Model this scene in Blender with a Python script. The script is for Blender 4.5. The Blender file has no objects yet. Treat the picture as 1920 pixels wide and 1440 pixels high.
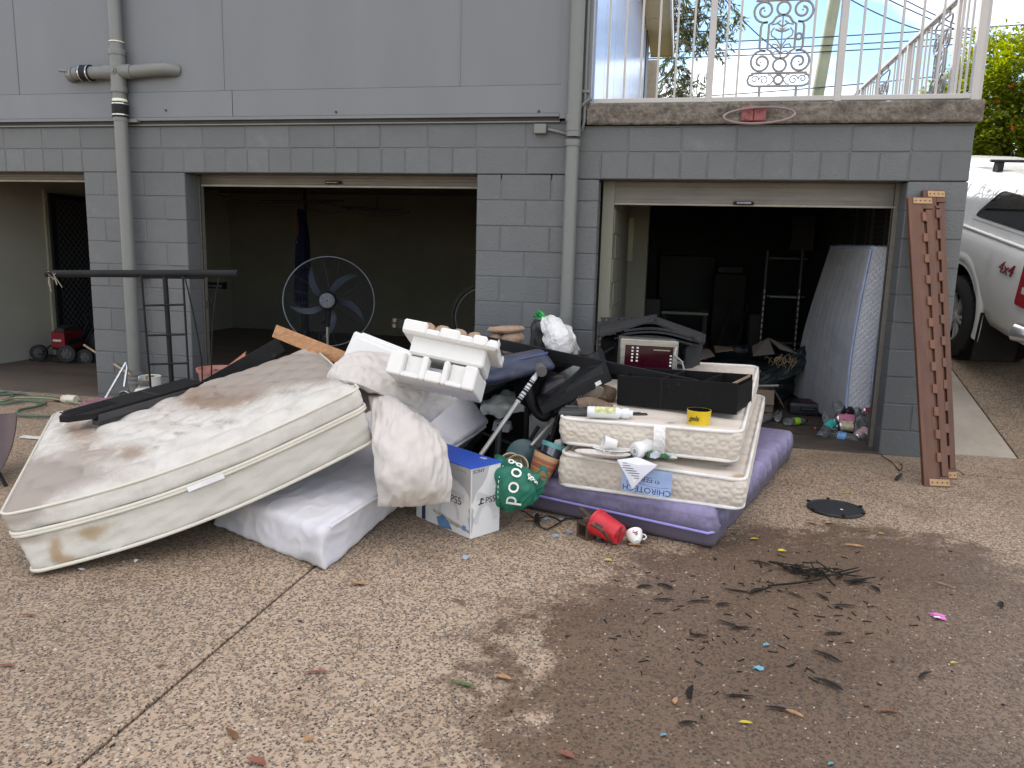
import bpy, bmesh, math, random
import numpy as np
from mathutils import Vector as V, Matrix as MX, noise
PI = math.pi; RAD = math.radians
rnd = random.Random(11)
sc = bpy.context.scene
col = sc.collection

# ------------------------------------------------------------------ camera
YAW, PIT, ROL, DIST, EYE, FOC = -0.206997, 0.168068, 0.0264164, 6.08206, 1.388086, 1442.0
_f = V((math.sin(YAW) * math.cos(PIT), math.cos(YAW) * math.cos(PIT), -math.sin(PIT)))
_r0 = V((math.cos(YAW), -math.sin(YAW), 0)); _u0 = _r0.cross(_f)
_r = _r0 * math.cos(ROL) + _u0 * math.sin(ROL); _u = _u0 * math.cos(ROL) - _r0 * math.sin(ROL)
CP = V((0, -DIST, EYE))
cd = bpy.data.cameras.new('camera'); cam = bpy.data.objects.new('camera', cd); col.objects.link(cam)
cam.matrix_world = MX(((_r.x, _u.x, -_f.x, CP.x), (_r.y, _u.y, -_f.y, CP.y), (_r.z, _u.z, -_f.z, CP.z), (0, 0, 0, 1)))
cd.sensor_width = 36; cd.lens = 36 * FOC / 1920; cd.clip_end = 600; cd.clip_start = .05
sc.camera = cam

# ------------------------------------------------------------------ sky and sun
SUN_EL, SUN_AZ = RAD(36), math.atan2(-.72, .69)          # from behind and left of the house
world = bpy.data.worlds.new('World'); sc.world = world; world.use_nodes = True
wn = world.node_tree; wn.nodes.clear()
def wnode(t, **k):
    n = wn.nodes.new(t)
    for a, b in k.items(): setattr(n, a, b)
    return n
wo = wnode('ShaderNodeOutputWorld'); wb = wnode('ShaderNodeBackground')
sky = wnode('ShaderNodeTexSky', sky_type='NISHITA', sun_disc=False, sun_elevation=SUN_EL, sun_rotation=SUN_AZ, air_density=1.0, dust_density=.05, ozone_density=1.2)
tcw = wnode('ShaderNodeTexCoord'); mpw = wnode('ShaderNodeMapping'); mpw.inputs['Scale'].default_value = (1, 1, 2.2); mpw.inputs['Location'].default_value = (3, 2, 3)
nzw = wnode('ShaderNodeTexNoise'); nzw.inputs['Scale'].default_value = 2.3; nzw.inputs['Detail'].default_value = 7
rpw = wnode('ShaderNodeValToRGB'); rpw.color_ramp.elements[0].position = .44; rpw.color_ramp.elements[1].position = .63
mxw = wnode('ShaderNodeMixRGB'); mxw.inputs[2].default_value = (12.5, 11.4, 10.4, 1)  # warm cloud cover, extended out of view to neutralise the blue skylight
L = wn.links.new
L(tcw.outputs['Generated'], mpw.inputs[0]); L(mpw.outputs[0], nzw.inputs['Vector']); L(nzw.outputs[0], rpw.inputs[0])
L(rpw.outputs[0], mxw.inputs[0]); L(sky.outputs[0], mxw.inputs[1]); L(mxw.outputs[0], wb.inputs[0]); L(wb.outputs[0], wo.inputs[0])
wb.inputs[1].default_value = .13
sd = bpy.data.lights.new('sun', 'SUN'); sun = bpy.data.objects.new('sun', sd); col.objects.link(sun)
sd.energy = 3.6; sd.angle = RAD(.5); sd.color = (1, .95, .86)
sdir = V((math.sin(SUN_AZ) * math.cos(SUN_EL), math.cos(SUN_AZ) * math.cos(SUN_EL), math.sin(SUN_EL)))
sun.rotation_euler = sdir.to_track_quat('Z', 'Y').to_euler(); sun.location = sdir * 40
sc.view_settings.view_transform = 'Standard'; sc.view_settings.look = 'None'
sc.view_settings.exposure = 1.0; sc.view_settings.gamma = 1; sc.view_settings.use_curve_mapping = False
sc.cycles.max_bounces = 8; sc.cycles.diffuse_bounces = 4; sc.cycles.glossy_bounces = 3; sc.cycles.transmission_bounces = 6
sc.cycles.use_denoising = True; sc.cycles.caustics_reflective = False; sc.cycles.caustics_refractive = False

# ------------------------------------------------------------------ helpers
def at(x, y, **k):
    """the point of the photograph's ray (x, y) on a plane X=, Y= or Z= of the place"""
    d = _f + _r * ((x - 960) / FOC) + _u * ((720 - y) / FOC)
    (a, v), = k.items(); i = 'XYZ'.index(a)
    return CP + d * ((v - CP[i]) / d[i])
GZ = -.03
def gnd(x, y, z=GZ): return at(x, y, Z=z)
def fr(o, x, z):
    """orthonormal frame: origin o, X axis towards point x, Z axis as near as can be to point z"""
    ax = (V(x) - V(o)).normalized(); az = (V(z) - V(o)); az = (az - ax * az.dot(ax)).normalized(); ay = az.cross(ax)
    return MX(((ax.x, ay.x, az.x, o[0]), (ax.y, ay.y, az.y, o[1]), (ax.z, ay.z, az.z, o[2]), (0, 0, 0, 1)))
def TR(*p): return MX.Translation(V(p))
def RZ(d): return MX.Rotation(RAD(d), 4, 'Z')
def RX(d): return MX.Rotation(RAD(d), 4, 'X')
def RY(d): return MX.Rotation(RAD(d), 4, 'Y')
WM = {}
class MB:
    def __init__(s): s.v = []; s.f = []
    def add(s, vs, fs, m=None):
        n = len(s.v)
        s.v += [(m @ V(p)) if m else V(p) for p in vs]; s.f += [[i + n for i in f] for f in fs]; return s
    def box(s, lo, hi, m=None, b=0):
        lo, hi = [min(a, c) for a, c in zip(lo, hi)], [max(a, c) for a, c in zip(lo, hi)]
        if not b:
            vs = [(x, y, z) for x in (lo[0], hi[0]) for y in (lo[1], hi[1]) for z in (lo[2], hi[2])]
            return s.add(vs, [(0, 1, 3, 2), (4, 6, 7, 5), (0, 4, 5, 1), (2, 3, 7, 6), (0, 2, 6, 4), (1, 5, 7, 3)], m)
        b = min(b, *[(h - l) * .45 for l, h in zip(lo, hi)])
        vs = []; idx = {}
        for sx in (0, 1):
            for sy in (0, 1):
                for sz in (0, 1):
                    c = (hi[0] if sx else lo[0], hi[1] if sy else lo[1], hi[2] if sz else lo[2]); d = (-b if sx else b, -b if sy else b, -b if sz else b)
                    for ax in range(3):
                        idx[(sx, sy, sz, ax)] = len(vs)
                        vs.append(tuple(c[i] + (0 if i == ax else d[i]) for i in range(3)))
        I = idx; fs = []
        for a in range(3):
            o = [i for i in range(3) if i != a]
            for sd_ in (0, 1):
                q = []
                for (p, r) in ((0, 0), (1, 0), (1, 1), (0, 1)):
                    k = [0, 0, 0]; k[a] = sd_; k[o[0]] = p; k[o[1]] = r; q.append(I[(*k, a)])
                flip = (sd_ == 0) ^ (a == 1)
                fs.append(q[::-1] if flip else q)
        for a in range(3):
            o = [i for i in range(3) if i != a]
            for p in (0, 1):
                for r in (0, 1):
                    k0 = [0, 0, 0]; k0[o[0]] = p; k0[o[1]] = r; k1 = list(k0); k1[a] = 1
                    fs.append([I[(*k0, o[0])], I[(*k1, o[0])], I[(*k1, o[1])], I[(*k0, o[1])]])
        for k in [(x, y, z) for x in (0, 1) for y in (0, 1) for z in (0, 1)]: fs.append([I[(*k, 0)], I[(*k, 1)], I[(*k, 2)]])
        return s.add(vs, fs, m)
    def hexa(s, bot, top, m=None):
        return s.add(list(bot) + list(top), [(0, 3, 2, 1), (4, 5, 6, 7), (0, 1, 5, 4), (1, 2, 6, 5), (2, 3, 7, 6), (3, 0, 4, 7)], m)
    def tube(s, pts, r, n=8, closed=False, m=None, cap=True):
        P = [V(p) for p in pts]; k = len(P); rs = r if isinstance(r, (list, tuple)) else [r] * k
        T = []
        for i in range(k):
            a = P[i - 1] if (i > 0 or closed) else P[i]; b = P[(i + 1) % k] if (i < k - 1 or closed) else P[i]
            t = (b - a); T.append(t.normalized() if t.length > 1e-9 else V((0, 0, 1)))
        up = V((0, 0, 1)) if abs(T[0].z) < .9 else V((1, 0, 0)); nx = (up - T[0] * up.dot(T[0])).normalized()
        vs = []; fs = []
        for i in range(k):
            nx = (nx - T[i] * nx.dot(T[i])); nx = nx.normalized() if nx.length > 1e-9 else T[i].orthogonal().normalized(); ny = T[i].cross(nx)
            for j in range(n):
                a = 2 * PI * j / n; vs.append(P[i] + (nx * math.cos(a) + ny * math.sin(a)) * rs[i])
        for i in range(k if closed else k - 1):
            for j in range(n):
                a, b = i * n + j, i * n + (j + 1) % n; c, d = ((i + 1) % k) * n + (j + 1) % n, ((i + 1) % k) * n + j
                fs.append((a, b, c, d))
        if cap and not closed: fs += [list(range(n))[::-1], list(range((k - 1) * n, k * n))]
        return s.add(vs, fs, m)
    def lathe(s, prof, n=24, m=None, cap=True, arc=1.0):
        vs = []; fs = []; k = len(prof); full = arc >= 1
        c = n if full else n + 1
        for (r, z) in prof:
            for j in range(c):
                a = 2 * PI * arc * j / n; vs.append((r * math.cos(a), r * math.sin(a), z))
        for i in range(k - 1):
            for j in range(n):
                a, b = i * c + j, i * c + (j + 1) % c; fs.append((a, b, (i + 1) * c + (j + 1) % c, (i + 1) * c + j))
        if cap and full:
            if prof[0][0] > 1e-6: fs.append(list(range(c))[::-1])
            if prof[-1][0] > 1e-6: fs.append(list(range((k - 1) * c, k * c)))
        return s.add(vs, fs, m)
    def prism(s, poly, h, m=None):
        n = len(poly); a = sum(poly[i][0] * poly[(i + 1) % n][1] - poly[(i + 1) % n][0] * poly[i][1] for i in range(n))
        if a < 0: poly = poly[::-1]
        vs = [(p[0], p[1], 0) for p in poly] + [(p[0], p[1], h) for p in poly]
        return s.add(vs, [list(range(n))[::-1], list(range(n, 2 * n))] + [(i, (i + 1) % n, n + (i + 1) % n, n + i) for i in range(n)], m)
    def sheet(s, fn, nu, nv, m=None):
        vs = [fn(i / nu, j / nv) for j in range(nv + 1) for i in range(nu + 1)]
        fs = [(j * (nu + 1) + i, j * (nu + 1) + i + 1, (j + 1) * (nu + 1) + i + 1, (j + 1) * (nu + 1) + i) for j in range(nv) for i in range(nu)]
        return s.add(vs, fs, m)
    def build(s, name, mat, parent=None, local=False, smooth=None, base=None):
        me = bpy.data.meshes.new(name)
        vs = s.v; mw = None
        if parent is not None and not local: inv = WM[parent].inverted(); vs = [inv @ p for p in vs]
        if parent is None and base is not None: vs = [p - V(base) for p in vs]
        me.from_pydata([tuple(p) for p in vs], [], s.f)
        if smooth is not None:
            me.polygons.foreach_set('use_smooth', [True] * len(me.polygons)); me.set_sharp_from_angle(angle=RAD(smooth))
        if len(s.f) < 30000:
            bm = bmesh.new(); bm.from_mesh(me); bmesh.ops.recalc_face_normals(bm, faces=bm.faces); bm.to_mesh(me); bm.free()
            if smooth is not None: me.set_sharp_from_angle(angle=RAD(smooth))
        me.materials.append(mat)
        o = bpy.data.objects.new(name, me); col.objects.link(o)
        if parent is not None: o.parent = parent; WM[o] = WM[parent]
        else:
            if base is not None: o.location = base
            WM[o] = MX.Translation(V(base)) if base is not None else MX.Identity(4)
        return o
def thing(name, label, cat, M=None, group=None):
    o = bpy.data.objects.new(name, None); col.objects.link(o); o.empty_display_size = .05
    if M is None: M = MX.Identity(4)
    if not isinstance(M, MX): M = MX.Translation(V(M))
    o.matrix_world = M; WM[o] = M.copy()
    return tag(o, label, cat, group)
def tag(o, label=None, cat=None, group=None, kind=None):
    if label: o['label'] = label
    if cat: o['category'] = cat
    if group: o['group'] = group
    if kind: o['kind'] = kind
    return o
def copy_tree(o, parent=None):
    c = o.copy(); col.objects.link(c); WM[c] = WM[o]
    if parent is not None: c.parent = parent
    for ch in list(o.children): copy_tree(ch, c)
    return c
def text_mesh(body, size, mat, name, parent, M, ext=.0008, shear=0, xs=1.0, local=False):
    cu = bpy.data.curves.new(name, 'FONT'); cu.body = body; cu.size = size; cu.extrude = ext; cu.align_x = 'CENTER'; cu.align_y = 'CENTER'; cu.shear = shear; cu.resolution_u = 3
    t = bpy.data.objects.new(name, cu); col.objects.link(t)
    me = bpy.data.meshes.new_from_object(t); bpy.data.objects.remove(t)
    vs = [M @ V((v.co.x * xs, v.co.y, v.co.z)) for v in me.vertices]
    mb = MB(); mb.v = vs; mb.f = [list(p.vertices) for p in me.polygons]
    return mb.build(name, mat, parent, local)
def tri(bot, top):
    """trilinear map of the unit cube to eight corners (front left, front right, back right, back left)"""
    b = [V(p) for p in bot]; t = [V(p) for p in top]
    def f(s, d, h):
        lo = (b[0] * (1 - s) + b[1] * s) * (1 - d) + (b[3] * (1 - s) + b[2] * s) * d
        hi = (t[0] * (1 - s) + t[1] * s) * (1 - d) + (t[3] * (1 - s) + t[2] * s) * d
        return lo * (1 - h) + hi * h
    return f
def soft_block(fmap, dims, n, r, disp=None, h0=0, h1=1, post=None):
    """rounded block meshed n=(nx,ny,nz), edges rounded by r, sent through fmap(s,d,h); disp(s,d,h,face)->outward offset"""
    a, b, c = dims; vs = []; fs = []; key = {}
    def vert(i, j, k):
        q = (i, j, k)
        if q in key: return key[q]
        p = np.array([i / n[0] * a, j / n[1] * b, k / n[2] * c]); D = np.array([a, b, c])
        lo = np.minimum(np.array([r] * 3), D / 2); inner = np.clip(p, lo, D - lo); d = p - inner; L_ = np.linalg.norm(d)
        if L_ > 1e-9:
            m = np.abs(d).max(); nrm = d / L_; p = inner + nrm * m
        else: nrm = np.zeros(3)
        face = None
        if disp:
            cand = [(abs(d[t]) if (q[t] in (0, n[t])) else -1) for t in range(3)]; face = int(np.argmax(cand))
            o = disp(i / n[0], j / n[1], k / n[2], face, 1 if q[face] else -1); p = p + nrm * o
        s_, d_, h_ = p / D; w = fmap(s_, d_, h0 + (h1 - h0) * h_)
        if post: w = post(w, s_, d_, h_)
        key[q] = len(vs); vs.append(w); return key[q]
    X, Y, Z = n
    for i in range(X):
        for j in range(Y):
            fs.append((vert(i, j, 0), vert(i, j + 1, 0), vert(i + 1, j + 1, 0), vert(i + 1, j, 0)))
            fs.append((vert(i, j, Z), vert(i + 1, j, Z), vert(i + 1, j + 1, Z), vert(i, j + 1, Z)))
        for k in range(Z):
            fs.append((vert(i, 0, k), vert(i + 1, 0, k), vert(i + 1, 0, k + 1), vert(i, 0, k + 1)))
            fs.append((vert(i, Y, k), vert(i, Y, k + 1), vert(i + 1, Y, k + 1), vert(i + 1, Y, k)))
    for j in range(Y):
        for k in range(Z):
            fs.append((vert(0, j, k), vert(0, j, k + 1), vert(0, j + 1, k + 1), vert(0, j + 1, k)))
            fs.append((vert(X, j, k), vert(X, j + 1, k), vert(X, j + 1, k + 1), vert(X, j, k + 1)))
    return MB().add(vs, fs)
def edge_loop(fmap, h, dims, r=.06, n=14, out=.0, post=None):
    """points round the rim of a block at height h with rounded corners"""
    a, b = dims; P = []
    def seg(cx, cy, a0):
        for i in range(7):
            t = a0 + PI / 2 * i / 6; P.append((cx + (r + out) * math.cos(t), cy + (r + out) * math.sin(t)))
    def line(x0, y0, x1, y1):
        for i in range(1, n): P.append((x0 + (x1 - x0) * i / n, y0 + (y1 - y0) * i / n))
    seg(a - r, r, -PI / 2); line(a + out, r, a + out, b - r); seg(a - r, b - r, 0); line(a - r, b + out, r, b + out)
    seg(r, b - r, PI / 2); line(-out, b - r, -out, r); seg(r, r, PI); line(r, -out, a - r, -out)
    res = []
    for x, y in P:
        w = fmap(x / a, y / b, h); res.append(post(w, x / a, y / b, h) if post else w)
    return res
def patch9(P):
    Q = [[V(p) for p in row] for row in P]
    def lag(t): return ((2 * t - 1) * (t - 1), 4 * t * (1 - t), t * (2 * t - 1))
    def f(u, v):
        a, b = lag(u), lag(v); w = V((0, 0, 0))
        for j in range(3):
            for i in range(3): w = w + Q[j][i] * (a[i] * b[j])
        return w
    return f
def cushion(P, th, nu=26, nv=20, wr=.006, seed=0, pw=.42, ridge=0):
    """closed pillow over a nine point patch; th thickness"""
    f = patch9(P); mb = MB()
    def nrm(u, v):
        e = .01; a = f(min(u + e, 1), v) - f(max(u - e, 0), v); b = f(u, min(v + e, 1)) - f(u, max(v - e, 0)); return a.cross(b).normalized()
    def side(sg):
        def g(u, v):
            pr = max(0, (1 - (2 * u - 1) ** 2) * (1 - (2 * v - 1) ** 2)) ** pw
            p = f(u, v); n = nrm(u, v)
            w = noise.noise((u * 5 + seed, v * 5, sg)) * wr * 2 - abs(noise.noise((u * 9 + seed, v * 9 + u * 4, sg + 5))) * wr * ridge + abs(noise.noise((u * 13 + seed, v * 4 + u * 3, sg * 3))) * wr * 2 * (.3 + 1.2 * abs(2 * u - 1))
            return p + n * sg * (pr * th / 2 + w * min(1, pr * 2))
        return g
    mb.sheet(side(1), nu, nv); mb.sheet(lambda u, v: side(-1)(1 - u, v), nu, nv)
    return mb

# ------------------------------------------------------------------ materials
def mat(name, c, r=.6, m=0, v=.18, vs=6, b=.0, bs=90, bd=.003, dirt=None, spec=.5, trans=0, coat=0, rv=.0, sheen=0, stretch=None, attr=None, info=0, backs=None):
    ma = bpy.data.materials.new(name); ma.use_nodes = True; nt = ma.node_tree; N = nt.nodes.new; K = nt.links.new
    bs_ = nt.nodes['Principled BSDF']; P = bs_.inputs
    P['Roughness'].default_value = r; P['Metallic'].default_value = m; P['Specular IOR Level'].default_value = spec
    P['Transmission Weight'].default_value = trans; P['Coat Weight'].default_value = coat; P['Sheen Weight'].default_value = sheen
    tc = N('ShaderNodeTexCoord'); oi = N('ShaderNodeObjectInfo')
    va = N('ShaderNodeVectorMath'); va.operation = 'ADD'; ml = N('ShaderNodeVectorMath'); ml.operation = 'SCALE'; ml.inputs[0].default_value = (7, 13, 5)
    K(oi.outputs['Random'], ml.inputs['Scale']); K(tc.outputs['Object'], va.inputs[0]); K(ml.outputs[0], va.inputs[1])
    vec = va.outputs[0]
    if stretch:
        mp = N('ShaderNodeMapping'); mp.inputs['Scale'].default_value = stretch; K(vec, mp.inputs[0]); vec = mp.outputs[0]
    nz = N('ShaderNodeTexNoise'); nz.inputs['Scale'].default_value = vs; nz.inputs['Detail'].default_value = 6; nz.inputs['Roughness'].default_value = .62; K(vec, nz.inputs['Vector'])
    rp = N('ShaderNodeValToRGB'); rp.color_ramp.elements[0].position = .3; rp.color_ramp.elements[1].position = .7
    rp.color_ramp.elements[0].color = (*[x * (1 - v) for x in c], 1); rp.color_ramp.elements[1].color = (*[min(1, x * (1 + v)) for x in c], 1)
    K(nz.outputs[0], rp.inputs[0]); out = rp.outputs[0]
    def mix(fac, cc, colr):
        mx = N('ShaderNodeMixRGB'); K(fac, mx.inputs[0]); K(cc, mx.inputs[1]); mx.inputs[2].default_value = (*colr, 1); return mx.outputs[0]
    for dd in (dirt or []):
        dc, ds, lo, hi = dd[:4]
        n2 = N('ShaderNodeTexNoise'); n2.inputs['Scale'].default_value = ds; n2.inputs['Detail'].default_value = 8; n2.inputs['Roughness'].default_value = .68; K(vec, n2.inputs['Vector'])
        r2 = N('ShaderNodeMapRange'); r2.inputs[1].default_value = lo; r2.inputs[2].default_value = hi; K(n2.outputs[0], r2.inputs[0]); out = mix(r2.outputs[0], out, dc)
    for (an, ac, sc_) in (attr or []):
        at_ = N('ShaderNodeAttribute'); at_.attribute_name = an
        n3 = N('ShaderNodeTexNoise'); n3.inputs['Scale'].default_value = sc_; n3.inputs['Detail'].default_value = 8; n3.inputs['Roughness'].default_value = .7; K(vec, n3.inputs['Vector'])
        m1 = N('ShaderNodeMath'); m1.operation = 'MULTIPLY_ADD'; K(n3.outputs[0], m1.inputs[0]); m1.inputs[1].default_value = 1.5; m1.inputs[2].default_value = -.75
        m2 = N('ShaderNodeMath'); m2.operation = 'ADD'; K(m1.outputs[0], m2.inputs[0]); K(at_.outputs['Fac'], m2.inputs[1])
        r3 = N('ShaderNodeMapRange'); r3.inputs[1].default_value = .25; r3.inputs[2].default_value = .8; K(m2.outputs[0], r3.inputs[0])
        m3 = N('ShaderNodeMath'); m3.operation = 'MULTIPLY'; m3.use_clamp = True; K(r3.outputs[0], m3.inputs[0]); K(at_.outputs['Fac'], m3.inputs[1])
        out = mix(m3.outputs[0], out, ac)
    if info:
        hv = N('ShaderNodeHueSaturation'); mr = N('ShaderNodeMapRange'); mr.inputs[3].default_value = 1 - info; mr.inputs[4].default_value = 1 + info
        K(oi.outputs['Random'], mr.inputs[0]); K(mr.outputs[0], hv.inputs['Value']); K(out, hv.inputs['Color']); out = hv.outputs[0]
    K(out, P['Base Color'])
    if rv:
        mr = N('ShaderNodeMapRange'); mr.inputs[3].default_value = max(0, r - rv); mr.inputs[4].default_value = min(1, r + rv); K(nz.outputs[0], mr.inputs[0]); K(mr.outputs[0], P['Roughness'])
    if b:
        n4 = N('ShaderNodeTexNoise'); n4.inputs['Scale'].default_value = bs; n4.inputs['Detail'].default_value = 5; K(vec, n4.inputs['Vector'])
        bp = N('ShaderNodeBump'); bp.inputs['Strength'].default_value = b; bp.inputs['Distance'].default_value = bd; K(n4.outputs[0], bp.inputs['Height']); K(bp.outputs[0], P['Normal'])
    return ma
def leafmat(name, c, c2, tr=.5):
    ma = bpy.data.materials.new(name); ma.use_nodes = True; nt = ma.node_tree; N = nt.nodes.new; K = nt.links.new; nt.nodes.clear()
    o = N('ShaderNodeOutputMaterial'); g = N('ShaderNodeNewGeometry'); rp = N('ShaderNodeValToRGB')
    rp.color_ramp.elements[0].color = (*c, 1); rp.color_ramp.elements[1].color = (*c2, 1)
    K(g.outputs['Random Per Island'], rp.inputs[0])
    d = N('ShaderNodeBsdfPrincipled'); d.inputs['Roughness'].default_value = .42; t = N('ShaderNodeBsdfTranslucent'); mx = N('ShaderNodeMixShader'); mx.inputs[0].default_value = tr
    hs = N('ShaderNodeHueSaturation'); hs.inputs['Value'].default_value = 1.5; hs.inputs['Saturation'].default_value = 1.15
    K(rp.outputs[0], d.inputs['Base Color']); K(rp.outputs[0], hs.inputs['Color']); K(hs.outputs[0], t.inputs['Color']); K(d.outputs[0], mx.inputs[1]); K(t.outputs[0], mx.inputs[2]); K(mx.outputs[0], o.inputs[0])
    return ma
def aggregate(name, dark=1.0):
    ma = bpy.data.materials.new(name); ma.use_nodes = True; nt = ma.node_tree; N = nt.nodes.new; K = nt.links.new; P = nt.nodes['Principled BSDF'].inputs
    g = N('ShaderNodeNewGeometry'); pos = g.outputs['Position']
    nw = N('ShaderNodeTexNoise'); nw.inputs['Scale'].default_value = 40; K(pos, nw.inputs['Vector'])
    wv = N('ShaderNodeVectorMath'); wv.operation = 'MULTIPLY_ADD'; K(nw.outputs['Color'], wv.inputs[0]); wv.inputs[1].default_value = (.008,) * 3; K(pos, wv.inputs[2])
    def vor(feat, scale):
        v = N('ShaderNodeTexVoronoi'); v.feature = feat; v.inputs['Scale'].default_value = scale; K(wv.outputs[0], v.inputs['Vector']); return v
    S = 104
    v1 = vor('F1', S); ve = vor('DISTANCE_TO_EDGE', S)
    sp = N('ShaderNodeSeparateColor'); K(v1.outputs['Color'], sp.inputs[0])
    rp = N('ShaderNodeValToRGB'); cr = rp.color_ramp; cr.interpolation = 'CONSTANT'
    st = [(0, (.085, .062, .046)), (.16, (.205, .14, .09)), (.32, (.135, .11, .09)), (.46, (.29, .20, .13)), (.60, (.060, .055, .052)), (.73, (.175, .09, .058)), (.83, (.25, .21, .17)), (.955, (.60, .53, .45))]
    cr.elements[0].position = 0; cr.elements[0].color = (*st[0][1], 1)
    cr.elements[1].position = st[1][0]; cr.elements[1].color = (*st[1][1], 1)
    for p, c in st[2:]: e = cr.elements.new(p); e.color = (*c, 1)
    K(sp.outputs[0], rp.inputs[0])
    ed = N('ShaderNodeMapRange'); ed.inputs[1].default_value = .02; ed.inputs[2].default_value = .20; K(ve.outputs['Distance'], ed.inputs[0])
    keep = N('ShaderNodeMath'); keep.operation = 'GREATER_THAN'; keep.inputs[1].default_value = .36; K(sp.outputs[1], keep.inputs[0])   # some cells are bare mortar
    fm = N('ShaderNodeMath'); fm.operation = 'MULTIPLY'; K(ed.outputs[0], fm.inputs[0]); K(keep.outputs[0], fm.inputs[1])
    mx = N('ShaderNodeMixRGB'); mx.inputs[1].default_value = (.43, .33, .235, 1); K(fm.outputs[0], mx.inputs[0]); K(rp.outputs[0], mx.inputs[2])
    out = mx.outputs[0]
    def mul(fac_sock, colr, cc):
        q = N('ShaderNodeMixRGB'); q.blend_type = 'MULTIPLY'; K(fac_sock, q.inputs[0]); K(cc, q.inputs[1]); q.inputs[2].default_value = (*colr, 1); return q.outputs[0]
    for sc_, lo, hi, cc in ((.55, .42, .75, (.62, .60, .58)), (2.6, .5, .8, (.70, .66, .62)), (260, .45, .75, (.66, .64, .62))):
        n = N('ShaderNodeTexNoise'); n.inputs['Scale'].default_value = sc_; n.inputs['Detail'].default_value = 6; K(pos, n.inputs['Vector'])
        r = N('ShaderNodeMapRange'); r.inputs[1].default_value = lo; r.inputs[2].default_value = hi; K(n.outputs[0], r.inputs[0]); out = mul(r.outputs[0], cc, out)
    aw = N('ShaderNodeAttribute'); aw.attribute_name = 'wet'
    n = N('ShaderNodeTexNoise'); n.inputs['Scale'].default_value = 7; n.inputs['Detail'].default_value = 10; n.inputs['Roughness'].default_value = .80; K(pos, n.inputs['Vector'])
    m1 = N('ShaderNodeMath'); m1.operation = 'MULTIPLY_ADD'; K(n.outputs[0], m1.inputs[0]); m1.inputs[1].default_value = 2.1; m1.inputs[2].default_value = -1.05
    m2 = N('ShaderNodeMath'); m2.operation = 'ADD'; K(m1.outputs[0], m2.inputs[0]); K(aw.outputs['Fac'], m2.inputs[1])
    wr = N('ShaderNodeMapRange'); wr.inputs[1].default_value = .30; wr.inputs[2].default_value = .58; K(m2.outputs[0], wr.inputs[0])
    wc = N('ShaderNodeMixRGB'); K(fm.outputs[0], wc.inputs[0]); wc.inputs[1].default_value = (.36, .315, .28, 1); wc.inputs[2].default_value = (.70, .61, .54, 1)
    q = N('ShaderNodeMixRGB'); q.blend_type = 'MULTIPLY'; K(wr.outputs[0], q.inputs[0]); K(out, q.inputs[1]); K(wc.outputs[0], q.inputs[2]); out = q.outputs[0]
    if dark != 1:
        q = N('ShaderNodeMixRGB'); q.blend_type = 'MULTIPLY'; q.inputs[0].default_value = 1; K(out, q.inputs[1]); q.inputs[2].default_value = (dark, dark, dark, 1); out = q.outputs[0]
    K(out, P['Base Color'])
    rr = N('ShaderNodeMapRange'); rr.inputs[3].default_value = .8; rr.inputs[4].default_value = .42; K(wr.outputs[0], rr.inputs[0]); K(rr.outputs[0], P['Roughness'])
    bp = N('ShaderNodeBump'); bp.inputs['Strength'].default_value = .7; bp.inputs['Distance'].default_value = .004; K(fm.outputs[0], bp.inputs['Height']); K(bp.outputs[0], P['Normal'])
    return ma
# ------------------------------------------------------------------ ground
M_AGG = aggregate('exposed_aggregate'); M_AGG2 = aggregate('exposed_aggregate_ramp', .8)
M_DIRT = mat('joint_dirt', (.05, .042, .035), .95)
M_CONC = mat('smooth_concrete', (.34, .30, .25), .75, v=.12, vs=3, b=.2, bs=70, dirt=[((.22, .19, .155), 2.2, .5, .8), ((.40, .36, .31), 9, .55, .8)])
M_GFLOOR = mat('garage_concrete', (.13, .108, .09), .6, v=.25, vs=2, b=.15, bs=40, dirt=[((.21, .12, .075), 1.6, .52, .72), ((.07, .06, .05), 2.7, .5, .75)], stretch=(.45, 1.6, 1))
g = MB(); g.box((-45, -60, -.30), (45, 9, -.065)); tag(g.build('ground', M_DIRT), 'dark earth under the concrete driveway slabs', kind='structure')
WET = [gnd(*p).xy for p in ((955, 1500), (945, 1400), (958, 1290), (985, 1200), (1040, 1140), (1110, 1110), (1200, 1072), (1290, 1034), (1400, 1014), (1530, 1002), (1650, 996), (1740, 1020), (1830, 1058), (1920, 1085), (2100, 1120), (2300, 1250), (2300, 1500))]
WET += [V((1.6, -6)), V((-.3, -6))]
def sdf(p, poly):
    d = 1e9; ins = False; n = len(poly)
    for i in range(n):
        a, b = poly[i], poly[(i + 1) % n]; e = b - a; w = p - a; t = max(0, min(1, w.dot(e) / e.dot(e))); d = min(d, (w - e * t).length)
        if (a.y > p.y) != (b.y > p.y) and p.x < (b.x - a.x) * (p.y - a.y) / (b.y - a.y) + a.x: ins = not ins
    return -d if ins else d
DRY = [gnd(995, 1190).xy, gnd(1012, 1255).xy, gnd(1015, 1330).xy, gnd(985, 1215).xy]
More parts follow.
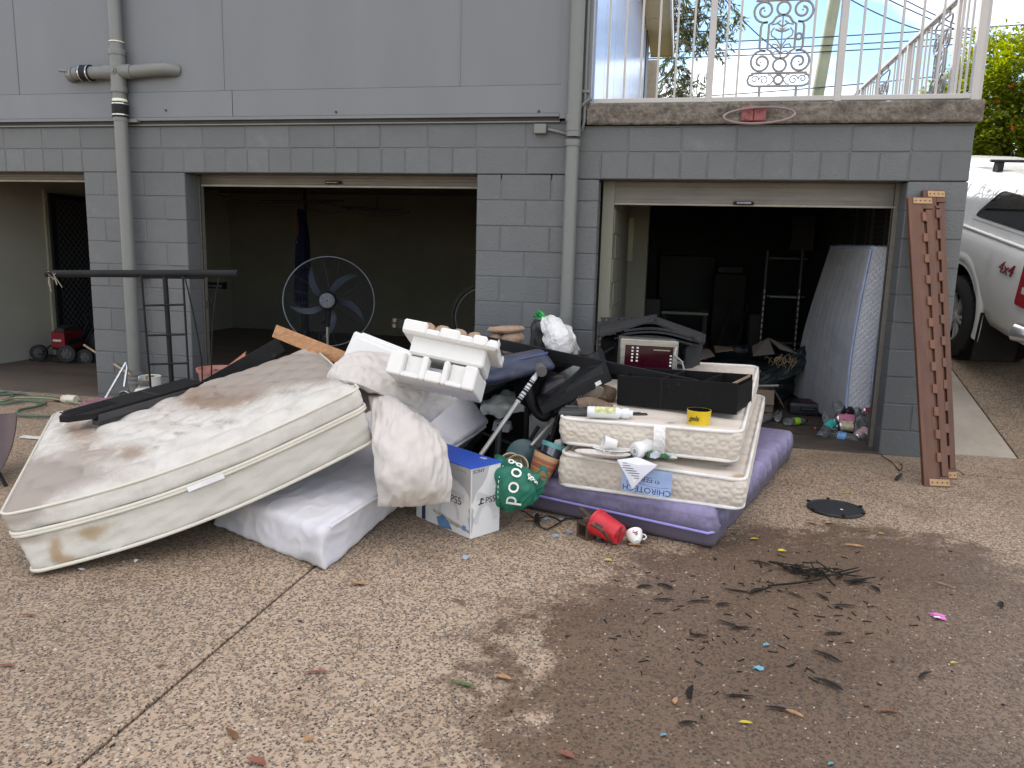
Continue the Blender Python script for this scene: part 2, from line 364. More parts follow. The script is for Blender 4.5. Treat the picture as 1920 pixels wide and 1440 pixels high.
def slab(name, x0, x1, y0, y1, top, m, fine=None, label=None, thick=.05):
    mb = MB(); wet = []
    xs = [x0, x0 + .004] + ([] if fine is None else list(np.arange(max(x0 + .05, fine[0]), min(x1 - .05, fine[1]), .06))) + [x1 - .004, x1]
    ys = [y0, y0 + .004] + ([] if fine is None else list(np.arange(max(y0 + .05, fine[2]), min(y1 - .05, fine[3]), .06))) + [y1 - .004, y1]
    vs = []
    for j, y in enumerate(ys):
        for i, x in enumerate(xs):
            e = i in (0, len(xs) - 1) or j in (0, len(ys) - 1); vs.append((x, y, top(x, y) - (.004 if e else 0)))
            p = V((x, y)); w = max(0, min(1, .60 - sdf(p, WET) * 1.35 + .30 * noise.noise((p.x * 2.2, p.y * 2.2, 3))))
            for q in DRY:
                d = (V(((p.x - q.x) * 1.3, (p.y - q.y) * .55))).length; w -= max(0, .10 - d) * 5.0
            if p.y > -1.0: w += max(0, .2 - abs(p.y + .15)) * 1.0 * (1 if p.x > -1 else .4)
            wet.append(max(0, w))
    nx = len(xs); fs = [(j * nx + i, j * nx + i + 1, (j + 1) * nx + i + 1, (j + 1) * nx + i) for j in range(len(ys) - 1) for i in range(nx - 1)]
    n0 = len(vs); ring = list(range(nx)) + [j * nx + nx - 1 for j in range(1, len(ys))] + [(len(ys) - 1) * nx + i for i in range(nx - 2, -1, -1)] + [j * nx for j in range(len(ys) - 2, 0, -1)]
    for k in ring: x, y, z = vs[k]; vs.append((x, y, z - thick)); wet.append(0)
    for a in range(len(ring)): b = (a + 1) % len(ring); fs.append((ring[a], ring[b], n0 + b, n0 + a))
    mb.add(vs, fs); o = mb.build(name, m)
    o.data.attributes.new('wet', 'FLOAT', 'POINT').data.foreach_set('value', wet)
    return tag(o, label, kind='structure')
F0 = lambda x, y: GZ
FN = (-3.2, 3.4, -5.6, .1)
JX = -1.53; JY = -.43
slab('driveway', -30, JX - .006, -40, JY - .005, F0, M_AGG, FN, 'exposed aggregate driveway slab on the left')
slab('driveway', JX + .006, 12, -40, JY - .005, F0, M_AGG, FN, 'exposed aggregate driveway slab with a wet patch')
slab('driveway_apron', -30, 2.0, JY + .005, .0, F0, M_AGG, FN, 'narrow aggregate apron along the garage doors')
slab('driveway_apron', 2.006, 12, JY + .005, .19, F0, M_AGG, FN, 'aggregate apron at the foot of the ramp')
RAMP = lambda x, y: GZ + max(0, min(y, 2.0) - .2) * .28 + max(0, y - 2.0) * .19
slab('ramp', 2.585, 9, .2, 9, RAMP, M_AGG2, (2.6, 6, .3, 8.9), 'steep aggregate ramp beside the garage wall', .6)
slab('path', 1.96, 2.575, .2, 9, RAMP, M_CONC, (1.9, 2.6, .3, 8.9), 'smooth pale concrete strip along the garage wall', .6)
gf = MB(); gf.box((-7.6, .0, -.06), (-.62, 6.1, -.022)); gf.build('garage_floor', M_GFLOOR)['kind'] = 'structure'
gf = MB(); gf.box((-.5, .002, -.06), (1.76, 6.1, -.02)); gf.build('garage_floor', mat('dirty_dimmed_concrete', (.075, .062, .052), .7, v=.3, vs=3, b=.3, bs=40, dirt=[((.14, .115, .09), 5, .5, .75), ((.03, .026, .022), 9, .55, .8)]))['kind'] = 'structure'  # dirty floor, base colour also lowered to stand for the unlit bay
st = MB(); st.box((-60, 9.01, -.5), (60, 90, 2.4)); tag(st.build('street_terrain', mat('far_grass', (.07, .08, .04), .9)), 'grassed street level behind the house', kind='structure')

# ------------------------------------------------------------------ house
M_BLK = mat('grey_painted_block', (.115, .123, .130), .55, v=.07, vs=5, b=.8, bs=75, bd=.005, info=.05, dirt=[((.098, .105, .11), 1.3, .5, .8), ((.16, .165, .165), 3.1, .6, .85)])
M_BLKJ = mat('grey_painted_mortar', (.110, .117, .124), .6, b=.3, bs=60)
M_BLKD = mat('dark_painted_block', (.105, .116, .128), .5, v=.06, vs=5, b=.6, bs=60, bd=.004, info=.03)
M_FIB = mat('grey_painted_sheet', (.148, .160, .178), .42, v=.09, vs=1.6, stretch=(1, 1, .22), b=.12, bs=25, bd=.004, dirt=[((.14, .15, .165), .9, .45, .75)])
M_GREYP = mat('grey_painted_pipe', (.16, .167, .163), .4, v=.05, vs=5, dirt=[((.12, .125, .125), 5, .55, .8)])
M_DARK = mat('dark_recess', (.03, .03, .032), .8)
M_CREAM = mat('cream_painted_block', (.21, .206, .165), .7, v=.06, vs=3, b=.4, bs=60, dirt=[((.22, .21, .17), 1.1, .5, .85)])
M_GALV = mat('worn_grey_metal', (.15, .138, .122), .5, m=.15, v=.15, vs=4, stretch=(1, 1, 5))
M_CHROME = mat('bright_metal', (.55, .56, .57), .25, m=1)
M_BLACKM = mat('black_painted_metal', (.011, .0115, .013), .5, v=.3, spec=.18, dirt=[((.06, .055, .05), 12, .62, .8)])
M_SLAB = mat('weathered_concrete', (.155, .135, .115), .92, v=.4, vs=28, b=1.0, bs=55, bd=.012, dirt=[((.05, .045, .04), 5, .5, .68), ((.30, .26, .21), 14, .62, .8), ((.035, .03, .027), 40, .58, .75)])
house = thing('house', 'grey two storey house of painted block with open garages below', 'house', (0, 0, 0))
core = MB()
for lo, hi in (((-9, .0042, 2.005), (-.885, .19, 2.40)), ((-.885, .0042, 1.97), (1.945, .19, 2.358)), ((-5.208, .0042, -.1), (-4.21, .19, 2.0)), ((-1.601, .0042, -.1), (-.64, .19, 1.96)), ((1.558, .0042, -.1), (1.945, .19, 1.96)), ((-12, .0042, -.1), (-8.6, .19, 2.0))):
    core.box(lo, hi)
wall = core.build('block_wall', M_BLKJ, house)
_bm = {}
def block(x0, x1, z0, z1, m=M_BLK):
    w, h = round(x1 - x0 - .006, 3), round(z1 - z0 - .005, 3); k = (w, h, m.name)
    if k not in _bm:
        b = MB(); b.box((-w / 2, 0, -h / 2), (w / 2, .184, h / 2), None, .006); o = b.build('block', m, wall, True); _bm[k] = o.data
    else:
        o = bpy.data.objects.new('block', _bm[k]); col.objects.link(o); o.parent = wall
    o.location = ((x0 + x1) / 2 + rnd.uniform(-.001, .001), rnd.uniform(-.0018, .0012), (z0 + z1) / 2 + rnd.uniform(-.001, .001))
# courses over the left openings
x = -8.417
while x < -1.5: block(x, x + .4, 2.2, 2.385); x += .4
block(x, x + .4, 2.2, 2.385); block(x + .4, -.88, 2.2, 2.385)
for k in range(16): block(-8.417 + .2 * k, -8.217 + .2 * k, 2.0, 2.2)
for a, b in ((-5.217, -4.81), (-4.81, -4.41), (-4.41, -4.207)): block(a, b, 2.0, 2.2)
for k in range(13): block(-4.207 + .2 * k, -4.007 + .2 * k, 2.0, 2.2)
for a, b in ((-1.607, -1.207), (-1.207, -.88)): block(a, b, 2.0, 2.2)
for k in range(-1, 10):
    z0, z1 = max(-.1, .2 * k), .2 * k + .2
    for a, b in (((-5.214, -5.014), (-5.014, -4.61), (-4.61, -4.205)) if k % 2 else ((-5.214, -4.81), (-4.81, -4.41), (-4.41, -4.205))): block(a, b, z0, z1)
    if k == 9:
        for a, b in ((-1.607, -1.407), (-1.407, -1.007), (-1.007, -.88)): block(a, b, 1.8, 2.0)
        block(-.88, -.634, 1.8, 1.966)
    else:
        for a, b in (((-1.607, -1.407), (-1.407, -1.007), (-1.007, -.634)) if k % 2 else ((-1.607, -1.207), (-1.207, -.807), (-.807, -.634))): block(a, b, z0, z1)
# right garage
for k in range(7):
    a = -.88 if k == 0 else at((1078, 1178, 1278, 1381, 1486, 1597, 1711)[k], 262, Y=0).x; b = at((1078, 1178, 1278, 1381, 1486, 1597, 1711)[k + 1], 262, Y=0).x if k < 6 else 1.95
    block(a, b, 2.167, 2.352, M_BLK)
hx = [-.88] + [at(q, 312, Y=0).x for q in (1126, 1176, 1225, 1275, 1326, 1378, 1430, 1483, 1537, 1591, 1647, 1704, 1763)] + [1.95]
for a, b in zip(hx, hx[1:]): block(a, b, 1.966, 2.167)
for k in range(-1, 9):
    z0, z1 = max(-.1, .2 * k - .038), .2 * k + .162
    if k % 2: block(1.552, 1.75, z0, z1); block(1.75, 1.95, z0, z1)
    else: block(1.552, 1.95, z0, z1)
block(1.552, 1.95, 1.762, 1.966)
# side wall of the right garage, seen from the ramp
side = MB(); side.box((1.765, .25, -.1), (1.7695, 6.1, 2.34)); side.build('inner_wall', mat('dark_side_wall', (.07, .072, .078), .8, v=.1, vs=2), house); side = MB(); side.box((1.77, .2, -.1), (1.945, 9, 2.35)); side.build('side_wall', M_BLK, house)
# interior
inn = MB(); inn.box((-7.75, .2, -.1), (-7.6, 6.1, 2.4)); lw = inn.build('inner_wall', mat('pale_render', (.42, .41, .35), .8, v=.06, vs=2, b=.2), house)
inn = MB(); inn.box((-7.6, 6.1, -.1), (-.62, 6.25, 2.4)); bwl = inn.build('inner_wall', mat('dimmed_cream_block', (.125, .12, .095), .8, v=.1, vs=2, b=.3, dirt=[((.10, .095, .075), 1.5, .45, .8)]), house)  # cream block wall, its colour darkened to carry the dimness of the interior
bm_ = {}
inn = MB(); inn.box((-.62, .19, -.1), (-.53, 6.2, 2.34)); dw = inn.build('inner_wall', M_CREAM, house)
inn = MB(); inn.box((-.53, 6.1, -.1), (1.77, 6.25, 2.34)); inn.build('inner_wall', mat('shade_toned_wall', (.022, .024, .028), .8), house)  # near-black colour puts the shade of the deep bay into the wall
inn = MB(); inn.box((-.53, 2.2, -.02), (-.33, 2.45, 2.34)); inn.build('inner_pier', M_CREAM, house)
for k in range(11):
    for j in range(3):
        b = MB(); b.box((-.534, .25 + j * .4 + (.2 if k % 2 else 0) + .004, .2 * k - .03), (-.522, .642 + j * .4 + (.2 if k % 2 else 0), .2 * k + .163), None, .004); b.build('block', M_CREAM, dw)
ce = MB(); ce.box((-8.6, .192, 2.41), (-.62, 6.3, 2.5)); ce.build('garage_ceiling', mat('dark_timber', (.05, .045, .04), .9), house)
jm = mat('dark_joist', (.045, .04, .036), .85)
jb0 = None
for k in range(9):
    b = MB(); y = .8 + k * .62; b.box((-7.59, y, 2.25), (-.63, y + .045, 2.409)); b.build('joist', jm, house)
# upper storey
for a, b in ((-9.5, -7.79), (-7.787, -5.793), (-5.79, -3.783), (-3.78, -1.753), (-1.75, -.955)):
    s_ = MB(); s_.box((a, -.030, 2.66), (b, -.012, 5.1)); s_.build('cladding_sheet', M_FIB, house)
for xx in (-7.7885, -5.7915, -3.7815, -1.7515):
    s_ = MB(); s_.box((xx - .006, -.0345, 2.662), (xx + .006, -.0301, 5.1)); s_.build('cover_strip', M_FIB, house)
for a, b in ((-9.5, -3.706), (-3.7, -.955)):
    s_ = MB(); s_.box((a, -.040, 2.452), (b, -.012, 2.656)); s_.build('skirting_board', M_FIB, house)
s_ = MB(); s_.box((-9.5, -.05, 2.432), (-.955, -.02, 2.448)); s_.box((-9.5, -.052, 2.424), (-.955, -.047, 2.448)); s_.build('flashing', M_FIB, house)
s_ = MB(); s_.box((-9.5, -.02, 2.386), (-.955, .004, 2.424)); s_.build('bearer_board', mat('shadow_gap_board', (.045, .042, .042), .8, v=.4, vs=3, stretch=(1, 8, 8)), house)  # dark colour paints in the shadow of the recess under the flashing
s_ = MB(); s_.box((-9.5, -.026, 2.386), (-.955, -.021, 2.396)); s_.build('lower_flashing', M_GREYP, house)
s_ = MB(); s_.box((-.955, -.045, 2.41), (-.80, .1, 5.1)); s_.box((-.80, -.03, 2.47), (-.725, .1, 5.1)); s_.build('corner_board', M_FIB, house)
s_ = MB(); s_.box((-9.5, -.012, 2.41), (-.73, 6.9, 5.1)); s_.build('upper_wall', M_FIB, house)
for px_, py_ in ((311, 207), (630, 210), (1010, 209)):
    q = at(px_, py_, Y=-.04); s_ = MB(); s_.tube([q, q + V((.004, -.008, 0))], .009, 8); s_.build('weep_hole', M_DARK, house)
# glossy grooved boards on the terrace side of the upper storey, sky mirrored in them
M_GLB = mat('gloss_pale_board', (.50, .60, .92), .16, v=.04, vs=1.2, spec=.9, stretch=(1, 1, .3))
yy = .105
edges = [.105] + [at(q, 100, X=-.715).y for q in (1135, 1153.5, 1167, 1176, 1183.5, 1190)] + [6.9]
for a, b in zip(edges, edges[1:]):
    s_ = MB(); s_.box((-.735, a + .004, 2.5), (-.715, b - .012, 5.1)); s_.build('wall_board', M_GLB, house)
s_ = MB(); s_.box((-.80, 6.9, 2.5), (-.70, 7.6, 5.1)); s_.build('door_frame', mat('charcoal_frame', (.04, .042, .046), .5), house)
M_SOF = mat('cream_soffit', (.62, .50, .27), .6, v=.04, vs=3)
for a, b in ((4.6, 5.4), (5.404, 6.3), (6.304, 7.3), (7.304, 8.5)):
    s_ = MB(); s_.box((-.71, a, 4.90), (-.335, b, 4.91)); s_.build('soffit_sheet', M_SOF, house)
s_ = MB(); s_.box((-.334, 4.0, 4.86), (-.31, 8.55, 5.05)); s_.build('fascia', mat('white_fascia', (.78, .78, .76), .5), house)
s_ = MB(); s_.box((-.71, 8.502, 4.88), (-.335, 8.53, 5.0)); s_.build('soffit_end_board', M_SOF, house)
s_ = MB(); s_.hexa([(-9.7, -.02, 5.1), (-.3, -.02, 5.1), (-.3, 8.6, 5.1), (-9.7, 8.6, 5.1)], [(-9.7, 1.5, 6.1), (-1.6, 1.5, 6.1), (-1.6, 7.2, 6.1), (-9.7, 7.2, 6.1)]); s_.build('roof', mat('roof_sheet', (.2, .2, .2), .5), house)
# terrace slab
def slabf():
    mb = MB()
    ys = np.linspace(-.76, 1.985, 130)
    def face(u, v):
        x = -.742 + u * (1.972 + .742); z = 2.362 + v * (.155 - .01 * u)
        n = noise.noise((x * 7, z * 14, 0)) * .013 + noise.noise((x * 30, z * 40, 2)) * .006
        e = -.012 if v > .97 or v < .03 else 0
        if v > .78: n += .012 * (noise.noise((x * 4, 3, 1)) > .0)
        return (x + n * .3, -.052 + n - e, z + noise.noise((x * 18, v * 2, 5)) * .006 * (1 if v in (0, 1) else .3))
    mb.sheet(face, 200, 14)
    return mb
sl = slabf().build('terrace_slab', M_SLAB, house, smooth=60)
s_ = MB(); s_.box((-.715, -.03, 2.366), (1.965, 8.9, 2.498)); s_.build('slab_body', M_SLAB, house)
# roller doors
def roller(x0, x1, z0, z1, y, hx, hz, rail=.028):
    d = MB(); n = 7; prof = []
    for i in range(n * 4 + 1):
        z = z0 + rail + (z1 + .1 - z0 - rail) * i / (n * 4); prof.append((y + (.006 if (i // 2) % 2 else -.006) * .2, z))
    d.add([(x0, a, z) for a, z in prof] + [(x1, a, z) for a, z in prof], [(i, i + 1, i + len(prof) + 1, i + len(prof)) for i in range(len(prof) - 1)])
    r = d.build('roller_door', M_GALV, house)
    b = MB(); b.box((x0, y - .018, z0), (x1, y + .014, z0 + rail), None, .004); b.build('bottom_rail', mat('door_rail_paint', (.33, .31, .25), .5), r)
    h = MB(); h.box((hx - .075, y - .03, hz - .012), (hx + .075, y - .012, hz + .014), None, .004); h.build('handle_plate', M_BLACKM, r)
    h = MB(); h.tube([(hx - .05, y - .03, hz), (hx - .05, y - .055, hz), (hx + .05, y - .055, hz), (hx + .05, y - .03, hz)], .009, 8); h.build('door_handle', M_CHROME, r)
    return r
q = at(627, 341, Y=.23); roller(-4.2, -1.6, 1.905, 2.0, .23, q.x, 1.945, .016)
q = at(1394, 379, Y=.21); roller(-.6, 1.545, 1.79, 1.97, .21, q.x, 1.812, .014)
roller(-8.4, -5.22, 1.93, 2.0, .2, -6.8, 1.96, .016)
for a, b in ((-4.222, .2), (-.612, .195), (1.533, .195)):
    t = MB(); t.box((a - .012, b, -.05), (a + .030, b + .004, 1.99)); t.box((a - .012, b, -.05), (a - .008, b + .05, 1.99)); t.box((a + .026, b, -.05), (a + .03, b + .05, 1.99)); t.build('door_track', M_GALV, house)
# screen door in the left inner wall
y0, y1 = at(85, 362, X=-7.6).y, at(85, 362, X=-7.6).y + 1.0
zt = at(85, 362, X=-7.6).z
sdm = MB(); sdm.box((-7.598, y0, -.02), (-7.56, y1, zt)); sdo = sdm.build('screen_door', mat('black_door', (.012, .013, .016), .6), house)
f_ = MB()
for a, b in (((y0, -.02), (y0 + .07, zt)), ((y1 - .07, -.02), (y1, zt)), ((y0 + .07, zt - .07), (y1 - .07, zt)), ((y0 + .07, -.02), (y1 - .07, .12))): f_.box((-7.559, a[0], a[1]), (-7.535, b[0], b[1]))
f_.build('door_frame', M_BLACKM, sdo)
f_ = MB(); f_.box((-7.599, y0 - .05, -.02), (-7.575, y0 - .002, zt + .04)); f_.build('door_jamb', mat('jamb_cream', (.34, .32, .25), .6), sdo)
gr = MB()
k = 0; P_ = .085
a0 = y0 + .07; a1 = y1 - .07; z0_ = .12; z1_ = zt - .07
nn = int((a1 - a0 + z1_ - z0_) / P_) + 1
for i in range(nn):
    s0 = a0 + i * P_
    def clip(y_s, sgn):
        pts = []
        # line y = y_s - sgn*(z - z0_)
        for z in np.linspace(z0_, z1_, 60):
            y = y_s - (z - z0_) if sgn > 0 else y_s
            pts.append((y, z))
        return pts
    za, zb = max(z0_, z0_ + s0 - a1), min(z1_, z0_ + s0 - a0)
    if zb > za: gr.tube([(-7.545, s0 - (za - z0_), za), (-7.545, s0 - (zb - z0_), zb)], .0045, 4); gr.tube([(-7.54, a0 + a1 - s0 + (za - z0_), za), (-7.54, a0 + a1 - s0 + (zb - z0_), zb)], .0045, 4)
go = gr.build('grille', mat('grille_grey', (.06, .062, .066), .5), sdo); go['kind'] = 'stuff'

# ------------------------------------------------------------------ pipes
def ring(mb, x, y, z, r, h, n=20): mb.lathe([(r * .98, z), (r, z + .004), (r, z + h - .004), (r * .98, z + h)], n, TR(x, y, 0))
M_RUB = mat('black_rubber', (.011, .011, .012), .6, spec=.25); M_PRIM = mat('pale_pvc', (.75, .73, .62), .5)
def drain1():
    c = at(241, 480, Y=-.1); X, Yp, r = c.x, -.1, .055
    t = thing('drain_pipe', 'grey waste pipe with a cross fitting running down the left pier', 'pipe', (X, Yp, 0))
    zc = at(216, 135, Y=Yp).z
    m = MB(); m.tube([(X, Yp, -.03), (X, Yp, zc - .10)], r, 20); m.build('lower_pipe', M_GREYP, t, smooth=40)
    m = MB(); m.tube([(X, Yp, zc + .1), (X, Yp, 4.6)], r * .93, 20); m.build('upper_pipe', M_GREYP, t, smooth=40)
    m = MB(); m.tube([(X, Yp, zc - .16), (X, Yp, zc + .17)], r * 1.12, 20); m.tube([(X - .12, Yp, zc), (X + .14, Yp, zc)], r * 1.08, 20)
    m.tube([(X, Yp - .045, zc), (X, Yp - .068, zc)], .03, 14); m.tube([(X, Yp - .066, zc), (X, Yp - .076, zc)], .017, 8); ring(m, X, Yp, zc + .13, r * 1.22, .05); ring(m, X, Yp, zc - .17, r * 1.2, .045)
    m.build('cross_fitting', M_GREYP, t, smooth=40)
    m = MB(); m.tube([(X + .13, Yp, zc), (X + .36, Yp, zc + .012), (X + .44, Yp + .012, zc + .016), (X + .49, Yp + .05, zc + .016), (X + .505, -.02, zc + .016)], r * .95, 18); m.build('right_branch', M_GREYP, t, smooth=50)
    m = MB(); m.tube([(X - .11, Yp, zc), (X - .42, Yp, zc - .004)], r * .95, 18); m.tube([(X - .42, Yp, zc - .004), (X - .47, Yp + .01, zc - .01), (X - .50, Yp + .06, zc - .015)], r * .98, 18); m.tube([(X - .47, Yp - .03, zc + .01), (X - .535, Yp - .05, zc + .012)], .012, 8); m.build('left_branch', M_GREYP, t, smooth=50)
    cp = MB(); cp.tube([(X - .36, Yp, zc - .003), (X - .26, Yp, zc - .003)], r * 1.18, 18); co = cp.build('coupling', M_RUB, t, smooth=40)
    for a in (-.35, -.275): b = MB(); b.tube([(X + a, Yp, zc - .003), (X + a + .012, Yp, zc - .003)], r * 1.24, 18); b.build('clamp_band', M_CHROME, co, smooth=40)
    zz = at(225, 205, Y=Yp).z
    cp = MB(); ring(cp, X, Yp, zz - .065, r * 1.2, .12); co = cp.build('coupling', M_RUB, t, smooth=40)
    for a in (-.055, .035): b = MB(); ring(b, X, Yp, zz + a, r * 1.25, .012); b.build('clamp_band', M_CHROME, co, smooth=40)
    for z, h in ((zz + .06, .022), (at(219, 80, Y=Yp).z, .008)): b = MB(); ring(b, X, Yp, z, r * 1.08, h); b.build('pvc_ring', M_PRIM, t, smooth=40)
    for z in (at(240, 520, Y=Yp).z, at(225, 228, Y=Yp).z):
        b = MB(); ring(b, X, Yp, z, r * 1.06, .03); b.box((X, Yp + .03, z), (X + .13, Yp + .098, z + .025)); b.build('bracket', M_GREYP, t, smooth=40)
    for z in (.14, .18, .22): b = MB(); ring(b, X, Yp, z, r * 1.16, .03); b.build('socket_ring', M_GREYP, t, smooth=40)
    b = MB(); b.tube([(X - .062, Yp + .02, zz - .12), (X - .02, Yp + .06, 1.2)], .008, 6); b.build('cable', M_GREYP, t)
drain1()
def drain2():
    c = at(1068, 420, Y=-.08); X, Yp, r = c.x, -.08, .052
    t = thing('drain_pipe', 'grey downpipe with swan neck bend between the two garage doors', 'pipe', (X, Yp, 0))
    zt_ = at(1072, 262, Y=Yp).z; zk = at(1072, 225, Y=Yp).z
    m = MB(); m.tube([(X, Yp, -.03), (X, Yp, zt_)], r, 20); m.build('lower_pipe', M_GREYP, t, smooth=40)
    m = MB(); m.tube([(X + .004, Yp - .02, zt_ + .02), (X + .004, Yp - .026, zk), (X + .002, Yp - .026, 4.6)], r * 1.06, 20); m.build('upper_pipe', M_GREYP, t, smooth=40)
    m = MB(); ring(m, X, Yp, zt_ - .05, r * 1.12, .05); ring(m, X, Yp - .02, zk - .02, r * 1.14, .05); ring(m, X + .002, Yp - .023, zk - .085, r * 1.12, .012); m.build('socket_ring', M_GREYP, t, smooth=40)
    return X
X2 = drain2()
t = thing('conduit', 'thin grey electrical conduit with a square junction box beside the downpipe', 'conduit', at(1015, 243, Y=-.02))
jb = at(1014, 243, Y=-.01); w = .085
m = MB(); m.box((jb.x - .045, -.062, jb.z - .036), (jb.x + .05, -.002, jb.z + .036), None, .005); m.build('junction_box', M_GREYP, t)
a, b_ = at(1028, 243, Y=-.03), at(1058, 250, Y=-.03); c_ = at(1090, 245, Y=-.03); d_ = at(1095, 228, Y=-.06)
m = MB(); m.tube([a, a * .6 + b_ * .4 + V((0, 0, .002)), b_, V((X2, -.02, b_.z - .012)), c_ + V((-.02, 0, -.015)), c_ + V((.008, -.01, .01)), d_, V((d_.x, -.06, 4.6))], .0125, 10); m.build('conduit_tube', M_GREYP, t, smooth=50)
e0 = at(1085, 203, Y=-.09); e1 = at(1105, 186, Y=-.06)
m = MB(); m.tube([e0 + V((-.05, .03, -.02)), e0, e1, e1 + V((.02, .0, 0))], .013, 10); m.build('branch_tube', M_GREYP, t, smooth=50)
tt = thing('conduit', 'second thin grey tube running up the house corner from the branch', 'conduit', (at(1090, 100, Y=-.06)))
m = MB(); m.tube([at(1088, 210, Y=-.055), V((at(1088, 210, Y=-.055).x + .004, -.055, 4.6))], .010, 8); m.build('conduit_tube', M_GREYP, tt, smooth=50)
m = MB(); q = at(1098, 172, Y=-.05); m.box((q.x - .03, -.075, q.z - .012), (q.x + .03, -.046, q.z + .012), None, .003); m.build('saddle_clip', M_GREYP, tt)

# ------------------------------------------------------------------ hoop on the slab
M_RUST = mat('faded_red_metal', (.26, .075, .075), .6, v=.3, vs=20, dirt=[((.12, .05, .045), 15, .55, .75)])
hc = at(1420, 220, Y=-.09); t = thing('basketball_hoop', 'faded maroon hoop ring on a red wall bracket fixed to the slab edge', 'hoop', hc)
c0 = at(1413, 213, Y=-.075); m = MB(); m.box((c0.x - .085, -.088, c0.z - .05), (c0.x - .002, -.064, c0.z + .05), None, .005); m.box((c0.x + .002, -.086, c0.z - .05), (c0.x + .085, -.064, c0.z + .048), None, .005)
for dx, dz in ((-.05, -.03), (.05, .03)): m.tube([(c0.x + dx, -.088, c0.z + dz), (c0.x + dx, -.098, c0.z + dz)], .012, 6)
m.build('bracket', M_RUST, t)
p0, p1 = at(1357, 217, Y=-.28), at(1489, 217, Y=-.28); rr = (p1.x - p0.x) / 2; cx_ = (p0.x + p1.x) / 2; zc = p0.z * .5 + p1.z * .5 - .0
m = MB(); m.tube([(cx_ + rr * math.cos(2 * PI * i / 48), -.30 - .19 * math.sin(2 * PI * i / 48) , zc - .085 * math.sin(2 * PI * i / 48) + .012 * math.cos(2 * PI * i / 48)) for i in range(48)], .0085, 8, True); m.build('hoop_ring', mat('hoop_rod', (.20, .14, .14), .55), t, smooth=60)
m = MB(); m.tube([(c0.x - .03, -.086, c0.z + .02), (c0.x - .03, -.112, zc + .055)], .007, 6); m.tube([(c0.x + .03, -.086, c0.z + .02), (c0.x + .03, -.112, zc + .055)], .007, 6); m.build('hoop_stay', M_RUST, t)

# ------------------------------------------------------------------ railings
M_WHT = mat('white_painted_rail', (.46, .445, .435), .45, v=.05, dirt=[((.5, .47, .43), 9, .6, .85)])
M_SCROLL = mat('backlit_rail_paint', (.25, .245, .25), .5, v=.1)  # same paint as the rail, darkened in colour to look backlit
def spiral(cx, cy, r0, turns, a0, sg=1, n=26, r1=.25):
    return [(cx + (r0 * (1 - (1 - r1) * i / n)) * math.cos(a0 + sg * turns * 2 * PI * i / n), 0, cy + (r0 * (1 - (1 - r1) * i / n)) * math.sin(a0 + sg * turns * 2 * PI * i / n)) for i in range(n + 1)]
def scroll_panel():
    """cast iron scroll panel in its own plane, metres, origin at middle of its foot"""
    s = 1 / 254; mb = MB(); r = .0095
    def A(pts, rad=r): 
        for sg in (1, -1): mb.tube([(sg * x * s, 0, z * s) for x, z in pts], rad, 6)
    def sp(cx, cz, r0, turns, a0, sg, rad=r, r1=.25):
        for k in (1, -1): mb.tube([(k * x * s, 0, z * s) for x, _, z in spiral(cx, cz, r0, turns, a0, sg, 26, r1)], rad, 6)
    def ringc(cx, cz, rr, rad=r): mb.tube([((cx + rr * math.cos(a)) * s, 0, (cz + rr * math.sin(a)) * s) for a in np.linspace(0, 2 * PI, 20, False)], rad, 6, True)
    mb.tube([(-50 * s, 0, 22 * s), (50 * s, 0, 22 * s)], r, 6); mb.tube([(-56 * s, 0, 48 * s), (56 * s, 0, 48 * s)], r, 6)
    A([(50, 22), (60, 26), (63, 34), (60, 43), (52, 46)])
    for k in (1, -1): mb.tube([(k * 37 * s, 0, 22 * s), (k * 37 * s, 0, 0)], .011, 6)
    ringc(0, 35, 9); sp(30, 34, 10, 1.3, 0, 1, .005); sp(48, 36, 8, 1.2, PI, -1, .005); A([(9, 35), (16, 44), (22, 44)], .005); A([(9, 35), (16, 26), (22, 26)], .005)
    ringc(0, 64, 13); ringc(0, 176, 13)
    A([(0, 77), (10, 79), (14, 82)]); A([(0, 163), (10, 161), (14, 158)])
    sp(38, 70, 24, 1.55, 1.9, -1); sp(38, 172, 24, 1.55, -1.9, 1)
    A([(30, 92), (40, 94), (43, 100), (43, 140), (40, 148), (30, 150)]); ringc(34, 120, 6)
    A([(14, 82), (20, 92), (27, 95), (27, 145), (20, 149), (14, 158)])
    mb.tube([(0, 0, 78 * s), (0, 0, 162 * s)], .006, 6)
    A([(0, 95), (8, 104), (16, 106), (20, 100)], .006); A([(0, 100), (10, 116), (20, 122), (22, 130), (16, 138)], .006); A([(0, 88), (10, 92), (16, 88)], .006); A([(4, 152), (12, 146), (22, 144)], .006)
    A([(0, 130), (14, 135)], .008); A([(0, 140), (12, 148)], .007)
    for a in range(6): mb.tube([(0, 0, 134 * s), (math.cos(a * PI / 3 + PI / 6) * 9 * s, 0, (134 + math.sin(a * PI / 3 + PI / 6) * 9) * s)], [.008, .002], 6)
    for k in (1, -1): mb.lathe([(0, -.009), (.009, 0), (0, .009)], 8, TR(k * 38 * s, 0, 70 * s)); mb.lathe([(0, -.009), (.009, 0), (0, .009)], 8, TR(k * 38 * s, 0, 172 * s))
    mb.tube([(-56 * s, 0, 192 * s), (56 * s, 0, 192 * s)], r, 6); A([(50, 195), (60, 205), (60, 215), (50, 220)])
    mb.tube([(-50 * s, 0, 220 * s), (50 * s, 0, 220 * s)], r, 6)
    for k in (1, -1): mb.tube([(k * 37 * s, 0, 220 * s), (k * 37 * s, 0, 236 * s)], .010, 6)
    return mb
RY_ = .03; rb = 2.545; rt = 3.376
rail = thing('balcony_railing', 'white metal railing with a scroll panel along the front of the terrace', 'railing', (0, RY_, 2.5))
xa, xb = at(1113, 187, Y=RY_).x, at(1825, 170, Y=RY_).x
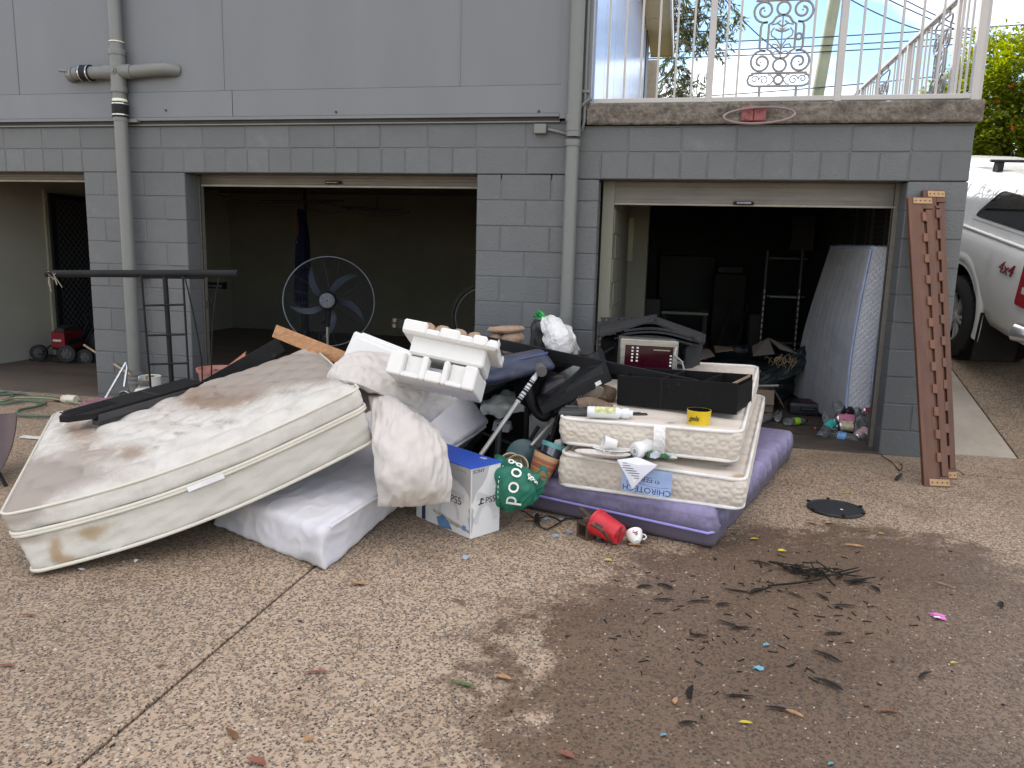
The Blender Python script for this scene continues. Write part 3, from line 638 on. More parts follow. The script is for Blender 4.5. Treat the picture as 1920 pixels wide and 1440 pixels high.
m = MB(); m.box((xa, RY_ - .02, rb - .022), (xb, RY_ + .02, rb + .014), None, .004); m.build('bottom_rail', M_WHT, rail)
m = MB(); m.box((xa, RY_ - .025, rt - .02), (xb, RY_ + .025, rt + .02), None, .006); m.build('top_rail', M_WHT, rail)
for q in (1138, 1169, 1199, 1231, 1264, 1295, 1356, 1380, 1516, 1607, 1644, 1679, 1716, 1753, 1788):
    xx = at(q, 180, Y=RY_).x; m = MB(); m.box((xx - .0075, RY_ - .0075, rb + .01), (xx + .0075, RY_ + .0075, rt - .018)); m.build('baluster', M_WHT, rail)
for q in (1328, 1569, 1824):
    xx = at(q, 190, Y=RY_).x; w = .024
    m = MB(); m.box((xx - w, RY_ - w, 2.498), (xx + w, RY_ + w, rt - .018), None, .003); p = m.build('post', M_WHT, rail)
    m = MB(); m.box((xx - .045, RY_ - .045, 2.497), (xx + .045, RY_ + .04, 2.507), None, .002); m.tube([(xx - .03, RY_ - .03, 2.5), (xx - .03, RY_ - .03, 2.52)], .008, 6); m.build('foot_plate', M_GALV, p)
xc = at(1457, 178, Y=RY_).x
sp_ = scroll_panel(); sp_.v = [MX.Translation((xc, RY_, rb + .012)) @ MX.Scale(.87, 4) @ p for p in sp_.v]; sp_.build('scroll_panel', M_SCROLL, rail, smooth=50)
m = MB(); m.tube([at(1822, 172, Y=RY_), at(1776, 197, Y=RY_ + .5)], .016, 4); m.build('brace', M_WHT, rail)
rail2 = thing('balcony_railing', 'white metal railing running back along the right edge of the terrace', 'railing', (1.95, 0, 2.5))
RX_ = 1.95
m = MB(); m.box((RX_ - .025, .1, rt - .02), (RX_ + .025, 8.8, rt + .02), None, .005); m.build('top_rail', M_WHT, rail2)
m = MB(); m.box((RX_ - .018, .1, rb - .02), (RX_ + .018, 8.8, rb + .012), None, .004); m.build('bottom_rail', M_WHT, rail2)
pst = [at(q, 100, X=RX_).y for q in (1793, 1706, 1625)] + [6.4, 8.6]
for y in [.06] + pst:
    m = MB(); m.box((RX_ - .024, y - .024, 2.4), (RX_ + .024, y + .024, rt - .018)); m.build('post', M_WHT, rail2)
pan = [at(1764, 100, X=RX_).y, at(1663, 100, X=RX_).y, 5.3]
yy = .2
while yy < 8.6:
    if min(abs(yy - p) for p in pst) > .06 and min(abs(yy - p) for p in pan) > .27:
        m = MB(); m.box((RX_ - .0075, yy - .0075, rb + .01), (RX_ + .0075, yy + .0075, rt - .018)); m.build('baluster', M_WHT, rail2)
    yy += .125
for i, y in enumerate(pan):
    sp_ = scroll_panel(); mm = MX.Translation((RX_, y, rb + .012)) @ RZ(90) @ MX.Scale(.87, 4); sp_.v = [mm @ p for p in sp_.v]; sp_.build('scroll_panel', M_SCROLL, rail2, smooth=50)
# beige column and bulb beyond
m = MB(); pc = at(1219, 190, Y=9.3); pt = at(1219, 115, Y=9.3).z
m.box((pc.x - .12, 9.2, 2.4), (pc.x + .12, 9.44, pt)); tag(m.build('column', mat('beige_render', (.36, .31, .25), .8), base=(pc.x, 9.3, 2.4)), 'plain beige column standing at the far end of the terrace', 'column')
qb = at(1230, 20, Y=6.3); t = thing('light_bulb', 'bare spiral bulb hanging from the cream eave', 'bulb', qb)
m = MB(); m.tube([(qb.x, 6.3, 4.9), (qb.x, 6.3, qb.z + .05)], .018, 8); m.build('holder', mat('brown_holder', (.12, .06, .04), .5), t)
m = MB(); m.tube([(qb.x + .028 * math.cos(a), 6.3 + .028 * math.sin(a), qb.z + .04 - a * .0065) for a in np.linspace(0, 16, 60)], .013, 6); m.build('glass_spiral', mat('bulb_white', (.8, .8, .78), .2), t, smooth=60)
# ------------------------------------------------------------------ four wheel drive on the ramp
M_CARW = mat('white_car_paint', (.80, .81, .80), .25, v=.03, coat=.5, dirt=[((.55, .53, .47), 2, .55, .9)])
M_GLASS = mat('dark_car_glass', (.012, .013, .015), .04, v=.1, spec=.9)
M_TYRE = mat('tyre_rubber', (.022, .022, .023), .85, b=.3, bs=40)
M_RIM = mat('alloy_rim', (.55, .56, .57), .35, m=.25)
M_RED = mat('red_lens', (.36, .012, .02), .12, spec=.8)
SL = math.atan(.20)
fw, lf = V((-.095, math.cos(SL), math.sin(SL))).normalized(), V((-1, -.095, 0)).normalized(); upv = fw.cross(lf).normalized(); lf = upv.cross(fw)
wc = at(1807, 593, X=2.74)
og = wc - lf * .80 - upv * .385
CM = MX(((fw.x, lf.x, upv.x, og.x), (fw.y, lf.y, upv.y, og.y), (fw.z, lf.z, upv.z, og.z), (0, 0, 0, 1)))
car = thing('four_wheel_drive', 'white four wheel drive ute with a white canopy parked nose up on the ramp', 'car', CM)
def prof(k, w=1.0, zt=1.0, can=1.0):
    lo = [(0, .42), (.74, .42), (.84, .47), (.90, .56), (.925, .72), (.93, .88), (.92, 1.02), (.905, 1.12), (.885, 1.175)]
    hi = [(.865, 1.20), (.845, 1.25), (.81, 1.42), (.765, 1.58), (.725, 1.655), (.64, 1.70), (.45, 1.725), (0, 1.735)]
    hh = [(y * can, 1.18 + (z - 1.18) * zt) for y, z in hi]
    return [(y * w, z) for y, z in lo] + [(y * w, z) for y, z in hh]
secs = [(-1.30, .90, .92, .985), (-1.27, .955, .97, .99), (-1.18, .99, 1, 1), (-1.0, 1, 1, 1), (-.4, 1, 1, 1), (.3, 1, 1, 1), (.93, 1, 1, 1), (.96, .97, .96, .98), (1.0, .97, .96, .98), (1.03, 1, .98, .985), (2.3, 1, .99, .97), (2.6, 1, .9, .95), (3.25, .99, .05, 1), (4.1, .95, -.12, 1), (4.25, .8, -.3, 1)]
mb = MB(); np_ = len(prof(0)); vs = []; fs = []
for (x, w, zt, cn) in secs:
    p = prof(0, w, zt, cn); full = [(x, y, z) for y, z in p] + [(x, -y, z) for y, z in p[-2:0:-1]]; n_ = len(full); vs += full
for i in range(len(secs) - 1):
    for j in range(n_): a, b = i * n_ + j, i * n_ + (j + 1) % n_; fs.append((a, b, b + n_, a + n_))
fs += [list(range(n_)), list(range((len(secs) - 1) * n_, len(secs) * n_))[::-1]]
mb.add(vs, fs); body = mb.build('body', M_CARW, car, True, smooth=38)
cut = MB(); cut.tube([(0, .45, .42), (0, 1.2, .42)], .475, 40); cut.tube([(3.05, .45, .42), (3.05, 1.2, .42)], .475, 40); co = cut.build('cutter', M_CARW)
bo = body.modifiers.new('arch', 'BOOLEAN'); bo.operation = 'DIFFERENCE'; bo.object = co; bo.solver = 'EXACT'
co.parent = car
dg = bpy.context.evaluated_depsgraph_get(); nm = bpy.data.meshes.new_from_object(body.evaluated_get(dg)); body.modifiers.clear(); body.data = nm; bpy.data.objects.remove(co)
nm.polygons.foreach_set('use_smooth', [True] * len(nm.polygons)); nm.set_sharp_from_angle(angle=RAD(38))
m = MB(); m.sheet(lambda u, v: (lambda a, r: (r * math.cos(a), .915 + .020 * math.sin(PI * min(1, v * 1.15)) * (1 if v < .9 else .8), .42 + r * math.sin(a)))(-.18 + u * (PI + .36), .47 + v * .15), 40, 8)
m.build('wheel_arch', M_CARW, car, True, smooth=60)
m = MB(); m.lathe([(.465, -.27), (.47, .0), (.47, .28)], 30, TR(0, .62, .42) @ RX(90), cap=False); m.build('arch_liner', M_BLACKM, car, True)
def ysurf(z):
    p = prof(0); 
    for (y0, z0), (y1, z1) in zip(p, p[1:]):
        if z0 <= z <= z1: return y0 + (y1 - y0) * (z - z0) / max(1e-6, z1 - z0)
    return .6
def onside(poly, off, thick):
    mbx = MB(); n = len(poly); a = [(x, ysurf(z) + off, z) for x, z in poly]; b = [(x, ysurf(z) + off - thick, z) for x, z in poly]
    return mbx.add(a + b, [list(range(n)), list(range(n, 2 * n))[::-1]] + [(i, (i + 1) % n, n + (i + 1) % n, n + i) for i in range(n)])
def rpoly(pts, r=.05, k=4):
    out = []; n = len(pts)
    for i in range(n):
        p = V(pts[i]); a = (V(pts[i - 1]) - p).normalized() * r; b = (V(pts[(i + 1) % n]) - p).normalized() * r
        for t in range(k + 1): s_ = t / k; out.append(tuple((p + a) * (1 - s_) ** 2 + p * 2 * s_ * (1 - s_) + (p + b) * s_ ** 2))
    return out
win = rpoly([(-1.17, 1.335), (.14, 1.335), (-.14, 1.60), (-1.12, 1.60)], .07)
onside(rpoly([(-1.215, 1.305), (.20, 1.305), (-.11, 1.635), (-1.16, 1.635)], .08), .006, .03).build('window_frame', M_CARW, car, True)
onside(win, .010, .03).build('window', M_GLASS, car, True)
onside(rpoly([(1.1, 1.25), (2.3, 1.25), (2.1, 1.66), (1.15, 1.68)], .06), .004, .03).build('window', M_GLASS, car, True)
m = MB(); m.tube([(-1.26, ysurf(1.215) * .985, 1.215), (-1.0, ysurf(1.215) + .004, 1.215), (.93, ysurf(1.215) + .004, 1.215)], .016, 6); m.build('canopy_seam', M_CARW, car, True, smooth=60)
tl = rpoly([(-1.292, .80), (-1.12, .80), (-1.135, 1.14), (-1.292, 1.16)], .03)
tlm = MB(); tlm.prism([(x, z) for x, z in tl], .16, MX(((1, 0, 0, 0), (0, 0, 1, .79), (0, 1, 0, 0), (0, 0, 0, 1)))); tlo = tlm.build('tail_light', M_RED, car, True)
for z in (.90,): m = MB(); m.box((-1.296, .80, z), (-1.19, .953, z + .06), None, .006); m.build('clear_lens', mat('clear_lens', (.7, .65, .62), .1), tlo, True)
m = MB(); m.tube([(-1.36, -.88, .60), (-1.40, -.6, .60), (-1.40, .6, .60), (-1.36, .88, .60), (-1.25, .955, .60)], .075, 14); m.build('rear_bumper', M_CHROME, car, True, smooth=50)
def wheel(x, y, sg, seed=0):
    Wm = TR(x, y, .385) @ RX(-90 * sg)
    tb = MB(); tb.lathe([(.235, -.12), (.30, -.135), (.355, -.12), (.385, -.095), (.385, .095), (.355, .12), (.30, .135), (.235, .12), (.235, -.12)], 48, Wm, cap=False)
    w = tb.build('wheel', M_TYRE, car, True, smooth=35)
    tr = MB()
    for i in range(40):
        a = 2 * PI * i / 40
        for zz, dz in ((-.09, .05), (-.025, .045), (.04, .05)): tr.box((.38, -.019, zz), (.395, .019, zz + dz), Wm @ RZ(math.degrees(a) + (4.5 if zz > -.05 else 0)))
    tro = tr.build('tread', M_TYRE, w, True); tro['kind'] = 'stuff'
    rm = MB(); rm.lathe([(.24, .10), (.228, .112), (.215, .09)], 36, Wm, cap=False); ro = rm.build('rim', M_RIM, w, True, smooth=35)
    dk_ = MB(); dk_.lathe([(.216, .088), (.21, -.02), (0, -.02)], 36, Wm, cap=False); dk_.build('rim_dish', M_BLACKM, w, True, smooth=40)  # inner dish of the rim, coloured black so the spokes stand out
    for i in range(6):
        sp = MB()
        for o in (-9, 9): sp.hexa([(.04, -.02, .05), (.215, -.013, .075), (.215, .013, .075), (.04, .02, .05)], [(.04, -.016, .085), (.215, -.01, .098), (.215, .01, .098), (.04, .016, .085)], Wm @ RZ(60 * i + o))
        sp.build('spoke', M_RIM, w, True)
    hb = MB(); hb.lathe([(.0, .10), (.045, .097), (.05, .05), (.05, 0)], 16, Wm); hb.build('hub_cap', M_RIM, w, True, smooth=40)
for (x, y, sg) in ((0, .80, 1), (3.05, .80, 1), (0, -.80, -1), (3.05, -.80, -1)): wheel(x, y, sg)
m = MB(); m.box((-.60, .56, .13), (-.575, .93, .58), None, .006); m.build('mud_flap', M_BLACKM, car, True)
m = MB(); m.box((-1.2, -.7, .33), (3.6, .62, .55)); m.build('underbody', M_BLACKM, car, True)
for x in (-.55, .45):
    m = MB(); m.box((x - .035, -.62, 1.795), (x + .035, .66, 1.82), None, .01); m.box((x - .05, .55, 1.69), (x + .05, .60, 1.796)); m.box((x - .05, -.6, 1.69), (x + .05, -.55, 1.796)); m.build('roof_bar', M_BLACKM, car, True)
dm = MX(((-1, 0, 0, -.83), (0, 0, 1, .935), (0, 1, 0, 1.03), (0, 0, 0, 1)))
text_mesh('4x4', .15, mat('decal_dark', (.03, .03, .035), .4), 'decal', car, dm @ TR(.004, -.004, -.0012), .0008, .35, 1.15, True)
text_mesh('4x4', .142, mat('decal_red', (.33, .02, .03), .35), 'decal', car, dm @ TR(0, 0, .001), .0012, .35, 1.15, True)

# ------------------------------------------------------------------ pole, wires, trees beyond
M_POLE = mat('weathered_pole', (.30, .32, .24), .8, v=.15, vs=2)
YP = 16
p0 = at(1530, 195, Y=YP); p1 = at(1566, -5, Y=YP); dd = (p1 - p0); pb = p0 - dd * ((p0.z - 2.4) / dd.z); ptop = p0 + dd * 2.2
pole = thing('power_pole', 'pale green grey power pole standing in the street behind the terrace', 'pole', pb)
m = MB(); m.tube([pb, ptop], [.17, .13], 14); m.build('shaft', M_POLE, pole, smooth=40)
m = MB(); m.box((ptop.x - 1.1, YP - .17, ptop.z - .5), (ptop.x + 1.1, YP - .14 + .1, ptop.z - .38)); m.build('crossarm', M_POLE, pole)
M_WIRE = mat('black_wire', (.03, .03, .045), .5)
wires = [((1105, 82), (1850, 45), 'highest of the wires running nearly level behind the railing'), ((1105, 97), (1850, 62), 'second wire running nearly level behind the railing'), ((1105, 108), (1850, 74), 'third wire running nearly level behind the railing'), ((1235, 180), (1780, 135), 'lowest wire running nearly level just above the slab'), ((1660, -10), (1850, 70), 'left one of two wires dropping steeply to the right of the pole'), ((1690, -10), (1880, 75), 'right one of two wires dropping steeply to the right of the pole'), ((1600, -4), (1725, 50), 'pale wire sagging from the top beside the pole'), ((1365, 0), (1440, 75), 'wire crossing behind the scroll panel on a slant')]
for (a, b, lb) in wires:
    A_, B_ = at(*a, Y=YP - .2), at(*b, Y=YP - .2); d_ = B_ - A_; pts = []
    for i in range(21):
        t_ = -.3 + 1.6 * i / 20; p = A_ + d_ * t_; pts.append(p - V((0, 0, .12 * (1 - (2 * (i / 20) - 1) ** 2))))
    m = MB(); m.tube(pts, .014, 4); tag(m.build('power_wire', M_WIRE), 'thin ' + lb, 'wire', 'power wires behind the terrace')
M_BARK = mat('tree_bark', (.10, .08, .06), .9, b=.4, bs=20)
def leaf(mb, p, d, n, L_, w):
    d = d.normalized(); s_ = d.cross(n)
    if s_.length < 1e-5: s_ = d.orthogonal()
    s_.normalize(); n2 = s_.cross(d)
    k = len(mb.v); mb.v += [p, p + d * L_ * .5 + s_ * w + n2 * w * .35, p + d * L_ - n2 * L_ * .12, p + d * L_ * .5 - s_ * w + n2 * w * .35]; mb.f += [(k, k + 1, k + 2), (k, k + 2, k + 3)]
def rv(): 
    while 1:
        p = V((rnd.uniform(-1, 1), rnd.uniform(-1, 1), rnd.uniform(-1, 1)))
        if .05 < p.length < 1: return p
def bushy(name, label, base, lobes, nl, ll, lw, ml, flowers=0, trunk_h=1.2):
    t = thing(name, label, 'tree', base)
    tk = MB(); top = V(base) + V((.1, 0, trunk_h)); tk.tube([base, V(base) + V((.04, .03, trunk_h * .5)), top], [.16, .13, .11], 8)
    for c, r in lobes: tk.tube([top, (top + V(c)) / 2 + rv() * .15, V(c)], [.09, .05, .015], 6)
    tk.build('trunk', M_BARK, t, smooth=60)
    cr = MB()
    tot = sum(r * r for c, r in lobes)
    for c, r in lobes:
        ncl = int(nl * r * r / tot / 16)
        for _ in range(ncl):
            d = rv().normalized(); q = V(c) + V((d.x * r, d.y * r, d.z * r * .9)) * rnd.uniform(.62, 1.06) ** .8
            for __ in range(16):
                p = q + rv() * .17; o = (d + rv() * .7 + V((0, 0, -.25))).normalized(); leaf(cr, p, o, (V((0, 0, 1)) + rv() * .7), ll * rnd.uniform(.7, 1.25), lw)
    cr.build('crown', ml, t)
    if flowers:
        fm = mat('red_blossom', (.55, .05, .045), .5)
        for i in range(flowers):
            c, r = lobes[i % len(lobes)]; d = V((rnd.uniform(-.7, .2), -1, rnd.uniform(-.3, .8))).normalized(); q = V(c) + d * r * 1.03; f_ = MB()
            for k in range(9): leaf(f_, q, rv(), V((0, 0, 1)), .05, .016)
            f_.build('blossom', fm, t)
    return t
ML1 = leafmat('bright_leaf', (.085, .13, .012), (.25, .27, .035), .6)
c0 = at(1880, 170, Y=10.2)
lob = [((c0.x + dx, c0.y + dy, c0.z + dz), r) for dx, dy, dz, r in ((-.5, -.1, -.45, .8), (-.8, -.1, -1.3, .7), (.1, -.2, -.7, .9), (0, 0, -.1, 1.0), (-.75, .3, -.35, .62), (-.45, -.2, -1.05, .8), (.7, -.3, .25, 1.0), (.2, -.5, -1.3, 1.0), (1.5, -.3, -.6, 1.1), (-.1, .5, .55, .62), (1.2, .2, 1.0, .8), (-.95, .6, -1.1, .5), (.5, -.4, -2.0, .9), (-.4, .2, -1.9, .7))]
bushy('flowering_tree', 'dense bright green tree with small red blossoms behind the white car', (c0.x + .2, c0.y, 2.35), lob, 30000, .11, .030, ML1, 9, .6)
ML2 = leafmat('grey_green_leaf', (.05, .065, .03), (.14, .15, .07), .5)
def wispy(label, px_, Y, spots, n=1):
    base = at(px_, 330, Y=Y); base.z = 2.4
    t = thing('gum_tree', label, 'tree', base)
    tk = MB(); tp = V((base.x - 1.6, Y, 6.5)); tk.tube([base, (base + tp) / 2 + V((-.4, 0, 0)), tp], [.22, .16, .10], 8); cr = MB()
    for (x, y, r, dens) in spots:
        c = at(x, y, Y=Y + rnd.uniform(-.8, .8)); st_ = tp if y < 100 else base * .5 + tp * .5
        tk.tube([st_, (st_ + c) / 2 + V((0, 0, .35)), c], [.06, .035, .012], 5)
        for _ in range(int(dens)):
            q = c + rv() * r; k = rnd.randint(5, 9); dirx = V((rnd.uniform(-.5, .6), rnd.uniform(-.5, .5), rnd.uniform(-.9, -.1))).normalized()
            tk.tube([c * .35 + q * .65, q, q + dirx * .35], [.010, .006, .003], 3)
            for i in range(k * 2): leaf(cr, q + dirx * .35 * i / (k * 2) + rv() * .05, dirx + rv() * .8, rv(), rnd.uniform(.12, .2), .019)
    tk.build('trunk', M_BARK, t, smooth=60); cr.build('crown', ML2, t)
wispy('wispy grey green gum tree showing between the cream eave and the railing post', 1225, 15, [(1255, 15, .5, 26), (1300, 30, .55, 30), (1330, 10, .5, 22), (1275, 70, .45, 24), (1320, 85, .4, 16), (1265, 130, .4, 26), (1285, 165, .35, 22), (1250, 175, .4, 24), (1360, 30, .45, 10), (1345, 60, .35, 8), (1240, 60, .4, 18), (1310, 150, .25, 6), (1270, 190, .4, 18)])
# ------------------------------------------------------------------ mattresses
def setattr_f(o, name, vals): o.data.attributes.new(name, 'FLOAT', 'POINT').data.foreach_set('value', vals)
def stripes(name, c, r=.8):
    return mat(name, c, r, v=.06, vs=5, b=.35, bs=140, bd=.002)
M_MAT = mat('cream_ticking', (.52, .505, .46), .75, v=.05, vs=4, b=.45, bs=26, bd=.006, attr=[('stain', (.33, .245, .15), 14), ('mould', (.05, .045, .05), 26), ('grime', (.30, .25, .21), 5)])
M_MATT = mat('white_ticking_top', (.60, .585, .545), .8, v=.05, vs=4, b=.3, bs=60, bd=.003, attr=[('stain', (.24, .155, .10), 15), ('grime', (.31, .27, .235), 11), ('mould', (.035, .032, .04), 30)])
M_PIPE = mat('cream_piping', (.62, .595, .52), .6, v=.06, b=.2, bs=60)
bA = at(60, 1075, Z=-.012); bB = at(703, 828, Y=-2.6); bNA = V((-3.80, -1.76, -.01)); bNB = V((-2.59, -.93, .38))
tA = at(-3, 962, Y=-3.47); tB = at(672, 724, Y=-2.65); tNA = at(98, 772, Y=-1.83); tNB = at(592, 652, Y=-.99)
FM = tri((bA, bB, bNB, bNA), (tA, tB, tNB, tNA))
def sagp(w, s, d, h):
    w = w - V((0, 0, .068 * math.sin(PI * min(1, max(0, s)) ** .9)))
    if w.z < GZ + .005: w.z = GZ + .005 + (w.z - GZ - .005) * .04
    return w
big = thing('mattress', 'large stained pillow top mattress sloping from the ground onto the white sheeted one', 'mattress', (bA + bB + bNA) / 3)
def d_core(s, d, h, f, sg):
    return (.004 * math.sin(s * 60 + math.sin(h * 9) * 2) * math.sin(h * 14) + .006 * noise.noise((s * 9, d * 9, h * 5))) if f == 1 or f == 0 else 0
mb = soft_block(FM, (1.53, 2.03, .22), (70, 40, 12), .03, d_core, 0, .60, sagp); core_ = mb.build('mattress_core', M_MAT, big, smooth=60)
nx_, ny_ = 7.5, 10
def tuft(s, d):
    j = d * ny_; i = s * nx_ + .5 * (int(math.floor(j)) % 2); fi = i - math.floor(i); fj = j - math.floor(j)
    return (math.sin(PI * fi) ** .55) * (math.sin(PI * fj) ** .6)
def d_top(s, d, h, f, sg):
    if f == 2 and sg > 0:
        e = min(1, min(s, 1 - s, d, 1 - d) / .05); mm = min(s, 1 - s, d, 1 - d); return .028 * tuft(s, d) * e - .014 + .046 * min(1, mm / .16) ** .7 + .012 * noise.noise((s * 4, d * 4, 1)) * e
    return .006 * math.sin(PI * min(1, max(0, h))) + .004 * noise.noise((s * 14, d * 14, h * 4))
mb = soft_block(FM, (1.53, 2.03, .115), (110, 120, 12), .032, d_top, .615, 1.0, sagp); top_ = mb.build('pillow_top', M_MATT, big, smooth=70)
def paint(o, fn):
    A = {'stain': [], 'mould': [], 'grime': []}
    for v in o.data.vertices:
        w = WM[o] @ v.co; x, y = proj(w); a, b, c = fn(x, y, w); A['stain'].append(a); A['mould'].append(b); A['grime'].append(c)
    for k, q in A.items(): setattr_f(o, k, q)
def proj(w):
    d = w - CP; z = d.dot(_f); return 960 + FOC * d.dot(_r) / z, 720 - FOC * d.dot(_u) / z
# stains belong to the cloth: placed once on its vertices from where they lie on the mattress
def G(x, y, cx, cy, rx, ry): return math.exp(-(((x - cx) / rx) ** 2 + ((y - cy) / ry) ** 2))
def st_top(x, y, w):
    s = 1.3 * G(x, y, 540, 690, 120, 34) + .9 * G(x, y, 430, 735, 70, 22) + .3 * G(x, y, 200, 840, 120, 22) + .3 * G(x, y, 300, 800, 60, 18) + .9 * G(x, y, 150, 808, 45, 22) + .8 * G(x, y, 395, 745, 70, 22) + .55 * G(x, y, 150, 860, 80, 26) + .55 * G(x, y, 255, 850, 40, 20) + .5 * G(x, y, 100, 780, 60, 16)
    s += .35 * G(x, y, 330, 770, 160, 30); g = 1.2 * G(x, y, 20, 950, 55, 34) + .8 * G(x, y, 70, 900, 70, 30) + .9 * G(x, y, 560, 690, 90, 28) + .5 * G(x, y, 430, 720, 90, 30) + .45 * G(x, y, 130, 880, 120, 30) + .42
    m = 0
    for (a, b, c, d) in ((332, 795, 16, 6), (345, 812, 14, 5), (378, 765, 14, 5), (290, 838, 14, 5), (405, 738, 13, 6), (370, 745, 8, 5), (312, 780, 10, 5), (545, 735, 24, 8), (425, 790, 40, 8), (362, 786, 12, 4), (330, 812, 9, 4), (300, 826, 12, 4), (372, 798, 9, 4), (420, 745, 12, 4), (262, 808, 7, 5)): m += .58 * G(x, y, a, b, c, d)
    return min(1, s), min(1, m), min(1, g)
def st_core(x, y, w):
    s = 1.0 * G(x, y, 105, 1030, 14, 30) + .9 * G(x, y, 170, 1000, 26, 16) + .9 * G(x, y, 130, 1050, 30, 12) + .5 * G(x, y, 210, 985, 30, 14) + .25 * G(x, y, 100, 1000, 120, 40)
    g = .7 * G(x, y, 50, 1010, 60, 14) + .4 * G(x, y, 60, 1070, 60, 14) + .2; return min(1, s), .5 * G(x, y, 52, 1062, 8, 8), min(1, g)
paint(top_, st_top); paint(core_, st_core)
for h, r_ in ((.02, .009), (.588, .009), (.630, .009), (.955, .007)):
    m = MB(); m.tube(edge_loop(FM, h, (1.53, 2.03), .05, 26, (.006 if h < .9 else .001), sagp), r_, 6, True); m.build('piping', M_PIPE, big, smooth=70)
la = at(383, 917, Y=-2.93); p1, p2 = sagp(FM(.462, -.006, .55), .462, 0, .5), sagp(FM(.565, -.006, .55), .565, 0, .5); p3, p4 = sagp(FM(.565, -.006, .63), .565, 0, .6), sagp(FM(.462, -.006, .63), .462, 0, .6)
o_ = V((.3, -.55, 0)) * .012
m = MB(); m.hexa([p + o_ for p in (p1, p2, p3, p4)], [p + o_ * 1.25 for p in (p1, p2, p3, p4)]); m.build('care_label', mat('white_label', (.78, .78, .8), .6), big)

M_SHEET = mat('white_sheet', (.62, .615, .645), .85, v=.05, vs=2, b=.25, bs=18, bd=.006, dirt=[((.50, .51, .60), 4, .45, .75)], attr=[('grime', (.36, .34, .33), 9)])
sFR, sFL = gnd(608, 1072, -.028), gnd(398, 985, -.028); sBR = at(848, 866, Y=-1.28); sBL = sFL + (sBR - sFR) + V((0, .1, 0))
sTB, sTL = at(921, 789, Y=-1.33), at(838, 688, Y=-1.12)
FS = tri((sFR, sBR, sBL, sFL), (sFR + V((-.02, .02, .185)), sTB, sTL, sFL + V((.02, .03, .16))))
def dsh(s, d, h, f, sg):
    e = math.exp(-((1 - s) / .2) ** 2) if False else 0
    fr_ = math.exp(-(s / .25) ** 2)
    rg = lambda x, y, z: 1 - 2.4 * abs(noise.noise((x, y, z)))
    w = .004 * fr_ * (noise.noise((s * 5 + 3, d * 6, h * 2)))
    w += (.0055 * fr_ + .001) * max(0, rg(s * 5 + d * 9, d * 3 - s * 14, h * 1.5)) + .0028 * max(0, rg(s * 16 + h * 2, d * 4, 3)) * (.4 + fr_)
    if f == 1: w += .006 * max(0, rg(s * 11 + h * 1.5, h * 2 - s * 3, 7)) - .012 * math.sin(PI * h)
    return w
shm = thing('mattress', 'thin mattress in a white sheet lying flat under the large stained one', 'mattress', sFR)
mb = soft_block(FS, (1.85, .9, .2), (170, 80, 22), .032, dsh); so = mb.build('sheet', M_SHEET, shm, smooth=80)
setattr_f(so, 'grime', [min(1, .9 * G(*proj(WM[so] @ v.co), 575, 1050, 35, 22) + .5 * G(*proj(WM[so] @ v.co), 450, 1010, 60, 20) + .5 * G(*proj(WM[so] @ v.co), 690, 930, 60, 16)) for v in so.data.vertices])
m = MB(); m.tube([FS(s, -.012 + .004 * math.sin(s * 40), .93 + .04 * math.sin(s * 13)) for s in np.linspace(.03, .97, 50)], .009, 6); m.build('seam', M_SHEET, shm, smooth=70)

M_PIL = mat('white_pillow_cloth', (.57, .54, .52), .9, v=.05, vs=3, b=.5, bs=22, bd=.01, dirt=[((.56, .51, .47), 3.2, .45, .8)])
P1 = [[at(614, 708, Y=-2.42), at(690, 650, Y=-2.15), at(735, 685, Y=-1.95)], [at(640, 710, Y=-2.50), at(712, 705, Y=-2.36), at(812, 722, Y=-2.1)], [at(690, 712, Y=-2.6), at(735, 765, Y=-2.5), at(803, 790, Y=-2.3)]]
P1 = [[at(612, 707, Y=-2.30), at(703, 662, Y=-2.05), at(866, 738, Y=-1.92)], [at(628, 711, Y=-2.40), at(722, 702, Y=-2.22), at(838, 766, Y=-2.05)], [at(652, 714, Y=-2.55), at(725, 744, Y=-2.42), at(802, 796, Y=-2.2)]]
pl = cushion(P1, .12, 70, 46, .009, 3, .5, 1.6); tag(pl.build('pillow', M_PIL, smooth=80, base=at(735, 720, Y=-2.2)), 'grey white pillow bent over the top corner of the large mattress', 'pillow')
P2 = [[at(690, 742, Y=-2.42), at(752, 752, Y=-2.35), at(800, 800, Y=-2.3)], [at(705, 850, Y=-2.66), at(770, 850, Y=-2.72), at(838, 858, Y=-2.55)], [at(708, 950, Y=-2.72), at(775, 948, Y=-2.70), at(844, 942, Y=-2.62)]]
pl = cushion(P2, .12, 60, 66, .011, 9, .48, 1.6); tag(pl.build('pillow', M_PIL, smooth=80, base=at(770, 860, Y=-2.6)), 'grubby white pillow hanging down in front beside the white box', 'pillow')

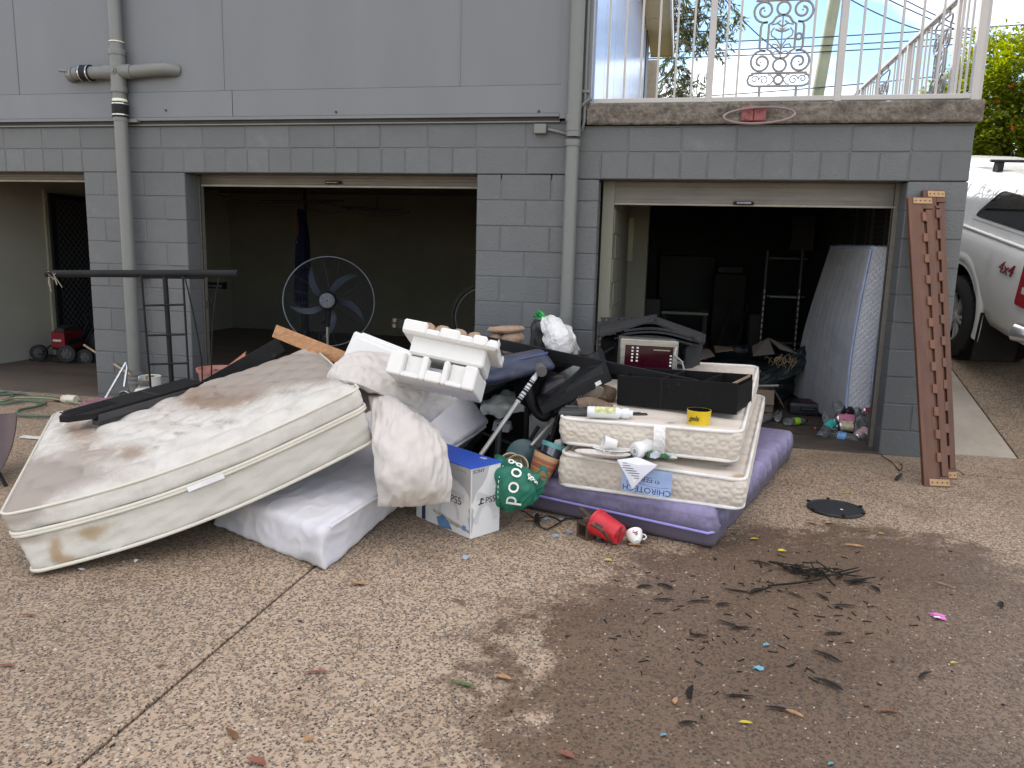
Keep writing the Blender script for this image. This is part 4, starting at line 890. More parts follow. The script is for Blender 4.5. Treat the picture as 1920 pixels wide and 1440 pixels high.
M_QUI = mat('cream_quilted_ticking', (.62, .56, .49), .75, v=.04, vs=4, b=.3, bs=90, bd=.002, attr=[('stain', (.38, .26, .15), 9), ('mould', (.035, .03, .028), 40), ('grime', (.22, .20, .18), 12)])
M_WPIPE = mat('white_piping', (.76, .74, .72), .6, b=.2)
def ogee(q, h, per, rows):
    """quilting lines: mirrored waves that meet in lens shapes"""
    best = 1
    for r in range(-1, rows + 1):
        for k in (0, 1):
            c = (r + .5 + (.5 if k else 0)) / rows; a = .5 / rows
            w = c + a * math.cos(2 * PI * q / per + (PI if k else 0)) * (1 if True else 0)
            best = min(best, abs(h - w) * rows)
    return best
def chiro(name_lbl, bot, top, stain_fn, W, Ln, H, nrm_rows=3):
    F_ = tri(bot, top); t = thing('mattress', name_lbl, 'mattress', bot[0])
    def dq(s, d, h, f, sg):
        if f == 2: return .006 * noise.noise((s * 6, d * 9, 1)) + (.004 * math.sin(d * 70 + 3 * noise.noise((s * 3, d * 3, 0))) if sg > 0 else 0) + (.02 * math.sin(PI * s) * math.sin(PI * d) if sg > 0 else 0)
        q = s * W if f == 1 else d * Ln
        g = ogee(q, h, .125, nrm_rows); return .0075 * min(1, g * 4.0) ** .6 + .012 * math.sin(PI * h) + .003 * noise.noise((s * 9, d * 9, h * 3))
    mb = soft_block(F_, (W, Ln, H), (150, 150, 26), .035, dq); o = mb.build('ticking', M_QUI, t, smooth=70)
    A = [stain_fn(*proj(WM[o] @ v.co)) for v in o.data.vertices]
    for i, k in enumerate(('stain', 'mould', 'grime')): setattr_f(o, k, [min(1, a[i]) for a in A])
    for h in (.03, .97): m = MB(); m.tube(edge_loop(F_, h, (W, Ln), .06, 26, .004), .0105, 6, True); m.build('piping', M_WPIPE, t, smooth=70)
    return t, F_
# purple foam
pf, pr_ = gnd(1337, 1031, -.028), gnd(1480, 861, -.028); dl = (gnd(1005, 958, -.028) - pf); dl = dl.normalized() * 1.37
dr = (pr_ - pf); dr = dr.normalized() * 2.12; H_ = V((0, 0, .198))
FP = tri((pf + dl, pf, pf + dr, pf + dl + dr), (pf + dl + H_, pf + H_ + V((-.012, .02, 0)), pf + dr + H_ + V((0, -.03, .01)), pf + dl + dr + H_))
M_PUR = mat('faded_purple_cover', (.235, .213, .35), .92, v=.12, vs=10, b=.5, bs=70, bd=.004, dirt=[((.16, .14, .27), 7, .5, .8), ((.07, .06, .11), 30, .6, .8), ((.40, .35, .58), 2.0, .5, .8)], attr=[('grime', (.10, .085, .12), 14)])
pur = thing('mattress', 'purple foam mattress lying on the ground under the cream ones', 'mattress', pf)
def dp(s, d, h, f, sg):
    v = .006 * noise.noise((s * 7, d * 9, h * 3))
    if f == 0 and sg > 0: v += .010 * math.sin(d * 75 + 2 * noise.noise((d * 6, h, 0))) * math.exp(-((h - .5) / .4) ** 2)
    return v + .010 * math.sin(PI * h) * (f != 2)
mb = soft_block(FP, (1.37, 2.12, .2), (70, 130, 14), .032, dp); po = mb.build('cover', M_PUR, pur, smooth=70)
setattr_f(po, 'grime', [min(1, max(0, .95 - abs((WM[po] @ v.co).z + .02) * 8) + .25 + (.35 if (WM[po] @ v.co).z < .13 else 0)) for v in po.data.vertices])
m = MB(); m.tube([FP(s, -.012, .53 - .10 * s) for s in np.linspace(.0, .985, 40)] + [FP(1.004, .008, .43), FP(1.006, .04, .50)], .0075, 6); m.build('zip_piping', mat('violet_piping', (.30, .28, .66), .6), pur, smooth=70)
# lower cream mattress
l0, l1 = at(1047, 909, Z=.168), at(1390, 956, Z=.168); l1b = at(1428, 790, Y=-.42); LB = at(1432, 742, Y=-.40)
LBb = V((LB.x - .01, LB.y, LB.z - .17)); wd = (l0 - l1)
lt0, lt1 = V((l0.x + .01, l0.y + .01, .335)), V((l1.x + .004, l1.y - .0, 0)); lt1.z = at(1403, 901, Y=l1.y).z
lt0.z = at(1050, 850, Y=l0.y).z
def stn(x, y):
    s = .9 * G(x, y, 1064, 854, 14, 5) + .9 * G(x, y, 1385, 893, 18, 5) + .55 * G(x, y, 1290, 808, 24, 6) + .35 * G(x, y, 1075, 812, 16, 8) + .12
    m = .6 * G(x, y, 1290, 816, 7, 5) + .7 * G(x, y, 1258, 793, 16, 3) + .55 * G(x, y, 1372, 678 + 20, 6, 3) + .6 * G(x, y, 1362, 873, 20, 4) + .5 * G(x, y, 1060, 894, 2, 4) + .22 * G(x, y, 1330, 880, 60, 10)
    return s, m, .18 + .3 * G(x, y, 1140, 905, 120, 10) + .3 * G(x, y, 1300, 700, 120, 20) + .35 * G(x, y, 1200, 860, 120, 8)
_, FL = chiro('lower cream quilted mattress with a blue label between purple foam and upper mattress', (l0, l1, LBb, LBb + wd * .98), (lt0, lt1, LB, LB + wd * .98 + V((0, 0, .0))), stn, .96, 1.9, .17)
u0, u1 = V((lt0.x, lt0.y + .05, lt0.z + .012)), V((lt1.x - .075, lt1.y + .16, lt1.z + .012))
u0 = at(1053, 830, Y=-2.07); u1 = at(1378, 867, Y=-2.17)
ut0, ut1 = at(1051, 783, Y=-2.06), at(1390, 810, Y=-2.18); UB = at(1420, 686, Y=-.5); UBb = UB - V((.0, 0, .20)); wd2 = u0 - u1
_, FU = chiro('upper cream quilted mattress under the black shelf unit', (u0, u1, UBb, UBb + wd2), (ut0, ut1, UB, at(1150, 672, Y=-.45)), stn, .95, 1.7, .21)
def on_face(F_, s, h, off=.016): return F_(s, 0, h) + V((-.03, -1, 0)) * off
# printed label on the lower mattress
lab = thing('mattress_label', 'pale blue printed label hanging upside down on the lower cream mattress', 'label', on_face(FL, .4, .3))
c00, c10, c11, c01 = at(1165, 917, Y=-2.245), at(1257, 933, Y=-2.28), at(1261, 886, Y=-2.29), at(1169, 872, Y=-2.25)
c00, c10, c11, c01 = [p + V((0, -.012, 0)) for p in (c00, c10, c11, c01)]
m = MB(); m.hexa([c00, c10, c11, c01], [p + V((0, -.0025, 0)) for p in (c00, c10, c11, c01)]); m.build('label_cloth', mat('blue_label', (.36, .50, .80), .6, v=.22, vs=6), lab)
lx = (c00 - c10).normalized(); lz = (c00 - c01).normalized(); ln = lz.cross(lx) * -1; ln = V((0, -1, 0)) if ln.y > 0 else ln
def lm(u, v): o = c00 * (1 - u) * (1 - v) + c10 * u * (1 - v) + c11 * u * v + c01 * (1 - u) * v + V((0, -.0032, 0)); y = lz; x = lx; z = x.cross(y); return MX(((x.x, y.x, z.x, o.x), (x.y, y.y, z.y, o.y), (x.z, y.z, z.z, o.z), (0, 0, 0, 1)))
M_NAVY = mat('navy_print', (.02, .035, .10), .6)
text_mesh('CHIROTECH', .044, M_NAVY, 'lettering', lab, lm(.51, .17), .0006)
text_mesh('SLEEP', .038, M_NAVY, 'lettering', lab, lm(.58, .60), .0006)
text_mesh('australia', .014, M_NAVY, 'lettering', lab, lm(.70, .86), .0006) if False else None
m = MB(); m.tube([lm(u, .38 + .05 * math.sin(u * 7)) @ V((0, 0, 0)) for u in np.linspace(.12, .95, 30)], .0022, 5); m.tube([lm(.14 + .04 * math.cos(a) , .38 + .07 * math.sin(a)) @ V((0, 0, 0)) for a in np.linspace(0, 5, 16)], .0022, 5); m.build('print_line', mat('grey_print', (.30, .28, .42), .6), lab)
# napkin over it
nk = [at(1157, 862, Y=-2.30), at(1196, 857, Y=-2.22), at(1233, 872, Y=-2.31), at(1208, 893, Y=-2.33), at(1186, 917, Y=-2.315), at(1170, 885, Y=-2.33)]
nc = at(1195, 872, Y=-2.325); m = MB(); m.add(nk + [nc] + [p + V((0, .004, -.003)) for p in nk], [(i, (i + 1) % 6, 6) for i in range(6)] + [tuple(range(7, 13))] + [(i, (i + 1) % 6, 7 + (i + 1) % 6, 7 + i) for i in range(6)])
nko = m.build('paper_sheet', mat('white_paper', (.72, .73, .80), .7, v=.05, b=.3, bs=30), smooth=50, base=nc); tag(nko, 'crumpled white printed paper hanging over the blue label', 'paper')
for i in range(5):
    q = at(1172 + i * 5.5, 868 + i * 5, Y=-2.334); m = MB(); 
    for k in range(3): a = q + V((0, 0, -.012 * k)); m.box((a.x - .012, a.y - .001, a.z - .002), (a.x + .012, a.y + .0, a.z + .001))
    m.build('print_line', M_NAVY, nko)
m = MB(); tp = [at(1226, 796, Y=-2.17), at(1246, 797, Y=-2.17)]
m.sheet(lambda u, v: at(1226 + 22 * u - 1 * v, 797 + 55 * v, Y=-2.168 - .028 * math.sin(PI * min(v * 1.1, 1)) + .004 * noise.noise((u * 5, v * 9, 0))), 8, 20); tag(m.build('paper_strip', mat('tissue_paper', (.74, .73, .73), .8, b=.5, bs=60), base=at(1236, 825, Y=-2.18)), 'white tissue strip hanging down the front of the upper cream mattress', 'paper')
# leaning grey mattress in the right garage
g0, g1, g2, g3 = at(1586, 812, Y=.62), at(1634, 813, Y=.62), at(1682, 462, Y=.62), at(1634, 460, Y=.62)
f0, f3 = at(1484, 740, Y=2.1), at(1557, 459, Y=2.1); f1, f2 = f0 + (g1 - g0) * .95, f3 + (g2 - g3) * .95
FG = tri((g0, g1, f1, f0), (g3, g2, f2, f3))
def curve_g(w, s, d, h): return w + V((-.045 * math.sin(PI * min(1, max(0, h)) ** .8) + .0, 0, 0))
M_GRY = mat('grey_blue_ticking', (.50, .51, .55), .8, v=.08, vs=3, b=.35, bs=50, stretch=(1, 1, 3), dirt=[((.36, .37, .41), 2, .5, .8)])
M_QGR = mat('pale_grey_quilt', (.56, .58, .65), .75, v=.05, vs=4, b=.2)
gm = thing('mattress', 'grey blue mattress standing on its side and leaning on the right garage wall', 'mattress', g0)
def dg_(s, d, h, f, sg):
    if f == 1:
        a = s * .22; b_ = h * 1.5; k = 1 / .052; g = min(abs(math.sin(PI * (a + b_) * k)), abs(math.sin(PI * (a - b_) * k))); return .005 * min(1, g * 1.5)
    return .006 * noise.noise((s * 5, d * 5, h * 5)) + (.0014 * math.sin(d * 60 + noise.noise((d * 5, h * 3, 0)) * 4) if f == 0 else 0)
mb = soft_block(FG, (.22, 1.6, 1.5), (56, 60, 300), .03, dg_, 0, 1, curve_g); go_ = mb.build('ticking', M_GRY, gm, smooth=70)
go_.data.materials.append(M_QGR)
for p in go_.data.polygons:
    w = WM[go_] @ p.center
    if abs((p.normal).y) > .75 and w.y < .75: p.material_index = 1
M_BPIPE = mat('pale_blue_piping', (.36, .46, .72), .6)
for s_ in (.012, .985): m = MB(); m.tube([curve_g(FG(s_, -.006, h), s_, 0, h) for h in np.linspace(.02, .98, 40)], .010, 6); m.build('piping', M_BPIPE, gm, smooth=70)
m = MB(); m.tube([curve_g(FG(.01, d, .99), .01, d, .99) for d in np.linspace(0, 1, 20)], .010, 6); m.build('piping', M_BPIPE, gm, smooth=70)

# ------------------------------------------------------------------ polystyrene, pulp trays, timber in the middle of the heap
M_POLY = mat('white_polystyrene', (.74, .74, .73), .7, v=.02, vs=30, b=.25, bs=160, bd=.002, dirt=[((.72, .71, .66), 3, .6, .9)])
def foam_tray(L_, H_, D_, notches, pockets, t=.05, flip=False):
    """moulded tray: front and back walls with notches cut from the upper edge and recessed pockets, floor, end walls"""
    mb = MB()
    xs = sorted({0, L_, *[v for n in notches for v in n[:2]], *[v for n in pockets for v in n[:2]]})
    for a, b in zip(xs, xs[1:]):
        c = (a + b) / 2; h = H_; y0 = 0
        for n in notches:
            if n[0] <= c <= n[1]: h = H_ - n[2]
        for n in pockets:
            if n[0] <= c <= n[1]: y0 = n[2]
        for (ya, yb) in ((y0, t + .02), (D_ - t, D_)): mb.box((a - .0004, ya, 0), (b + .0004, yb, h), None, .007)
        if y0: mb.box((a - .001, .001, 0), (b + .001, y0 + .01, .018), None, .004)
    mb.box((.01, t + .06, .01), (L_ - .01, D_ - .01, H_ - .03)); mb.box((.002, t * .5, .002), (L_ - .002, D_ - t * .5, t * .6)); mb.box((0, .012, 0), (t, D_ - .012, H_ * .96), None, .008); mb.box((L_ - t, .012, 0), (L_, D_ - .012, H_ * .96), None, .008)
    return mb
YT = -2.52
Mt = fr(at(722, 697, Y=YT), at(886, 733, Y=YT + .02), at(732, 648, Y=YT + .05)); La = (at(886, 733, Y=YT + .02) - at(722, 697, Y=YT)).length
t1 = foam_tray(La, .12, .34, [(La * .44, La * .62, .065)], [(La * .17, La * .37, .05), (La * .68, La * .86, .05)]); t1.v = [Mt @ p for p in t1.v]
tag(t1.build('foam_tray', M_POLY, base=Mt.translation, smooth=30), 'lower white polystyrene tray with a wide notch resting on the bent pillow', 'packaging')
o2 = at(766, 661, Y=YT + .08); e2 = at(905, 690, Y=YT + .11); Mt = fr(o2, e2, at(774, 625, Y=YT + .12)); Lb = (e2 - o2).length
t2 = MB(); t2.box((0, 0, 0), (Lb, .28, .10), None, .01)
for a, b, h in ((-.05, .07, .05), (.07, .14, .02), (.14, .24, .042), (.24, .31, .024), (.31, .38, .04), (.38, .44, .02), (.44, Lb + .05, .038)):
    t2.box((a - .0005, -.05, .095), (b + .0005, .03, .11 + h), None, .008); t2.box((a, .27, .095), (b, .33, .11 + h), None, .008)
t2.box((-.05, -.04, .09), (Lb + .05, .32, .125), None, .006); t2.box((-.05, -.03, .12), (-.0, .32, .15), None, .008); t2.box((Lb, -.03, .12), (Lb + .05, .32, .145), None, .008); t2.box((.02, .05, .1), (Lb - .02, .26, .13), None, .006)
t2.v = [Mt @ p for p in t2.v]; tag(t2.build('foam_tray', M_POLY, base=o2, smooth=30), 'upper white polystyrene tray with a toothed rim stacked on the lower tray', 'packaging')
Mt = fr(at(640, 672, Y=-1.45), at(735, 712, Y=-1.6), at(662, 625, Y=-1.40))
t3 = MB(); t3.box((0, 0, 0), (.55, .28, .20), None, .012); t3.box((.05, -.012, .03), (.50, .01, .17), None, .008); t3.box((.04, .03, .19), (.51, .25, .212), None, .008); t3.v = [Mt @ p for p in t3.v]
tag(t3.build('foam_block', M_POLY, base=Mt.translation, smooth=30), 'white polystyrene block behind the brown plank and the pillow', 'packaging')
M_PULP = mat('brown_pulp', (.34, .235, .165), .95, v=.2, vs=30, b=.9, bs=110, bd=.006)
def pulp(Mt, L_, D_, H_, n, lbl, rows=1):
    mb = MB()
    def f(u, v):
        b = abs(math.sin(PI * u * n)) ** .45; hh = H_ * (.45 + .55 * b) * (min(1, min(u, 1 - u) * 14) ** .5) * (min(1, min(v, 1 - v) * 5) ** .5)
        return (u * L_, v * D_, hh + .004 * noise.noise((u * 20, v * 9, n)))
    mb.sheet(f, 60, 16); mb.sheet(lambda u, v: (u * L_, (1 - v) * D_, -.004), 4, 4)
    for r_ in range(rows): 
        for i in range(n): mb.box(((i + .18) / n * L_, .003, -.05 - .06 * r_), ((i + .82) / n * L_, D_ * .9, .004 - .06 * r_), None, .018)
    mb.v = [Mt @ p for p in mb.v]; return tag(mb.build('pulp_tray', M_PULP, base=Mt.translation, smooth=60), lbl, 'packaging')
Mt = fr(at(783, 619, Y=YT + .10), at(876, 638, Y=YT + .14), at(785, 590, Y=YT + .12)); pulp(Mt, .33, .16, .055, 4, 'brown pulp packing tray lying on top of the toothed polystyrene', 0)
Mt = fr(at(916, 688, Y=-1.2), at(957, 690, Y=-1.25), at(918, 630, Y=-1.2))
m = MB()
for z, n in ((0, 3), (.075, 2), (.15, 2)):
    for i in range(n): m.box((i * .18 / n, 0, z), ((i + .94) * .18 / n, .2, z + .068), None, .022)
m.box((-.01, -.01, .222), (.175, .21, .262), None, .018); m.v = [Mt @ p for p in m.v]
tag(m.build('pulp_tray', M_PULP, base=Mt.translation, smooth=50), 'stack of brown pulp packing pieces behind the dirty blue case', 'packaging')
M_PINE = mat('orange_pine', (.40, .20, .085), .55, v=.3, vs=4, stretch=(1, 12, 12), dirt=[((.25, .11, .045), 6, .55, .8)])
a, b = at(515, 628, Y=-.95), at(662, 688, Y=-1.35); Mt = fr(a, b, at(528, 612, Y=-.95)); Lp = (b - a).length
m = MB(); m.box((0, -.02, -.02), (Lp + .25, .05, .075), None, .004); m.v = [Mt @ p for p in m.v]; tag(m.build('timber_plank', M_PINE, base=a), 'short orange brown plank sticking up behind the stained mattress', 'plank')
# rolled dark frame behind the mattress, left of the plank
a, b = at(400, 722, Y=-.9), at(530, 648, Y=-.8); Mt = fr(a, b, at(395, 700, Y=-.9)); m = MB(); m.box((-.12, -.02, -.05), ((b - a).length, .02, .07), None, .004); m.v = [Mt @ p for p in m.v]
tag(m.build('dark_board', M_BLACKM, base=a), 'dark brown board rising behind the stained mattress next to the plant pot', 'board')

# ------------------------------------------------------------------ middle of the heap
M_NAVYC = mat('dirty_navy_case', (.035, .045, .085), .6, v=.3, vs=8, b=.4, bs=50, dirt=[((.14, .115, .07), 6, .5, .68), ((.02, .02, .025), 3, .5, .7)])
a, b, c = at(858, 716, Y=-1.55), at(1040, 690, Y=-1.60), at(1030, 655, Y=-1.4)
q0 = [at(868, 732, Y=-1.85), at(1045, 690, Y=-1.72), at(1036, 690, Y=-1.2), at(862, 735, Y=-1.2)]; q1 = [at(866, 690, Y=-1.8), at(1020, 655, Y=-1.66), at(1010, 650, Y=-1.15), at(860, 688, Y=-1.15)]
cs = thing('suitcase', 'dirty navy blue soft case lying tilted beside the polystyrene', 'suitcase', q0[0])
FC = tri(q0, q1); mb = soft_block(FC, (.66, .5, .2), (40, 20, 12), .045, lambda s, d, h, f, sg: .008 * noise.noise((s * 6, d * 5, h * 4)) + .014 * math.sin(PI * s)); mb.build('case_body', M_NAVYC, cs, smooth=70)
m = MB(); m.tube(edge_loop(FC, .78, (.66, .5), .05, 10, .008), .006, 5, True); m.build('zip_edge', mat('blue_zip', (.05, .075, .20), .6), cs)
# grey crutch tube with sticker
M_ALU = mat('dull_aluminium', (.42, .42, .40), .4, m=.5)
a, b = at(900, 855, Y=-2.1), at(1012, 694, Y=-1.85); cr_ = thing('walking_stick', 'pale metal tube with a printed sticker leaning out of the heap', 'stick', a)
m = MB(); m.tube([a - (b - a) * .15, b], .0125, 12); m.build('tube', M_ALU, cr_, smooth=50)
dn = (b - a).normalized(); m = MB(); m.tube([b + dn * -.005 + V((.02, -.03, .0)), b + dn * .01 + V((-.01, .03, 0))], .030, 16); m.build('rubber_foot', mat('grey_rubber', (.10, .10, .098), .7), cr_, smooth=50)
m = MB(); m.tube([a + (b - a) * .62, a + (b - a) * .92], .0150, 12); sk = m.build('sticker', mat('pale_sticker', (.5, .51, .55), .5), cr_, smooth=50)
m = MB()
for i in range(8): q = a + (b - a) * (.64 + .032 * i); m.tube([q, q + dn * (.006 if i % 3 else .014)], .0154, 12)
m.build('print_mark', M_BLACKM, cr_)
# black bar laid across
a, b = at(735, 604, Y=-1.2), at(1308, 724, Y=-1.72); nb = 24; bar = thing('metal_strap', 'long flat black bar laid across the whole heap from foam to shelf', 'bar', a)
Mt = fr(a, b, at(734, 590, Y=-1.2)); Lg = (b - a).length; m = MB(); m.box((0, -.006, -.03), (Lg * .1, .006, .03), None, .003); m.box((Lg * .1, -.006, -.032), (Lg, .006, .036), None, .003); m.v = [Mt @ p for p in m.v]; m.build('flat_bar', M_BLACKM, bar)
m = MB()
for x_, z_ in ((.03, .018), (.03, -.018), (Lg - .02, .014), (Lg - .06, -.03)): m.tube([(x_, -.016, z_), (x_, .0, z_)], .014, 10, m=Mt)
m.build('rivet', mat('bolt_brown', (.14, .11, .07), .4, m=.5), bar)
# black screen leaning
M_SCR = mat('black_gloss_plastic', (.012, .012, .014), .18, v=.2, dirt=[((.06, .06, .062), 9, .55, .8)], stretch=(1, 6, 1))
s0, s1, s2, s3 = at(1012, 764, Y=-1.95), at(1142, 700, Y=-1.78), at(1128, 652, Y=-1.35), at(1000, 728, Y=-1.45)
scn = thing('monitor', 'black flat screen lying tilted with its glossy side up in the heap', 'monitor', s0)
nrm_ = (s1 - s0).cross(s3 - s0).normalized(); 
m = MB(); m.hexa([p - nrm_ * .045 for p in (s0, s1, s2, s3)], [s0, s1, s2, s3]); m.build('casing', M_BLACKM, scn)
ins = lambda u, v: (s0 * (1 - u) + s1 * u) * (1 - v) + (s3 * (1 - u) + s2 * u) * v
m = MB(); q = [ins(.06, .08), ins(.94, .08), ins(.94, .92), ins(.06, .92)]; m.hexa([p + nrm_ * .001 for p in q], [p + nrm_ * .004 for p in q]); m.build('screen', M_SCR, scn)
m = MB(); q = [ins(.78, -.001), ins(.86, -.001)]; m.hexa([q[0] - nrm_ * .012, q[1] - nrm_ * .012, q[1] - nrm_ * .034, q[0] - nrm_ * .034], [p + V((0, -.004, -.001)) for p in (q[0] - nrm_ * .012, q[1] - nrm_ * .012, q[1] - nrm_ * .034, q[0] - nrm_ * .034)]); m.build('sticker', mat('white_sticker', (.6, .6, .6), .5), scn)
# keyboard-like speckled black case below it
a = at(1010, 760, Y=-1.7); m = MB(); q0 = [at(1005, 770, Y=-1.75), at(1080, 745, Y=-1.7), at(1070, 735, Y=-1.4), at(1000, 755, Y=-1.4)]; q1 = [at(1020, 715, Y=-1.7), at(1062, 705, Y=-1.65), at(1060, 700, Y=-1.4), at(1015, 705, Y=-1.4)]
mb = soft_block(tri(q0, q1), (.3, .3, .2), (14, 10, 10), .05); tag(mb.build('black_bag', mat('speckled_black', (.012, .013, .018), .5, dirt=[((.2, .2, .22), 120, .66, .72)]), smooth=70, base=q0[0]), 'small speckled black bag under the tilted screen', 'bag')
# green plastic crate
M_CRT = mat('dark_green_plastic', (.018, .05, .042), .45, v=.15)
k0, k1, k2 = at(905, 880, Y=-1.12), at(1070, 765, Y=-.95), at(900, 775, Y=-1.0); Mt = fr(k0, k1, k2); Lk, Hk = (k1 - k0).length, .42
crt = thing('crate', 'dark green plastic crate with round holes lying on its side in the heap', 'crate', k0)
mbp = []
def plate_holes(Lp, Hp, nx, nz, r):
    mb = MB(); cw, ch = Lp / nx, Hp / nz
    for i in range(nx):
        for k in range(nz):
            cx, cz = (i + .5) * cw, (k + .5) * ch; n = 16
            inn_ = [(cx + r * math.cos(2 * PI * j / n + PI / 4), cz + r * math.sin(2 * PI * j / n + PI / 4)) for j in range(n)]; outr = []
            for j in range(n):
                a = 2 * PI * j / n + PI / 4; c_, s_ = math.cos(a), math.sin(a); m_ = max(abs(c_), abs(s_)); outr.append((cx + cw / 2 * c_ / m_, cz + ch / 2 * s_ / m_))
            for j in range(n):
                q = (j + 1) % n
                mb.hexa([(inn_[j][0], 0, inn_[j][1]), (outr[j][0], 0, outr[j][1]), (outr[q][0], 0, outr[q][1]), (inn_[q][0], 0, inn_[q][1])], [(inn_[j][0], .008, inn_[j][1]), (outr[j][0], .008, outr[j][1]), (outr[q][0], .008, outr[q][1]), (inn_[q][0], .008, inn_[q][1])])
    return mb
m = plate_holes(Lk, Hk * .8, 4, 2, .05); m.v = [Mt @ p for p in m.v]; m.build('crate_floor', M_CRT, crt)
m = MB(); m.box((0, -.25, 0), (.012, 0, Hk * .8)); m.box((0, -.25, Hk * .8), (Lk, 0, Hk * .8 + .012)); m.box((0, -.26, -.012), (Lk, 0, 0)); m.box((-.01, -.275, Hk * .8), (Lk, -.25, Hk * .8 + .02)); m.v = [Mt @ p for p in m.v]; m.build('crate_wall', M_CRT, crt)
# green paddle disc with shaft
pc_ = at(980, 855, Y=-1.95); mm_ = fr(pc_, at(1000, 830, Y=-1.85), at(965, 840, Y=-2.05)); pd = thing('paddle', 'dark teal oval paddle on a dull metal shaft behind the green bag', 'paddle', pc_)
m = MB(); m.lathe([(0, -.008), (.085, -.006), (.095, 0), (.085, .006), (0, .010)], 24, fr(pc_, at(1003, 832, Y=-1.90), at(975, 862, Y=-2.25)) @ RX(0) @ MX.Scale(1.05, 4, V((1, 0, 0)))); m.build('blade', mat('teal_plastic', (.025, .07, .085), .35), pd, smooth=40)
m = MB(); m.tube([at(996, 836, Y=-1.93), at(1078, 745, Y=-1.6)], .010, 8); m.build('shaft', M_ALU, pd, smooth=50)
# open black post beside the box
m = MB(); a = at(932, 855, Y=-2.05); b = at(937, 796, Y=-2.0); m.tube([a - (b - a) * .8, b], .016, 12, cap=False); m.tube([a, b - V((0, 0, .003))], .012, 12); tag(m.build('black_post', M_BLACKM, smooth=50, base=a), 'short open black tube standing between the white sheet and the paddle', 'tube')
# white plastic tub in the gap, dark frame parts and cables
q0 = [at(985, 850, Y=-1.5), at(1015, 858, Y=-1.5), at(1022, 840, Y=-1.3), at(990, 832, Y=-1.3)]; q1 = [at(992, 775, Y=-1.5), at(1040, 795, Y=-1.5), at(1045, 785, Y=-1.3), at(998, 768, Y=-1.3)]
tag(soft_block(tri(q0, q1), (.15, .2, .25), (8, 8, 10), .02).build('plastic_tub', mat('pale_plastic', (.42, .45, .45), .4), smooth=60, base=q0[0]), 'pale plastic tub wedged deep in the heap behind the paddle shaft', 'tub')
for i, (p, q, yy) in enumerate([((975, 905), (1062, 770), -1.9), ((1000, 925), (1075, 800), -1.93), ((1030, 920), (1070, 835), -1.97)]):
    m = MB(); a, b = at(*p, Y=yy), at(*q, Y=yy + .3); m.tube([a, b], .012, 8); t_ = tag(m.build('black_rod', M_BLACKM, smooth=50, base=a), ('left', 'middle', 'right')[i] + ' one of three thin black rods slanting beside the cream mattresses', 'rod', 'thin black rods in the heap')
    c = a * .35 + b * .65; m = MB(); m.tube([c, c + (b - a).normalized() * .03], .0125, 8); m.build('copper_end', mat('copper_end', (.45, .25, .17), .35, m=.6), t_)
# dark mass of odds and ends that fills the heap: folded black fabric
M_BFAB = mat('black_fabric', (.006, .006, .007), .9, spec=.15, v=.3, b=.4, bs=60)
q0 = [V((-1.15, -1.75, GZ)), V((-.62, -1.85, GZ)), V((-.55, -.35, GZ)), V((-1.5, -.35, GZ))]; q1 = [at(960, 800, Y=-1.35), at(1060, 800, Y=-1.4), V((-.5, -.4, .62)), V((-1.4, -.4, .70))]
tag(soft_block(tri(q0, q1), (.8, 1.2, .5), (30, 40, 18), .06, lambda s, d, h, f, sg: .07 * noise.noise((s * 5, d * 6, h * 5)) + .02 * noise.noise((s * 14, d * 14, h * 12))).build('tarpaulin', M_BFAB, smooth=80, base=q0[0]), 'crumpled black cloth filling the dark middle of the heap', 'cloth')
# clear plastic wrap lumps
m = cushion([[at(905, 752, Y=-1.5), at(960, 738, Y=-1.45), at(1012, 728, Y=-1.4)], [at(900, 765, Y=-1.6), at(965, 755, Y=-1.6), at(1020, 745, Y=-1.5)], [at(905, 775, Y=-1.6), at(970, 770, Y=-1.6), at(1020, 760, Y=-1.55)]], .05, 20, 14, .02, 5)
tag(m.build('plastic_wrap', mat('grey_plastic_wrap', (.30, .32, .31), .3, v=.3, vs=9), smooth=60, base=at(960, 755, Y=-1.5)), 'crumpled grey plastic wrap under the dirty navy case', 'plastic wrap')
# black upright bag and white plastic bag against the wall
q0 = [at(985, 690, Y=-.75), at(1030, 695, Y=-.75), at(1032, 690, Y=-.5), at(990, 688, Y=-.5)]; q1 = [at(996, 602, Y=-.75), at(1029, 602, Y=-.75), at(1030, 598, Y=-.55), at(998, 598, Y=-.55)]
q0 = [V((p.x, p.y, p.z - .35)) for p in q0]
tag(soft_block(tri(q0, q1), (.2, .22, .7), (12, 12, 30), .05, lambda s, d, h, f, sg: .012 * noise.noise((s * 4, d * 4, h * 9))).build('black_case', mat('black_leatherette', (.016, .016, .018), .45, b=.4, bs=30), smooth=70, base=q0[0]), 'upright black padded case leaning on the block wall beside the white bag', 'case')
wbag = thing('plastic_bag', 'stuffed white plastic bag with green ties against the grey wall', 'bag', at(1055, 660, Y=-.5))
cb = at(1052, 640, Y=-.6)
P = [[at(1015, 598, Y=-.62), at(1035, 598, Y=-.66), at(1052, 610, Y=-.6)], [at(1026, 630, Y=-.72), at(1050, 632, Y=-.85), at(1072, 640, Y=-.62)], [at(1030, 672, Y=-.72), at(1058, 678, Y=-.85), at(1086, 668, Y=-.62)]]
M_PBAG = mat('white_bag_plastic', (.72, .72, .72), .3, v=.03, b=.9, bs=16, bd=.03)
cushion(P, .12, 60, 60, .010, 21, .42, .5).build('bag_body', M_PBAG, wbag, smooth=60)
m = MB()
